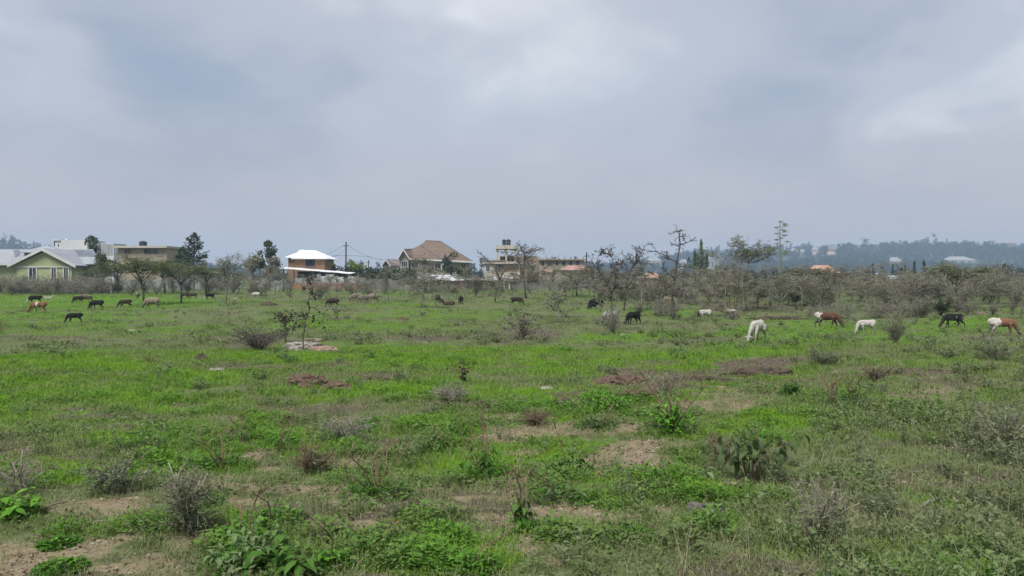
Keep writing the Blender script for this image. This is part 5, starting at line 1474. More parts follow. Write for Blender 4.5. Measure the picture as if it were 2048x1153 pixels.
def kind_tier(seed, H, W, leaf=3):
    T = Tree(seed); r = T.r
    tr = [Vector((0, 0, -.1))]
    for k in range(1, 5): tr.append(Vector((tr[-1].x + r.uniform(-.12, .12), tr[-1].y + r.uniform(-.12, .12), H * .92 * k / 4.0)))
    T.dress(tr, .015 * H, .003 * H, 8, .5, leaf, .1, .08, .3, .4, .011)
    for i in range(13):
        t_ = r.uniform(.3, .98); b, d = polyline_at(tr, t_); a = r.uniform(0, 6.283); q = W * .5 * r.uniform(.55, 1.05)
        e_ = b + Vector((math.cos(a) * q, math.sin(a) * q, H * r.uniform(.0, .14)))
        m1 = b.lerp(e_, .45) + Vector((r.uniform(-.1, .1), r.uniform(-.1, .1), H * .05))
        T.dress([b, m1, e_], .008 * H, .002 * H, 18, .5, leaf, .08, .075, .75, .25, .011, .03)
    return T, 'bark', 'thorn_leaf'
KINDS = {'tier': [kind_tier(340, 3.4, 4.2), kind_tier(341, 3.0, 3.8, 4), kind_tier(342, 3.8, 4.4, 2), kind_tier(343, 2.6, 3.4, 3)], 'flat': [kind_flat(300, 3.6, 4.8), kind_flat(301, 3.2, 4.2), kind_flat(302, 4.0, 5.2, 5)],
         'bare': [kind_bare(310, 3.6, 3.2), kind_bare(311, 3.0, 2.8, 2, 'bark_dark'), kind_bare(312, 4.2, 3.4, 1), kind_bare(313, 3.2, 3.4, 3)],
         'scrub': [kind_scrub(320, 2.6, 3.2), kind_scrub(321, 3.0, 3.4, 4), kind_scrub(322, 2.2, 3.0, 2), kind_scrub(323, 2.8, 3.0, 5)],
         'brush': [kind_brush(330, 1.6, 3.0), kind_brush(331, 1.9, 3.2), kind_brush(332, 1.4, 2.6)]}
KH = {'tier': [3.4, 3.0, 3.8, 2.6], 'flat': [3.6, 3.2, 4.0], 'bare': [3.6, 3.0, 4.2, 3.2], 'scrub': [2.6, 3.0, 2.2, 2.8], 'brush': [1.6, 1.9, 1.4]}
KMESH = {k: [(T.w.mesh('trunk', [M[b]], True), T.c.mesh('crown', [M[l], M['gall']]) if T.c.f else None) for T, b, l in v] for k, v in KINDS.items()}
KNAME = {'tier': ('thorn_tree', 'thorn tree', 'crown'), 'flat': ('flat_topped_acacia', 'acacia tree', 'crown'), 'bare': ('thorn_tree', 'thorn tree', 'crown'), 'scrub': ('thorn_bush', 'bush', 'foliage'), 'brush': ('dead_brush', 'brush', 'foliage')}
rb = random.Random(77)
def plant(kind, px, D, top, label, group, i=None, jitter=0.0, wide=1.0):
    """a copy of a kind, its crown top at photo row 'top'"""
    x = X(px, D); g0 = ghs(x, D)
    i = rb.randrange(len(KMESH[kind])) if i is None else i
    sc = max(Z(top, D) - g0, .5) / KH[kind][i]
    nm, cat, cr_ = KNAME[kind]
    e_ = empty(nm, (x, D, g0), rb.uniform(0, 6.283), (sc * wide, sc * wide, sc)); tag(e_, label, cat, group)
    link('trunk', KMESH[kind][i][0], e_)
    if KMESH[kind][i][1]: link(cr_, KMESH[kind][i][1], e_)
    return e_
# flat crowned acacias on the left
for px, D, top, i, wd, lab in ((287, 59, 512, 0, 1.0, 'flat crowned acacia with two dark stems behind the cream sheep'), (236, 92, 524, 1, 1.3, 'low flat crowned acacia below the beige flat roofed house'), (362, 62, 524, 2, 1.0, 'flat crowned acacia beside the dark conifer'),
                            (330, 90, 520, 0, 1.35, 'wide green acacia between the two water tank stems of scrub'), (412, 88, 534, 1, 1.4, 'broad low acacia in front of the dark conifer'), (198, 94, 536, 2, 1.2, 'faint green acacia in front of the bungalow roof end')):
    lab = 'wide green acacia right behind the other flat crowned acacias' if 'water tank' in lab else lab
    plant('flat', px, D, top, lab, 'flat crowned acacias', i, wide=wd)
plant('flat', 1154, 78, 540, 'green umbrella acacia with dark bare trunk below the pink roof', 'flat crowned acacias', 2, wide=1.35)
plant('flat', 1915, 52, 528, 'dark flat topped acacia in the scrub behind the mottled goat', 'flat crowned acacias', 0, wide=1.2)
plant('flat', 1612, 84, 536, 'green flat topped acacia below the pale orange roof', 'flat crowned acacias', 1, wide=1.3)
KADJ = {'flat': (3.4, 'tall flat topped green acacia', 'low flat topped green acacia'), 'bare': (3.0, 'tall nearly leafless thorn tree', 'short nearly leafless thorn tree'), 'tier': (3.0, 'tall thorn tree with spreading tiers', 'short thorn tree with spreading tiers'),
        'scrub': (2.4, 'tall bushy grey thorn scrub', 'low bushy grey thorn scrub'), 'brush': (1.5, 'high twiggy dead brush', 'low twiggy dead brush')}
zones = [  # kinds, px range, D range, top range, count, label, group
    (['brush', 'brush', 'scrub'], (-120, 250), (84, 96), (545, 560), 26, 'piled below the green gabled bungalow', 'brush below the bungalow'),
    (['scrub', 'bare'], (255, 440), (78, 104), (540, 556), 9, 'among the flat crowned acacias', 'scrub among the flat acacias'),
    (['scrub', 'bare', 'scrub'], (430, 580), (72, 104), (523, 550), 11, 'between the dark conifer and the half built stone house', 'scrub left of the stone house'),
    (['bare', 'bare', 'scrub'], (585, 770), (70, 106), (545, 562), 15, 'before the low orange block wall', 'thorn trees before the block wall'),
    (['bare', 'tier', 'bare'], (735, 1000), (62, 106), (538, 560), 20, 'before the low white roofed sheds', 'thorn trees before the sheds'),
    (['bare', 'tier', 'tier', 'bare'], (1000, 1210), (56, 106), (530, 556), 22, 'round the umbrella acacia', 'scrub round the umbrella acacia'),
    (['bare', 'tier', 'tier', 'scrub'], (1200, 1480), (56, 105), (532, 560), 42, 'in the thick scrub behind the black goat', 'thick scrub mid field'),
    (['tier', 'bare', 'tier', 'bare'], (1430, 1720), (46, 105), (530, 556), 46, 'in the thick scrub behind the white goats', 'thick scrub behind the white goats'),
    (['scrub', 'tier', 'bare', 'tier'], (1700, 2180), (46, 100), (526, 558), 84, 'closing the field behind the mottled goat', 'scrub closing the field'),
    (['scrub', 'brush', 'scrub'], (1200, 2150), (52, 100), (556, 578), 46, 'crouching beneath the thorn trees right of the umbrella acacia', 'understorey bushes right of the umbrella acacia'),
    (['scrub', 'brush'], (430, 1200), (92, 108), (563, 574), 18, 'along the foot of the iron sheet fences', 'bushes along the fences'),
    (['bare', 'tier'], (1180, 1530), (43, 60), (545, 588), 12, 'standing in the open before the thick scrub', 'thin saplings before the thick scrub'),
    (['bare'], (470, 1010), (48, 76), (560, 592), 12, 'on the open grass before the houses', 'thin saplings on the open grass'),
    (['brush', 'scrub'], (1250, 2100), (42, 62), (588, 608), 16, 'along the front edge of the thick scrub', 'low brush at the scrub foot'),
]
for kinds, (p0, p1), (d0, d1), (t0, t1), n, lab, grp in zones:
    for i in range(n):
        px = p0 + (p1 - p0) * (i + rb.random()) / n; D = rb.uniform(d0, d1); k = rb.choice(kinds)
        tp = rb.uniform(t0, t1)
        if k == 'flat': tp = min(tp, 545)
        look = KADJ[k][1 if (Z(tp, D) - ghs(X(px, D), D)) > KADJ[k][0] else 2]
        plant(k, px, D, tp, look + ' ' + lab, grp)

# ------------------------------------------------------------------ garden trees round the houses
def conifer(px, D, top, base, wpx, label, mat='conifer', seed=1, ragged=.35, name='conifer_tree'):
    r = random.Random(seed); x = X(px, D); g0 = ghs(x, D); H = Z(top, D) - g0; W = wpx / FPX * D * .5
    z0 = max(Z(base, D) - g0, .5)
    e_ = empty(name, (x, D, g0)); tag(e_, label, 'tree', 'garden trees round the houses')
    mb = MB(); mb.tube([(0, 0, -.2), (0, 0, H * .5), (.05, 0, H * .98)], [H * .022, H * .014, .03], 6); link('trunk', mb.mesh('trunk', [M['bark_dark']]), e_)
    mb = MB(); tw = MB(); n = 46
    for i in range(n):
        t_ = i / (n - 1); z = z0 + (H - z0) * t_; w = W * ((1 - t_) ** .8) * r.uniform(1 - ragged, 1.1) + .12
        for k in range(3):
            a = r.uniform(0, 6.283); d = Vector((math.cos(a), math.sin(a), r.uniform(.05, .45)))
            tw.tube([(0, 0, z), tuple(d * w * .9 + Vector((0, 0, z)))], [.03, .01], 3, cap=False)
            m = max(4, int(9 * w / W + 4))
            for _ in range(m):
                p = Vector((0, 0, z)) + d * w * r.uniform(.25, 1.05) + Vector((r.uniform(-.2, .2), r.uniform(-.2, .2), r.uniform(-.25, .15)))
                l = r.uniform(.22, .5); mb.leaf(p, d + Vector((r.uniform(-.7, .7), r.uniform(-.7, .7), r.uniform(-.6, .4))), l, l * .5)
    link('branch', tw.mesh('branch', [M['bark_dark']]), e_)
    link('crown', mb.mesh('crown', [M[mat]]), e_)
def broad(px, D, top, base, wpx, label, mat='broad_leaf', seed=1, n=9, dens=70, name='garden_tree', leaf=.32):
    r = random.Random(seed); x = X(px, D); g0 = ghs(x, D); H = Z(top, D) - g0; W = wpx / FPX * D * .5; z0 = max(Z(base, D) - g0, .4)
    e_ = empty(name, (x, D, g0)); tag(e_, label, 'tree', 'garden trees round the houses')
    tw = MB(); tw.tube([(0, 0, -.2), (.05, 0, (z0 + H) * .35), (0, .05, H * .85)], [H * .03, H * .02, .03], 6)
    mb = MB()
    for i in range(n):
        a = r.uniform(0, 6.283); t_ = r.random(); z = z0 + (H - z0) * (.12 + .78 * t_); q = W * r.uniform(.1, .62) * (1.1 - .6 * abs(t_ - .35))
        c = (q * math.cos(a), q * math.sin(a), z)
        tw.tube([(0, 0, z * .75), c], [.05, .015], 4, cap=False)
        clump_cloud(mb, r, c, W * .42, W * .42, (H - z0) * .16, dens, leaf)
    link('trunk', tw.mesh('trunk', [M['bark_dark']]), e_); link('crown', mb.mesh('crown', [M[mat]]), e_)
conifer(388, 108, 469, 530, 62, 'tall dark conifer with spire top beside the beige flat roofed house', seed=3)
conifer(365, 112, 497, 535, 34, 'short dark conifer at the side of the tall spire one', seed=4)
broad(185, 122, 471, 512, 30, 'ragged dark tree between the white block and the pale glass walled block', seed=5)
broad(206, 98, 502, 556, 52, 'brownish rounded tree hiding the corner of the bungalow roof', 'broad_leaf', seed=6, n=14, dens=60, leaf=.24)
broad(540, 125, 483, 525, 34, 'dark open tree left of the white hipped roof', seed=7)
broad(505, 122, 512, 550, 50, 'dull bushy tree left of the half built stone house', 'grey_leaf', seed=8, n=12)
broad(545, 119, 516, 552, 46, 'olive bushy tree touching the half built stone house', 'grey_leaf', seed=9, n=12)
broad(520, 128, 503, 545, 22, 'narrow dark tree behind the bare spreading thorn tree', seed=10)
broad(902, 136, 503, 548, 40, 'dark bushy tree growing against the tiled house', 'conifer', seed=11, n=12)
broad(925, 134, 530, 556, 44, 'low dark bush at the tiled house corner', 'broad_leaf', seed=12, n=10)
broad(712, 128, 524, 545, 50, 'yellow green bush showing above the dark hedge', 'yellow_leaf', seed=13, n=10)
broad(662, 126, 527, 550, 24, 'small yellow green bush beside the stone block house', 'yellow_leaf', seed=14, n=7)
broad(1060, 130, 528, 555, 36, 'dull bush before the peach flat roofed house', 'grey_leaf', seed=15, n=9)
for i, (p0, p1, tp, D) in enumerate(((655, 745, 534, 123), (740, 830, 536, 122))):
    r = random.Random(40 + i); x0, x1 = X(p0, D), X(p1, D); H = Z(tp, D)
    e_ = empty('hedge', ((x0 + x1) / 2, D, 0)); tag(e_, ('dense dark hedge beside the half built stone house', 'dense dark hedge in front of the tiled house')[i], 'hedge', 'hedges')
    mb = MB(); tw = MB()
    for k in range(22):
        xx_ = (x1 - x0) * (k / 21 - .5); tw.tube([(xx_, 0, -.1), (xx_ + r.uniform(-.2, .2), 0, H * .85)], [.06, .02], 4)
        for z in (.2, .5, .8):
            clump_cloud(mb, r, (xx_, r.uniform(-.3, .3), H * z + r.uniform(-.2, .25)), .55, .8, H * .2, 46, .26, shell=.7)
    link('stem', tw.mesh('stem', [M['bark_dark']]), e_); link('foliage', mb.mesh('foliage', [M['hedge_leaf']]), e_)
# candelabra tree: many upright columnar branches
r = random.Random(9); D = 118.0; x = X(1398, D); e_ = empty('candelabra_tree', (x, D, ghs(x, D))); tag(e_, 'dark candelabra tree with upright columnar branches in the scrub', 'tree', 'garden trees round the houses')
mb = MB(); mb.tube([(0, 0, -.1), (0, 0, 2.6), (.1, 0, 4.2)], [.3, .24, .2], 8); link('trunk', mb.mesh('trunk', [M['bark_dark']]), e_)
mb = MB()
for i in range(16):
    a = r.uniform(0, 6.283); q = r.uniform(.2, 1.5); hh = 7.3 if i == 0 else r.uniform(4.2, 6.2) - q * .4; b = 1.6 + r.random() * 1.6
    if i == 0: a, q = 0.3, .35
    px_, py_ = math.cos(a) * q, math.sin(a) * q
    pts = [(0, 0, b), (px_ * .6, py_ * .6, b + .3), (px_, py_, b + 1.0)]; rd = [.14, .16, .2]
    z = b + 1.0
    while z < hh: z += .34; pts += [(px_ + r.uniform(-.04, .04), py_, z)]; rd += [.24 if len(pts) % 2 else .17]
    mb.tube(pts, rd[:-1] + [.07], 6)
o = link('crown', mb.mesh('crown', [M['conifer']]), e_)
mb = MB()
for i in range(260):
    a = r.uniform(0, 6.283); q = r.uniform(.1, 1.7); p = Vector((math.cos(a) * q, math.sin(a) * q, r.uniform(1.8, 5.4 - q))); l = r.uniform(.2, .4); mb.leaf(p, Vector((r.uniform(-.5, .5), r.uniform(-.5, .5), 1)), l, l * .4)
link('foliage', mb.mesh('foliage', [M['conifer']]), e_)
# agave flower stalk
D = 62.0; x = X(1563, D); g0 = ghs(x, D); H = Z(445, D) - g0
M['agave_stalk'] = surf('agave_stalk', (0.12, 0.14, 0.07), (0.18, 0.20, 0.10), 4, .8, .2)
M['agave_leaf'] = surf('agave_leaf', (0.09, 0.13, 0.08), (0.14, 0.18, 0.11), 3, .6, .3)
M['agave_flower'] = foliage('agave_flower', (0.13, 0.155, 0.05), (0.21, 0.23, 0.085))
e_ = empty('agave', (x, D, g0)); tag(e_, 'agave with tall flower stalk carrying flat tufts on side arms', 'agave')
kink = lambda z: Vector((.25 * math.sin(z * .9) * .25 - .1 * z / H, 0, z))
mb = MB(); zs = [H * i / 14 for i in range(15)]; mb.tube([kink(z) - Vector((0, 0, .1 if z == 0 else 0)) for z in zs], [.07 - .05 * i / 14 for i in range(15)], 6); link('stalk', mb.mesh('stalk', [M['agave_stalk']]), e_)
r = random.Random(4)
zz7 = (1380, 440, 4.612)
for (ax, ay) in ((822, 28), (880, 45), (862, 65), (786, 80), (862, 102), (862, 118), (795, 135), (885, 150), (835, 175), (800, 190), (908, 208), (800, 228), (880, 300), (875, 322)):
    px_, py_ = zz7[0] + ax / zz7[2], zz7[1] + ay / zz7[2]
    tip = Vector((X(px_, D) - x, r.uniform(-.35, .35), Z(py_, D) - g0)); b = kink(max(tip.z - .22, .2))
    mb = MB(); mb.tube([b, b.lerp(tip, .6) + Vector((0, 0, -.04)), tip], [.02, .015, .012], 4); arm = link('side_arm', mb.mesh('side_arm', [M['agave_stalk']]), e_)
    mb = MB()
    for _ in range(60):
        q = Vector((r.gauss(0, .09), r.gauss(0, .09), r.uniform(-.02, .07))); l = r.uniform(.06, .13); mb.leaf(tip + q, Vector((r.uniform(-1, 1), r.uniform(-1, 1), r.uniform(.2, 1))), l, l * .4)
    link('flower_tuft', mb.mesh('flower_tuft', [M['agave_flower']]), arm)['kind'] = 'stuff'
mb = MB()
for i in range(26):
    a = i * 2.4; el = .25 + .9 * i / 26; d = Vector((math.cos(a) * math.cos(el), math.sin(a) * math.cos(el), math.sin(el))); L = 1.1
    mb.tube([d * .05, d * L * .45, d * L * .8, d * L], [.05, .075, .04, .004], 4, oval=.35)
link('rosette', mb.mesh('rosette', [M['agave_leaf']]), e_)

# far scrub between the plots and the hills
g = np.random.default_rng(17); n = 5200
dd = np.sqrt(g.uniform(165 ** 2, 900 ** 2, n)); aa = g.uniform(R(-43), R(43), n); xx_, yy_ = dd * np.sin(aa), dd * np.cos(aa)
k = (fbm(xx_ / 45, yy_ / 45, 55, 3) > .40); xx_, yy_ = xx_[k], yy_[k]; n = len(xx_)
scatter('distant_scrub', np.stack([xx_, yy_, gh(xx_, yy_) - .3], 1), np.stack([np.zeros(n), np.zeros(n), g.uniform(0, 6.28, n)], 1), g.uniform(.16, .34, n), np.zeros(n), g.choice([0, 1, 4, 5], n), FT, 'far scrub and trees filling the plain behind the houses', 'scrub')
# ------------------------------------------------------------------ goats and sheep
def ring_tube(mb, rows, n=12):
    """rows: (x, y, z, half width, half height) along the body; rings stand across the path"""
    o = len(mb.v); k = len(rows)
    P_ = [Vector(r[:3]) for r in rows]
    for i, rw in enumerate(rows):
        t = (P_[min(i + 1, k - 1)] - P_[max(i - 1, 0)]).normalized()
        side = Vector((0, 1, 0)); up = side.cross(t) * -1
        for j in range(n):
            a = 2 * math.pi * j / n
            mb.v.append(P_[i] + side * (math.cos(a) * rw[3]) + up * (math.sin(a) * rw[4]))
    for i in range(k - 1):
        for j in range(n):
            a = o + i * n + j; b = o + i * n + (j + 1) % n
            mb.f.append((a, b, b + n, a + n)); mb.m.append(0)
    mb.f.append(tuple(range(o, o + n))); mb.m.append(0)
    mb.f.append(tuple(range(o + (k - 1) * n, o + k * n))[::-1]); mb.m.append(0)
def animal_mesh(name, kind='goat', pose='graze', step=0.0, turn=0.0, kid=False):
    mb = MB(); sh = kind == 'sheep'
    fat = 1.18 if sh else 1.0
    dz = -0.34 if pose == 'lie' else 0.0
    B = [(-.40, 0, .52, .03, .04), (-.385, 0, .515, .085, .11), (-.31, 0, .50, .125, .155), (-.16, 0, .475, .15 * fat, .165 * fat), (.02, 0, .465, .155 * fat, .17 * fat), (.17, 0, .475, .135 * fat, .165 * fat), (.28, 0, .485, .10 * fat, .14)]
    B = [(x, y, z + dz + .01, w * (1 if sh else .88), h * (.98 if sh else .9)) for x, y, z, w, h in B]
    ty = turn
    if pose in ('graze', 'browse'):
        N = [(.36, ty * .1, .46, .075, .11), (.425, ty * .3, .375, .062, .09), (.48, ty * .55, .27, .052, .07), (.51, ty * .75, .195, .05, .06), (.535, ty * .85, .15, .056, .062), (.57, ty * .95, .095, .047, .05), (.60, ty, .045, .035, .036), (.61, ty, .028, .022, .02)]
        if sh: N = [(x, y, z, w * 1.2, h * 1.2) if i < 3 else (x, y, z, w, h) for i, (x, y, z, w, h) in enumerate(N)]
    elif pose == 'lie':
        N = [(.36, 0, .20, .08, .11), (.43, 0, .27, .06, .085), (.48, 0, .36, .05, .065), (.52, 0, .41, .055, .06), (.58, 0, .40, .045, .048), (.64, 0, .37, .032, .034), (.655, 0, .362, .02, .02)]
    else:
        N = [(.37, 0, .52, .075, .11), (.43, 0, .62, .058, .085), (.47, 0, .71, .05, .065), (.51, 0, .76, .056, .06), (.57, 0, .745, .046, .048), (.63, 0, .715, .033, .034), (.645, 0, .705, .02, .02)]
    if pose == 'raise':
        pass
    ring_tube(mb, B + N, 12)
    head = N[-4]
    # legs
    if pose != 'lie':
        for sy in (-1, 1):
            st = step * sy
            y = .085 * sy
            mb.tube([(.22, y * .9, .46), (.245 + st * .25, y, .33), (.25 + st * .6, y, .235), (.25 + st * .9, y, .12), (.25 + st, y, .05), (.265 + st, y, 0)], [.075, .05, .034, .023, .024, .03], 8)
            st = -step * sy
            mb.tube([(-.28, y * .9, .48), (-.22 + st * .2, y * 1.08, .36), (-.30 + st * .5, y, .255), (-.345 + st * .75, y, .205), (-.325 + st * .95, y, .06), (-.305 + st, y, 0)], [.115, .08, .042, .028, .022, .03], 8)
    else:
        for sy in (-1, 1):
            mb.tube([(.24, .09 * sy, .10), (.40, .10 * sy, .05), (.30, .11 * sy, .025), (.24, .11 * sy, .02)], [.06, .035, .026, .022], 7)
            mb.tube([(-.26, .11 * sy, .12), (-.10, .15 * sy, .07), (-.28, .16 * sy, .035), (-.14, .165 * sy, .022)], [.1, .05, .03, .022], 7)
    # ears and tail
    hx, hy, hz = head[0], head[1], head[2]
    for sy in (-1, 1):
        if sh or pose == 'graze':
            e_ = [(hx - .02, hy + .045 * sy, hz + .03), (hx - .02, hy + .10 * sy, hz + .02), (hx + .0, hy + .155 * sy, hz - .015)]
        else:
            e_ = [(hx - .02, hy + .045 * sy, hz + .03), (hx - .03, hy + .10 * sy, hz + .05), (hx - .03, hy + .15 * sy, hz + .03)]
        mb.tube(e_, [.024, .03, .012], 6)
    if sh: mb.tube([(-.38, 0, .56 + dz), (-.43, 0, .48 + dz), (-.435, 0, .36 + max(dz, -.2))], [.045, .045, .022], 7)
    else: mb.tube([(-.37, 0, .58 + dz), (-.42, 0, .55 + dz), (-.44, 0, .46 + dz * .8)], [.035, .03, .014], 7)
    me = mb.mesh('tmp', [])
    bm = bmesh.new(); bm.from_mesh(me); bmesh.ops.recalc_face_normals(bm, faces=bm.faces); bm.to_mesh(me); bm.free()
    ob = bpy.data.objects.new('tmp', me); COL.objects.link(ob)
    rm = ob.modifiers.new('r', 'REMESH'); rm.mode = 'VOXEL'; rm.voxel_size = .0165
    sm = ob.modifiers.new('s', 'SMOOTH'); sm.factor = .5; sm.iterations = 3
    bpy.context.view_layer.update()
    ev = ob.evaluated_get(bpy.context.evaluated_depsgraph_get())
    out = bpy.data.meshes.new_from_object(ev); out.name = name
    bpy.data.objects.remove(ob)
    # pull the thinned ends back to the ground
    zmin = min(v.co.z for v in out.vertices)
    for v in out.vertices: v.co.z -= zmin
    amp = .011 if sh else .0055
    co_ = np.empty(len(out.vertices) * 3); out.vertices.foreach_get('co', co_); co_ = co_.reshape(-1, 3)
    no_ = np.empty(len(out.vertices) * 3); out.vertices.foreach_get('normal', no_); no_ = no_.reshape(-1, 3)
    sh_ = (fbm(co_[:, 0] * 26 + co_[:, 2] * 9, co_[:, 1] * 26 + co_[:, 2] * 14, 3, 3) - .5) * 2 * amp      # shaggy coat
    out.vertices.foreach_set('co', (co_ + no_ * (sh_ * np.clip((co_[:, 2] - .1) * 5, 0, 1))[:, None]).ravel())
    out.polygons.foreach_set('use_smooth', [True] * len(out.polygons))
    return out
AM = {('goat', 0): animal_mesh('goat_body', 'goat', 'graze', 0.03, .02), ('goat', 1): animal_mesh('goat_body', 'goat', 'graze', .10, -.05), ('goat', 2): animal_mesh('goat_body', 'goat', 'graze', -.08, .10),
      ('sheep', 0): animal_mesh('sheep_body', 'sheep', 'graze', .03, .03), ('sheep', 1): animal_mesh('sheep_body', 'sheep', 'graze', .08, -.06), ('lie', 0): animal_mesh('goat_body', 'goat', 'lie')}
def coat(name, base, patch=None, lo=None, hi=None, axis='X', nz=.35, scale=4.0, legs=None, head=None, speck=None):
    """coat: base colour, a patch where the axis lies in lo..hi (uneven edge), darker legs, head colour"""
    t = NT('coat_' + name); co = t.coord('Object')
    sp = t.n('ShaderNodeSeparateXYZ'); t.l(co, sp.inputs[0])
    f = t.noise(co, 22, 5, .6)
    b2 = tuple(c * .72 for c in base)
    col = t.mix(t.ramp(f, .35, .65), b2, base)
    wob = t.math('MULTIPLY', t.math('SUBTRACT', t.noise(co, scale, 3), .5), nz)
    def band(ax, a, b, soft=.02):
        v = t.math('ADD', sp.outputs[ax], wob)
        u = t.ramp(v, a - soft, a + soft); u.node.clamp = True
        w = t.ramp(v, b - soft, b + soft, 1, 0); w.node.clamp = True
        return t.math('MULTIPLY', u, w)
    if speck: 
        s_ = t.ramp(t.noise(co, speck[1], 3, .6), speck[2], speck[2] + .06); s_.node.clamp = True
        col = t.mix(s_, col, speck[0])
    if patch: col = t.mix(band(axis, lo, hi), col, patch)
    if legs: col = t.mix(band('Z', -1, legs[1]), col, legs[0])
    if head: col = t.mix(band('X', head[1], 2), col, head[0])
    low = t.ramp(sp.outputs['Z'], .10, .42, .55, 0); low.node.clamp = True      # dusty legs and belly
    col = t.mix(t.math('MULTIPLY', low, t.ramp(t.noise(co, 9, 4), .3, .7, .5, 1)), col, (.105, .085, .06))
    col = t.mix(t.ramp(t.noise(co, 5, 4), .45, .75, 0, .35), col, (.16, .13, .095) if base[0] > .1 else (.05, .042, .036))
    t.bsdf(col, .92, .1, 0, t.noise(co, 45, 4), .6, .02)
    return t.mat
WHT = (.48, .46, .415); BLK = (.016, .015, .016); BRN = (.105, .052, .033); DBR = (.045, .032, .026); CRM = (.235, .20, .15); ORG = (.20, .095, .055); GRY = (.13, .115, .10)
CO = {'white': coat('white', WHT, legs=((.45, .42, .37), .12)), 'black': coat('black', BLK), 'dark_brown': coat('dark_brown', DBR),
      'brown_white_rump': coat('brown_white_rump', BRN, WHT, -.6, -.24, 'X', .6, 8, legs=((.05, .028, .02), .26)),
      'white_brown_front': coat('white_brown_front', (.20, .105, .064), WHT, -.6, -.06, 'X', .6, 8, legs=((.20, .16, .13), .2), head=((.20, .15, .115), .48)),
      'white_black_head': coat('white_black_head', WHT, head=(BLK, .37), legs=((.4, .37, .33), .2)),
      'mottled': coat('mottled', BLK, speck=((.24, .22, .19), 8, .60)),
      'brown_saddle': coat('brown_saddle', ORG, WHT, .02, .14, 'X', .12, 4), 'cream_sheep': coat('cream_sheep', CRM, (.09, .06, .045), -.6, .24, 'Z', .3, 3),
      'grey_sheep': coat('grey_sheep', (.22, .19, .15), speck=((.07, .055, .045), 6, .52)), 'black_white_face': coat('black_white_face', BLK, head=(WHT, .46)),
      'piebald': coat('piebald', WHT, speck=((.20, .11, .06), 4, .57), legs=(BLK, .1), head=((.10, .05, .035), .47)), 'brown_pale': coat('brown_pale', (.20, .12, .085), WHT, .52, .9, 'Z', .2, 4), 'tan_white': coat('tan_white', (.40, .25, .14), speck=(WHT, 5, .52))}
M['horn'] = surf('horn', (.06, .05, .045), (.12, .10, .085), 20, .5, .3)
hm = MB(); hm.tube([(0, 0, 0), (-.03, 0, .05), (-.075, 0, .085), (-.12, 0, .10)], [.017, .014, .010, .004], 6); HORN = hm.mesh('horn', [M['horn']], True)
def animal(px, py, kind, i, face, size, cm, label, horns=False, dz=0.0):
    """face: degrees, 180 = walks toward the left of the photo, 0 = toward the right, 270 = toward the camera"""
    p = P(px, py)
    me = AM[(kind, i)].copy(); me.materials.clear(); me.materials.append(CO[cm])
    nm = 'sheep' if kind == 'sheep' else 'goat'
    o = link(nm, me, None, loc=(p.x, p.y, p.z - .03 + dz), rot=(0, 0, R(face)), scale=size)
    tag(o, label, nm, 'grazing herd')
    if horns:
        for sy in (-1, 1):
            hx = (.515, .185) if kind != 'lie' else (.50, .445)
            link('horn', HORN, o, loc=(hx[0] - .01, .025 * sy, hx[1] + .045), rot=(0, R(35), R(10 * sy)))
    return o
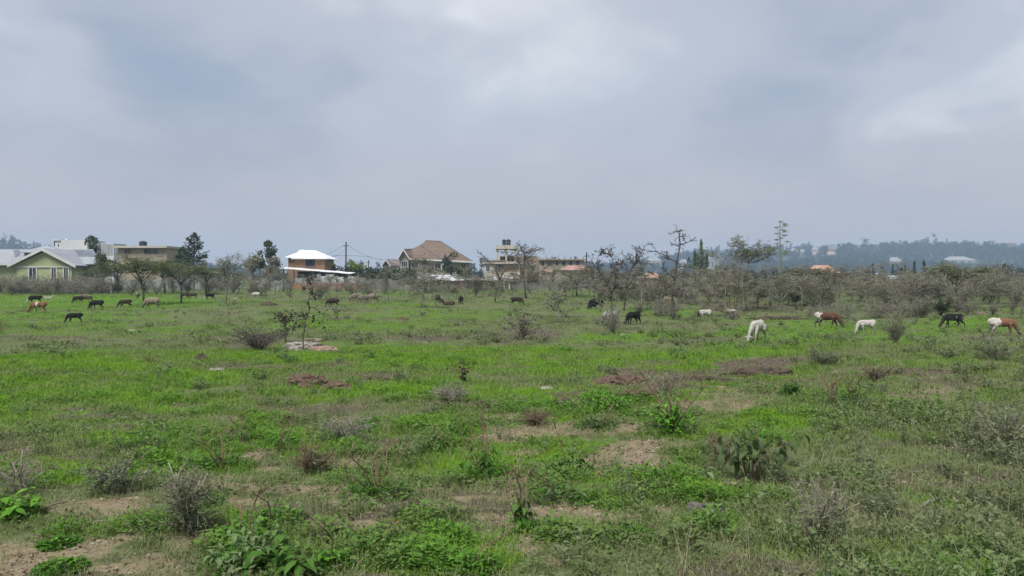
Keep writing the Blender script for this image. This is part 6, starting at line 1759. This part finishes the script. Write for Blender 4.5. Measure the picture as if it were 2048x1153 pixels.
A_ = [
 (1514, 683, 'goat', 1, 232, 1.13, 'white', 'large white goat grazing head down on the bright grass', True),
 (1654, 657, 'goat', 1, 340, 1.14, 'brown_white_rump', 'brown goat with white rump grazing with its head down', True),
 (1733, 667, 'goat', 2, 184, .84, 'white', 'smaller white goat grazing beside the brown and white rumped one', False),
 (1907, 656, 'goat', 1, 178, .98, 'mottled', 'black goat mottled with white patches behind the loose grey shrub', True),
 (2004, 672, 'goat', 0, 345, 1.06, 'white_brown_front', 'goat with white hindquarters and tan brown front', True),
 (1267, 650, 'goat', 0, 218, .98, 'black', 'black goat grazing behind the forked thorn tree', True),
 (1410, 640, 'goat', 2, 195, .86, 'white_black_head', 'white goat with black head and neck', False),
 (1463, 637, 'goat', 1, 25, .80, 'brown_pale', 'brown goat with pale back half hidden in brush', False),
 (1222, 646, 'goat', 2, 205, .95, 'piebald', 'piebald white and brown goat behind the shrub', False),
 (1192, 618, 'sheep', 0, 190, .98, 'black', 'black sheep grazing left of the forked thorn tree', False),
 (1186, 619, 'goat', 0, 215, .62, 'black', 'black kid pressed close beside the black sheep', False),
 (1339, 611, 'goat', 1, 20, .95, 'tan_white', 'tan and white goat glimpsed behind thin trunks', False),
 (1033, 611, 'goat', 1, 8, .95, 'dark_brown', 'dark brown goat walking behind the bushy thorn shrub', False),
 (921, 608, 'goat', 0, 262, .95, 'dark_brown', 'dark brown goat facing out of the field before the sheds', False),
 (877, 606, 'goat', 2, 285, .95, 'dark_brown', 'dark brown goat with turned head by the tiered thorn tree', False),
 (898, 611, 'lie', 0, 190, .95, 'dark_brown', 'dark goat lying in the grass between two standing ones', False),
 (747, 605, 'sheep', 0, 200, 1.05, 'cream_sheep', 'cream backed sheep grazing apart from the grey pair', False),
 (727, 606, 'sheep', 1, 215, .92, 'grey_sheep', 'small grey brown sheep between two larger sheep', False),
 (714, 604, 'sheep', 0, 195, 1.05, 'grey_sheep', 'grey brown sheep leading the small sheep', False),
 (666, 614, 'sheep', 1, 188, .88, 'dark_brown', 'dark brown sheep standing behind the galled thorn tree', False),
 (512, 597, 'goat', 0, 170, .92, 'white', 'white goat by thin thorn stems left of the stone house', False),
 (420, 600, 'goat', 1, 225, .95, 'black_white_face', 'dark goat with white face by a thin thorn stem', False),
 (386, 598, 'goat', 0, 190, .85, 'dark_brown', 'dark goat following close behind another under the flat acacia', False),
 (370, 598, 'goat', 2, 178, .90, 'dark_brown', 'dark goat grazing right by the flat acacia trunk', False),
 (305, 617, 'sheep', 0, 184, 1.12, 'cream_sheep', 'large cream sheep grazing below the flat crowned acacia', False),
 (275, 598, 'sheep', 1, 120, .98, 'grey_sheep', 'pale grey sheep seen from behind beside the acacia stems', False),
 (251, 616, 'goat', 1, 205, .92, 'dark_brown', 'dark brown goat grazing between the black goat and the cream sheep', False),
 (194, 620, 'goat', 1, 182, 1.02, 'black', 'black goat grazing on the open left meadow', True),
 (170, 606, 'sheep', 0, 40, 1.05, 'grey_sheep', 'brown grey sheep with its rump raised beside a dark one', False),
 (157, 607, 'goat', 2, 235, .95, 'dark_brown', 'dark goat seen end on beside the brown grey sheep', False),
 (150, 646, 'goat', 0, 200, .75, 'black', 'black kid grazing alone on the left meadow', False),
 (78, 626, 'goat', 1, 186, 1.05, 'brown_saddle', 'orange brown goat with a white band round its body', False),
 (71, 608, 'goat', 0, 200, 1.05, 'black_white_face', 'black goat with white face behind the orange brown one', False),
 (96, 599, 'lie', 0, 10, .80, 'white', 'white goat lying in the grass behind the orange brown one', False),
]
for a in A_: animal(*a)
# ------------------------------------------------------------------ stones and earth
M['stone_grey'] = surf('stone_grey', (.085, .082, .075), (.17, .163, .148), 6, .9, .25, .5, 30)
M['stone_pale'] = surf('stone_pale', (.22, .20, .175), (.36, .335, .295), 5, .9, .2, .5, 30)
M['stone_brown'] = surf('stone_brown', (.17, .11, .085), (.30, .22, .175), 5, .92, .2, .5, 30)
M['earth'] = surf('earth', (.075, .048, .036), (.155, .105, .08), 7, .97, .1, .9, 45)
M['earth_dark'] = surf('earth_dark', (.05, .037, .030), (.11, .085, .068), 7, .97, .1, .9, 45)
def lump(seed, w, d, h, rough=.25, n=3, flat=0.0):
    bm = bmesh.new(); bmesh.ops.create_icosphere(bm, subdivisions=n, radius=1.0)
    r = np.random.default_rng(seed); off = r.uniform(0, 50, 3)
    for v in bm.verts:
        c = v.co; a = float(fbm(np.array(c.x * 1.4 + off[0] + c.z), np.array(c.y * 1.4 + off[1]), seed, 3)) - .5
        b = float(fbm(np.array(c.x * 3.5 + off[1]), np.array(c.y * 3.5 + off[2] + c.z * 2), seed + 3, 3)) - .5
        e_ = float(fbm(np.array(c.x * 9 + off[2] + c.z * 3), np.array(c.y * 9 + off[0] + c.z * 5), seed + 7, 2)) - .5
        k = 1 + rough * (a * 2 + b * 1.3 + e_ * .8)
        c *= k
        if flat and c.z > flat: c.z = flat + (c.z - flat) * .25
        v.co = Vector((c.x * w * .5, c.y * d * .5, c.z * h))
    me = bpy.data.meshes.new('lump'); bm.to_mesh(me); bm.free()
    return me
def rock(px, py, wpx, hpx, mat, label, name='stone', seed=1, deep=.8, rough=.35, sink=.25, flat=.6, group='stones in the grass', cat='stone', smooth=False):
    p = P(px, py); s = p.y / FPX; w = wpx * s; h_ = max(hpx * s, .02)
    me = lump(seed, w, w * deep, h_ * (1 + sink), rough, 4 if wpx > 60 else 3, flat); me.materials.append(M[mat])
    if smooth: me.polygons.foreach_set('use_smooth', [True] * len(me.polygons))
    o = link(name, me, None, loc=(p.x, p.y + w * deep * .3, p.z - h_ * sink * .6), rot=(0, 0, random.Random(seed).uniform(-.4, .4)))
    tag(o, label, cat, group); return o
rock(1392, 1022, 32, 15, 'stone_grey', 'flat grey stone on bare soil, the left of a pair', seed=2, rough=.7, flat=.8)
rock(1430, 1027, 36, 16, 'stone_grey', 'flat grey stone with broken edge touching its twin on bare soil', seed=3, rough=.7, flat=.8)
rock(1452, 966, 16, 7, 'stone_grey', 'dark grey stone under the drooping leaf plant', seed=4)
rock(1466, 970, 20, 6, 'stone_brown', 'brown stone under the drooping leaf plant', seed=5)
rock(1440, 1040, 18, 5, 'stone_pale', 'small pale stone below the grey pair', seed=6)
rock(1312, 1058, 22, 6, 'stone_brown', 'brown flat stone in the grass left of the grey pair', seed=7)
rock(1408, 1050, 12, 4, 'stone_pale', 'tiny pale stone in the grass below the grey pair', seed=8)
rock(1960, 1042, 34, 12, 'stone_brown', 'brown rock on the weedy bank with a dark hollow beneath', seed=9)
rock(430, 741, 40, 4, 'stone_pale', 'flat pale slab flush with the meadow', seed=10)
rock(1092, 779, 28, 6, 'stone_pale', 'pale stone on the bright grass', seed=11)
rock(602, 701, 64, 20, 'stone_pale', 'pale weathered rock behind the galled thorn tree', seed=12, rough=.5)
rock(640, 704, 56, 14, 'stone_brown', 'reddish brown flat rock beside the pale weathered rock', seed=13, rough=.5)
rock(622, 682, 40, 6, 'stone_brown', 'low dark slab behind the weathered rocks', seed=14)
rock(1246, 671, 12, 5, 'stone_pale', 'white stone near the black goat', seed=15)
rock(1598, 662, 9, 3, 'stone_pale', 'small white stone on the bright grass behind the white goat', seed=16)
rock(263, 662, 14, 3, 'stone_pale', 'small pale stone in the left meadow', seed=17)
rock(470, 600, 10, 5, 'stone_pale', 'pale stone among thorn saplings', seed=18)
rock(248, 838, 24, 5, 'stone_pale', 'pale broken stone on dark soil in the left meadow', seed=19)
rock(1675, 747, 24, 5, 'stone_pale', 'pale flat stone on the bank edge', seed=20)
rock(1867, 757, 12, 4, 'stone_pale', 'white fragment lying on the bank', seed=21)
rock(1445, 777, 26, 4, 'stone_brown', 'thin brown stone on the litter near the leafy bush', seed=22)
rock(700, 905, 14, 5, 'stone_pale', 'small pale stone in rough grass', seed=23)
rock(255, 915, 26, 7, 'stone_brown', 'brown stone on dark soil beside dead stalks', seed=24)
rock(1965, 628, 22, 5, 'stone_brown', 'dark clod on the grass near the mottled goat', seed=25)
rock(41, 624, 24, 4, 'earth_dark', 'dark flat clod beside the orange brown goat', name='earth_clod', seed=26, cat='clod', group='clods of earth')
# mounds of dug earth: one heap with crumbs on it
def mound(px, py, wpx, hpx, mat, label, seed, deep=.7):
    o = rock(px, py, wpx, hpx, mat, label, 'earth_mound', seed, deep, .45, .5, .0, 'earth mounds', 'earth mound')
    r = random.Random(seed); s = o.location.y / FPX; w = wpx * s
    mb = MB()
    for _ in range(150):
        a = r.uniform(0, 6.283); q = math.sqrt(r.random()) * .66; sz = w * r.uniform(.006, .026)
        x_, y_ = math.cos(a) * q * w, math.sin(a) * q * w * deep; z_ = hpx * s * 1.2 * max(0, 1 - (q / .52) ** 2) ** .5 * .9
        c = Vector((x_, y_, z_))
        mb.add([c + Vector((r.uniform(.6, 1.2) * sz * u[0], r.uniform(.6, 1.2) * sz * u[1], r.uniform(.5, 1) * sz * u[2])) for u in ((1, 0, 0), (0, 1, 0), (-1, 0, 0), (0, -1, 0), (0, 0, 1), (0, 0, -1))],
               [(0, 1, 4), (1, 2, 4), (2, 3, 4), (3, 0, 4), (1, 0, 5), (2, 1, 5), (3, 2, 5), (0, 3, 5)])
    c = link('crumbs', mb.mesh('crumbs', [M[mat]]), o); c['kind'] = 'stuff'
mound(608, 773, 96, 18, 'earth', 'reddish earth mound on the bright grass', 31)
mound(676, 779, 74, 10, 'earth', 'low spill of earth beside the reddish mound', 32)
mound(765, 760, 110, 4, 'earth_dark', 'thin scrape of dark earth right of the reddish mound', 33)
mound(1243, 769, 104, 13, 'earth', 'brown earth mound behind the leafy bush with bare twigs', 34)
mound(1290, 797, 110, 11, 'earth', 'broad brown earth heap just behind the leafy bush', 35)
mound(1420, 765, 150, 9, 'earth_dark', 'dark earth ridge between the bright grass and the bank', 36, .18)
mound(1530, 752, 140, 10, 'earth_dark', 'dark crumbling earth edge by the low grey shrub', 37, .3)
mound(1146, 812, 100, 9, 'earth_dark', 'grey bare earth patch near the round green bush', 38)
mound(402, 721, 32, 9, 'earth_dark', 'dark clod heap on the left meadow', 39)
mound(804, 640, 26, 4, 'earth', 'red earth heap on the far meadow', 40)
mound(1560, 640, 110, 6, 'earth_dark', 'dark earth strip behind the white goat', 41, .3)
mound(535, 612, 34, 6, 'earth_dark', 'dark earth heap among the thorn saplings', 42)

# ------------------------------------------------------------------ leafy plants in the foreground
M['leaf_green'] = foliage('leaf_green', (.050, .125, .018), (.090, .190, .034), source='object')
M['leaf_dull'] = foliage('leaf_dull', (.075, .115, .048), (.115, .160, .070), source='object')
M['leaf_bright'] = foliage('leaf_bright', (.078, .200, .018), (.140, .310, .036), source='object')
M['leaf_pale'] = foliage('leaf_pale', (.120, .200, .072), (.175, .265, .105), source='object')
M['leaf_small'] = foliage('leaf_small', (.036, .115, .010), (.085, .205, .022))
M['stem_green'] = surf('stem_green', (.07, .09, .04), (.13, .14, .075), 10, .8, .2)
def leaf_mesh(wd, droop, fold=.25, n=5, curl=0.0):
    """one leaf of unit length along +X with a fold at the midrib and a droop"""
    mb = MB(); an = .15; p = Vector((0, 0, 0)); rows = []
    prof_ = [0.10, .62, 1.0, .86, .48, .02]
    for i in range(n + 1):
        t = i / n; w = wd * .5 * prof_[i]
        up = Vector((math.sin(an), 0, math.cos(an)))
        rows.append((p + Vector((0, w, 0)) + up * (w * fold), p.copy(), p + Vector((0, -w, 0)) + up * (w * fold)))
        p = p + Vector((math.cos(an), 0, -math.sin(an))) / n
        an += droop / n
    for rw in rows: mb.v.extend(rw)
    for i in range(n):
        a = i * 3
        for k in (0, 1): mb.f.append((a + k, a + k + 1, a + k + 4, a + k + 3)); mb.m.append(0)
    return mb
LEAFS = {}
def leafs(mat, wd, droops):
    key = (mat, wd)
    if key not in LEAFS: LEAFS[key] = [leaf_mesh(wd * k, d).mesh('leaf', [M[mat]], True) for d in droops for k in (.85, 1.1)]
    return LEAFS[key]
def big_leaf_plant(px, py, hpx, wpx, label, stems, per, llen, wd, mat, droops=(.9, 1.5, 2.1), seed=1, twigs=0, twig_h=1.6, lean=.7, stem='stem_green', cat='plant', lo=.3, name='leafy_plant', low=0, lowmat=None):
    """stems carrying single leaves: each leaf a part"""
    p = P(px, py); s = p.y / FPX; H = hpx * s * 1.12; W = wpx * s * .56; r = random.Random(seed)
    o = empty(name, p); tag(o, label, cat, 'leafy plants in the foreground')
    ms = leafs(mat, wd, droops)
    for i in range(stems):
        a = 6.283 * i / stems + r.uniform(-.5, .5); q = W * math.sqrt(r.random()) * .95 * (lean if stems > 1 else .2); hh = H * r.uniform(.6, .98) * (1.08 - .4 * min(1, q / W))
        e_ = Vector((math.cos(a) * q, math.sin(a) * q, hh))
        pts = [Vector((math.cos(a) * .02, math.sin(a) * .02, -.03)), e_ * .35 + Vector((r.uniform(-.02, .02), 0, .1 * hh)), e_ * .7 + Vector((r.uniform(-.02, .02), r.uniform(-.02, .02), .06 * hh)), e_]
        mb = MB(); th = .004 + .004 * H; mb.tube(pts, [th, th * .85, th * .7, th * .4], 5); st = link('stem', mb.mesh('stem', [M[stem]]), o)
        for k in range(per):
            t = lo + (1 - lo) * (k + r.random()) / per
            b, d = polyline_at(pts, min(t, 1)); az = k * 2.4 + r.uniform(-.4, .4) + i
            l = llen * 1.25 * r.uniform(.65, 1.2) * (1.1 - .3 * t)
            link('leaf', r.choice(ms), o, loc=b, rot=(r.uniform(-.3, .3), r.uniform(-.45, .25), az), scale=l)
    for i in range(twigs):
        a = r.uniform(0, 6.283); q = W * r.uniform(.2, 1.1); hh = H * twig_h * r.uniform(.65, 1.0)
        e_ = Vector((math.cos(a) * q, math.sin(a) * q, hh)); mid = e_ * .55 + Vector((r.uniform(-.06, .06), r.uniform(-.06, .06), .03))
        mb = MB(); mb.tube([(0, 0, -.02), mid, e_], [.0085, .0065, .004], 4, cap=False)
        for _ in range(3):
            t = r.uniform(.45, .95); b = mid.lerp(e_, t); mb.tube([b, b + Vector((r.uniform(-.14, .14), r.uniform(-.14, .14), r.uniform(.05, .16)))], [.0045, .003], 3, cap=False)
        link('twig', mb.mesh('twig', [M['twig_brown']]), o)
    if low:
        mb = MB()
        for _ in range(low):
            a = r.uniform(0, 6.283); q = math.sqrt(r.random()); z = H * .5 * (1 - q * q * .7) * r.uniform(.05, 1)
            l = r.uniform(.025, .055); mb.leaf(Vector((math.cos(a) * q * W, math.sin(a) * q * W, z)), Vector((math.cos(a) + r.uniform(-.9, .9), math.sin(a) + r.uniform(-.9, .9), r.uniform(-.3, .6))), l, l * .6, Vector((r.uniform(-.5, .5), r.uniform(-.5, .5), 1)))
        f = link('small_leaves', mb.mesh('small_leaves', [M[lowmat or 'leaf_small']]), o); f['kind'] = 'stuff'
    return o
big_leaf_plant(1500, 962, 132, 180, 'shrubby plant with long drooping dull leaves above grey stones', 9, 9, .19, .30, 'leaf_dull', (1.4, 2.0, 2.6), 1, 0, lean=1.0, stem='twig_brown', lo=.4)
big_leaf_plant(1342, 862, 72, 120, 'bright leafy bush with bare brown twigs standing above it', 20, 9, .085, .62, 'leaf_bright', (.6, 1.1, 1.5), 2, 9, 1.7, lean=1.1, low=500)
big_leaf_plant(1345, 868, 22, 130, 'low bright leaf skirt at the foot of the twiggy bush', 8, 5, .06, .62, 'leaf_bright', (.5, .9), 22, 0, low=420)
big_leaf_plant(1583, 793, 38, 48, 'small compact bright bush on the pale bank', 9, 10, .09, .5, 'leaf_green', (.5, .9, 1.2), 3, 0, lean=.9, low=500)
big_leaf_plant(1220, 822, 38, 76, 'round green bush beside the grey earth patch', 10, 9, .08, .5, 'leaf_bright', (.5, .9, 1.2), 4, 0, lean=1.1, low=600)
big_leaf_plant(1190, 856, 32, 76, 'dull spreading bush in front of the round green bush', 9, 8, .07, .4, 'leaf_dull', (.5, .9), 5, 2, lean=1.1, low=500, lowmat='leaf_small')
big_leaf_plant(1706, 806, 40, 56, 'green shrub with bare twigs on the pale bank', 6, 7, .08, .45, 'leaf_green', (.5, .9), 6, 6, 1.4, lean=1.0, low=160)
big_leaf_plant(1665, 812, 34, 60, 'twiggy grey shrub beside the green one on the bank', 3, 4, .05, .45, 'leaf_dull', (.5, .9), 26, 10, 1.3, lean=1.0)
big_leaf_plant(968, 958, 78, 110, 'plant with broad drooping leaves and forked bare stalks above', 7, 6, .135, .36, 'leaf_green', (1.1, 1.6, 2.1), 7, 5, 1.65, lean=.9, low=520)
big_leaf_plant(1042, 1058, 76, 70, 'upright drooping leaf plant on pale bare soil', 5, 6, .12, .40, 'leaf_green', (1.6, 2.2), 8, 5, 1.5, lean=.6, low=120)
big_leaf_plant(1056, 888, 26, 48, 'small palm like plant with four arching leaves', 1, 7, .15, .24, 'leaf_green', (1.0, 1.5), 9, lo=.7, low=40)
big_leaf_plant(1140, 945, 46, 100, 'low leafy plant with one tall brown stalk', 7, 5, .10, .42, 'leaf_green', (.9, 1.5), 10, 1, 2.4, lean=1.0, low=520)
big_leaf_plant(1120, 1000, 44, 110, 'dull green low plant right of the upright drooping one', 7, 6, .08, .40, 'leaf_dull', (.8, 1.3), 30, 1, 1.4, lean=1.0, low=420)
big_leaf_plant(1410, 1012, 76, 44, 'small pale leaved seedling on one thin stem behind grey stones', 1, 7, .12, .42, 'leaf_pale', (1.6, 2.2), 11, 0, lo=.72, stem='twig_brown')
big_leaf_plant(470, 1146, 78, 140, 'pale green leafy plant at the front of the large foreground clump', 9, 9, .075, .44, 'leaf_pale', (.3, .7, 1.1), 12, 0, lean=1.1, low=420)
big_leaf_plant(520, 1118, 96, 120, 'tall pale green plant behind in the large foreground clump', 7, 9, .085, .42, 'leaf_pale', (.5, .9, 1.3), 13, 2, 1.2, lean=1.0, low=420)
big_leaf_plant(545, 1140, 80, 150, 'plant with big dark arching leaves in the large foreground clump', 4, 5, .20, .40, 'leaf_green', (.9, 1.4), 14, lean=.9)
big_leaf_plant(607, 1156, 48, 100, 'broad leaved rosette at the right end of the foreground clump', 2, 7, .17, .44, 'leaf_green', (.9, 1.4), 15, lean=.6, lo=.4)
big_leaf_plant(660, 1130, 44, 80, 'low heart leaved plant right of the foreground clump', 7, 6, .055, .75, 'leaf_bright', (.5, .9), 16, 1, 1.8, lean=1.1, low=300)
big_leaf_plant(545, 1050, 52, 120, 'bright small leaved bush behind the foreground clump', 8, 7, .06, .55, 'leaf_bright', (.5, 1.0), 17, 2, 1.4, lean=1.1, low=520)
big_leaf_plant(755, 992, 54, 130, 'bushy green plant tangled with dark twigs', 9, 7, .065, .45, 'leaf_green', (.6, 1.1), 18, 8, 1.7, lean=1.1, low=700)
big_leaf_plant(28, 1036, 62, 96, 'bright broad leaved bush at the foot of dead twigs', 9, 8, .095, .72, 'leaf_bright', (.5, .9), 19, 0, lean=1.1, low=300)
big_leaf_plant(122, 1140, 30, 84, 'bright low clover like tuft on bare soil', 6, 4, .04, .7, 'leaf_bright', (.4, .8), 20, 0, lean=1.0, low=700)
big_leaf_plant(118, 1090, 24, 66, 'smaller bright tuft behind the clover like one', 5, 4, .04, .7, 'leaf_bright', (.4, .8), 21, 0, lean=1.0, low=480)
big_leaf_plant(445, 938, 50, 110, 'green herb patch with bare stalks behind the dead bush', 8, 6, .06, .5, 'leaf_green', (.5, .9), 23, 4, 1.4, lean=1.1, low=600)
big_leaf_plant(400, 1008, 40, 80, 'low green plant growing through the dead bush', 6, 6, .06, .5, 'leaf_green', (.5, .9), 24, 2, 1.2, lean=1.1, low=400)
big_leaf_plant(1350, 990, 24, 66, 'low bright tuft on the litter near the seedling', 5, 4, .04, .5, 'leaf_bright', (.4, .8), 25, 0, lean=1.0, low=480)
big_leaf_plant(560, 905, 52, 60, 'small shrub with drooping leaf tips in rough grass', 3, 5, .12, .34, 'leaf_green', (1.1, 1.6), 27, 4, 1.2, lean=.9, low=160)
big_leaf_plant(485, 885, 44, 50, 'thin plant with dark curled leaf in rough grass', 2, 4, .12, .34, 'leaf_dull', (1.1, 1.6), 28, 4, 1.3, lean=.9, low=120)
big_leaf_plant(860, 905, 26, 90, 'low green plant with arching leaves left of the broad drooping one', 5, 5, .12, .34, 'leaf_green', (.9, 1.3), 29, 1, 1.3, lean=1.0, low=380)
big_leaf_plant(1265, 1075, 30, 90, 'low grassy herb among litter below the bare soil', 6, 5, .05, .4, 'leaf_green', (.5, .9), 31, 0, lean=1.0, low=420)
big_leaf_plant(940, 1140, 56, 120, 'bright feathery herb clump at the lower edge of the path', 10, 8, .06, .35, 'leaf_bright', (.4, .9), 32, 1, 1.3, lean=1.0, low=600)
big_leaf_plant(760, 1100, 40, 120, 'low green herb clump left of the feathery one', 8, 6, .055, .45, 'leaf_green', (.5, .9), 33, 1, 1.3, lean=1.0, low=520)
# dead bushes and stalks
bush(220, 372, 1068, 165, 110, 'dead grey bush with dense fine twigs on the bare foreground soil', 4, .026, 12, leafm='sage_leaf', bark='twig_pale', name='dead_bush', twigs=12, flat=.1, tl=.34, tr=.0035, galls=0)
bush(221, 40, 990, 90, 150, 'dead twiggy branches behind the bright broad leaved bush', 0, .02, 7, bark='twig_pale', name='dead_brush', twigs=7, flat=.1, tl=.45, tr=.004, galls=0)
bush(222, 625, 945, 60, 110, 'reddish brown dry brush in rough grass', 0, .02, 12, bark='twig_brown', name='dead_brush', twigs=16, flat=.15, tl=.34, tr=.0035, galls=0)
bush(223, 1440, 925, 66, 60, 'brown dry stalks beside the drooping leaf plant', 0, .02, 12, bark='twig_brown', name='dead_brush', twigs=12, flat=.1, tl=.3, tr=.0035, galls=0)
bush(224, 1075, 850, 24, 70, 'flattened brown dry brush near the dull spreading bush', 0, .02, 12, bark='twig_brown', name='dead_brush', twigs=12, flat=.4, tl=.4, tr=.004, galls=0)
bush(225, 900, 800, 28, 110, 'grey dry brush round the stunted sapling', 1, .025, 12, leafm='grey_leaf', bark='twig_pale', name='dead_brush', twigs=14, flat=.3, tl=.4, tr=.004, galls=0)
bush(226, 230, 985, 70, 150, 'grey weedy brush on the left bank', 5, .028, 12, leafm='sage_leaf', bark='bark', name='dead_brush', twigs=9, flat=.1, tl=.34, tr=.004, galls=0)
bush(227, 300, 726, 24, 40, 'single leaning dead stick in the left meadow', 0, .02, 3, bark='twig_brown', name='dead_brush', twigs=4, flat=.2, tl=.3, tr=.005, galls=0)
bush(229, 1330, 800, 64, 90, 'leafless grey twigs behind the leafy bush', 0, .02, 10, bark='twig_pale', name='dead_brush', twigs=14, flat=.1, tl=.4, tr=.004, galls=0)
bush(230, 690, 880, 50, 150, 'thin grey stalks standing in rough dry grass', 1, .02, 14, leafm='grey_leaf', bark='bark', name='dead_brush', twigs=12, flat=.1, tl=.36, tr=.0035, galls=0)
bush(231, 2010, 900, 90, 160, 'tall grey weeds with pale stalks on the bank', 5, .028, 13, leafm='sage_leaf', bark='twig_pale', name='shrub', twigs=10, flat=.1, tl=.34, tr=.004, galls=0)
bush(232, 1640, 1075, 120, 170, 'pale dry stalks arching out of grey weeds', 1, .022, 16, leafm='grey_leaf', bark='twig_pale', name='dead_brush', twigs=10, flat=.1, tl=.3, tr=.003, galls=0)
# stunted flat sapling
traced(240, 15.2, (730, 305), [(732, 262), (730, 244)], [[(730, 246), (690, 240), (640, 236)], [(732, 246), (750, 240), (762, 234)], [(726, 250), (700, 246), (670, 250)], [(732, 260), (745, 248), (756, 250)]], (600, 640, 2.247),
       'stunted dead sapling with flat browsed top', .016, 16, .09, 1, .1, 3, .015, .6, limb_r=.008, twig_r=.004, bark='twig_brown')
# sticks lying about
def stick(a, b, r, label, mat='twig_pale', arch=.02, seed=1):
    p, q = P(*a), P(*b); rr = random.Random(seed); mb = MB(); pts = []
    for i in range(6):
        t = i / 5; c = p.lerp(q, t); c.z = ghs(c.x, c.y) + .012 + arch * math.sin(t * 3.14) ; c += Vector((rr.uniform(-.01, .01), rr.uniform(-.01, .01), rr.uniform(0, .012))); pts.append(c - p)
    mb.tube(pts, [r * (1 - .1 * i) for i in range(6)], 5)
    c = pts[3]; mb.tube([c, c + Vector((rr.uniform(-.08, .08), rr.uniform(-.1, .1), .05))], [r * .5, r * .2], 4)
    tag(link('stick', mb.mesh('stick', [M[mat]], True), None, loc=p), label, 'stick', 'dead sticks on the ground')
stick((385, 1074), (486, 1056), .012, 'pale dead stick lying beside the dead grey bush', seed=1)
stick((415, 1045), (455, 1028), .009, 'short pale stick behind the foreground clump', seed=2)
stick((84, 1024), (134, 1010), .012, 'forked stick on bare soil left of the dead bush', 'twig_brown', seed=3)
stick((180, 966), (218, 978), .010, 'pale stick lying on the weedy left bank', seed=4)
stick((1840, 1020), (1890, 1000), .012, 'bent pale stick on the weedy right bank', seed=5)
stick((805, 915), (840, 906), .016, 'whitish stick lying in rough grass', seed=6)
stick((660, 1146), (716, 1128), .006, 'thin dry stem lying right of the foreground clump', seed=7)
stick((100, 1060), (330, 1040), .007, 'long thin dry stem across the bare soil', seed=8)
stick((1270, 952), (1300, 965), .008, 'small twig lying on tan soil', 'twig_brown', seed=9)
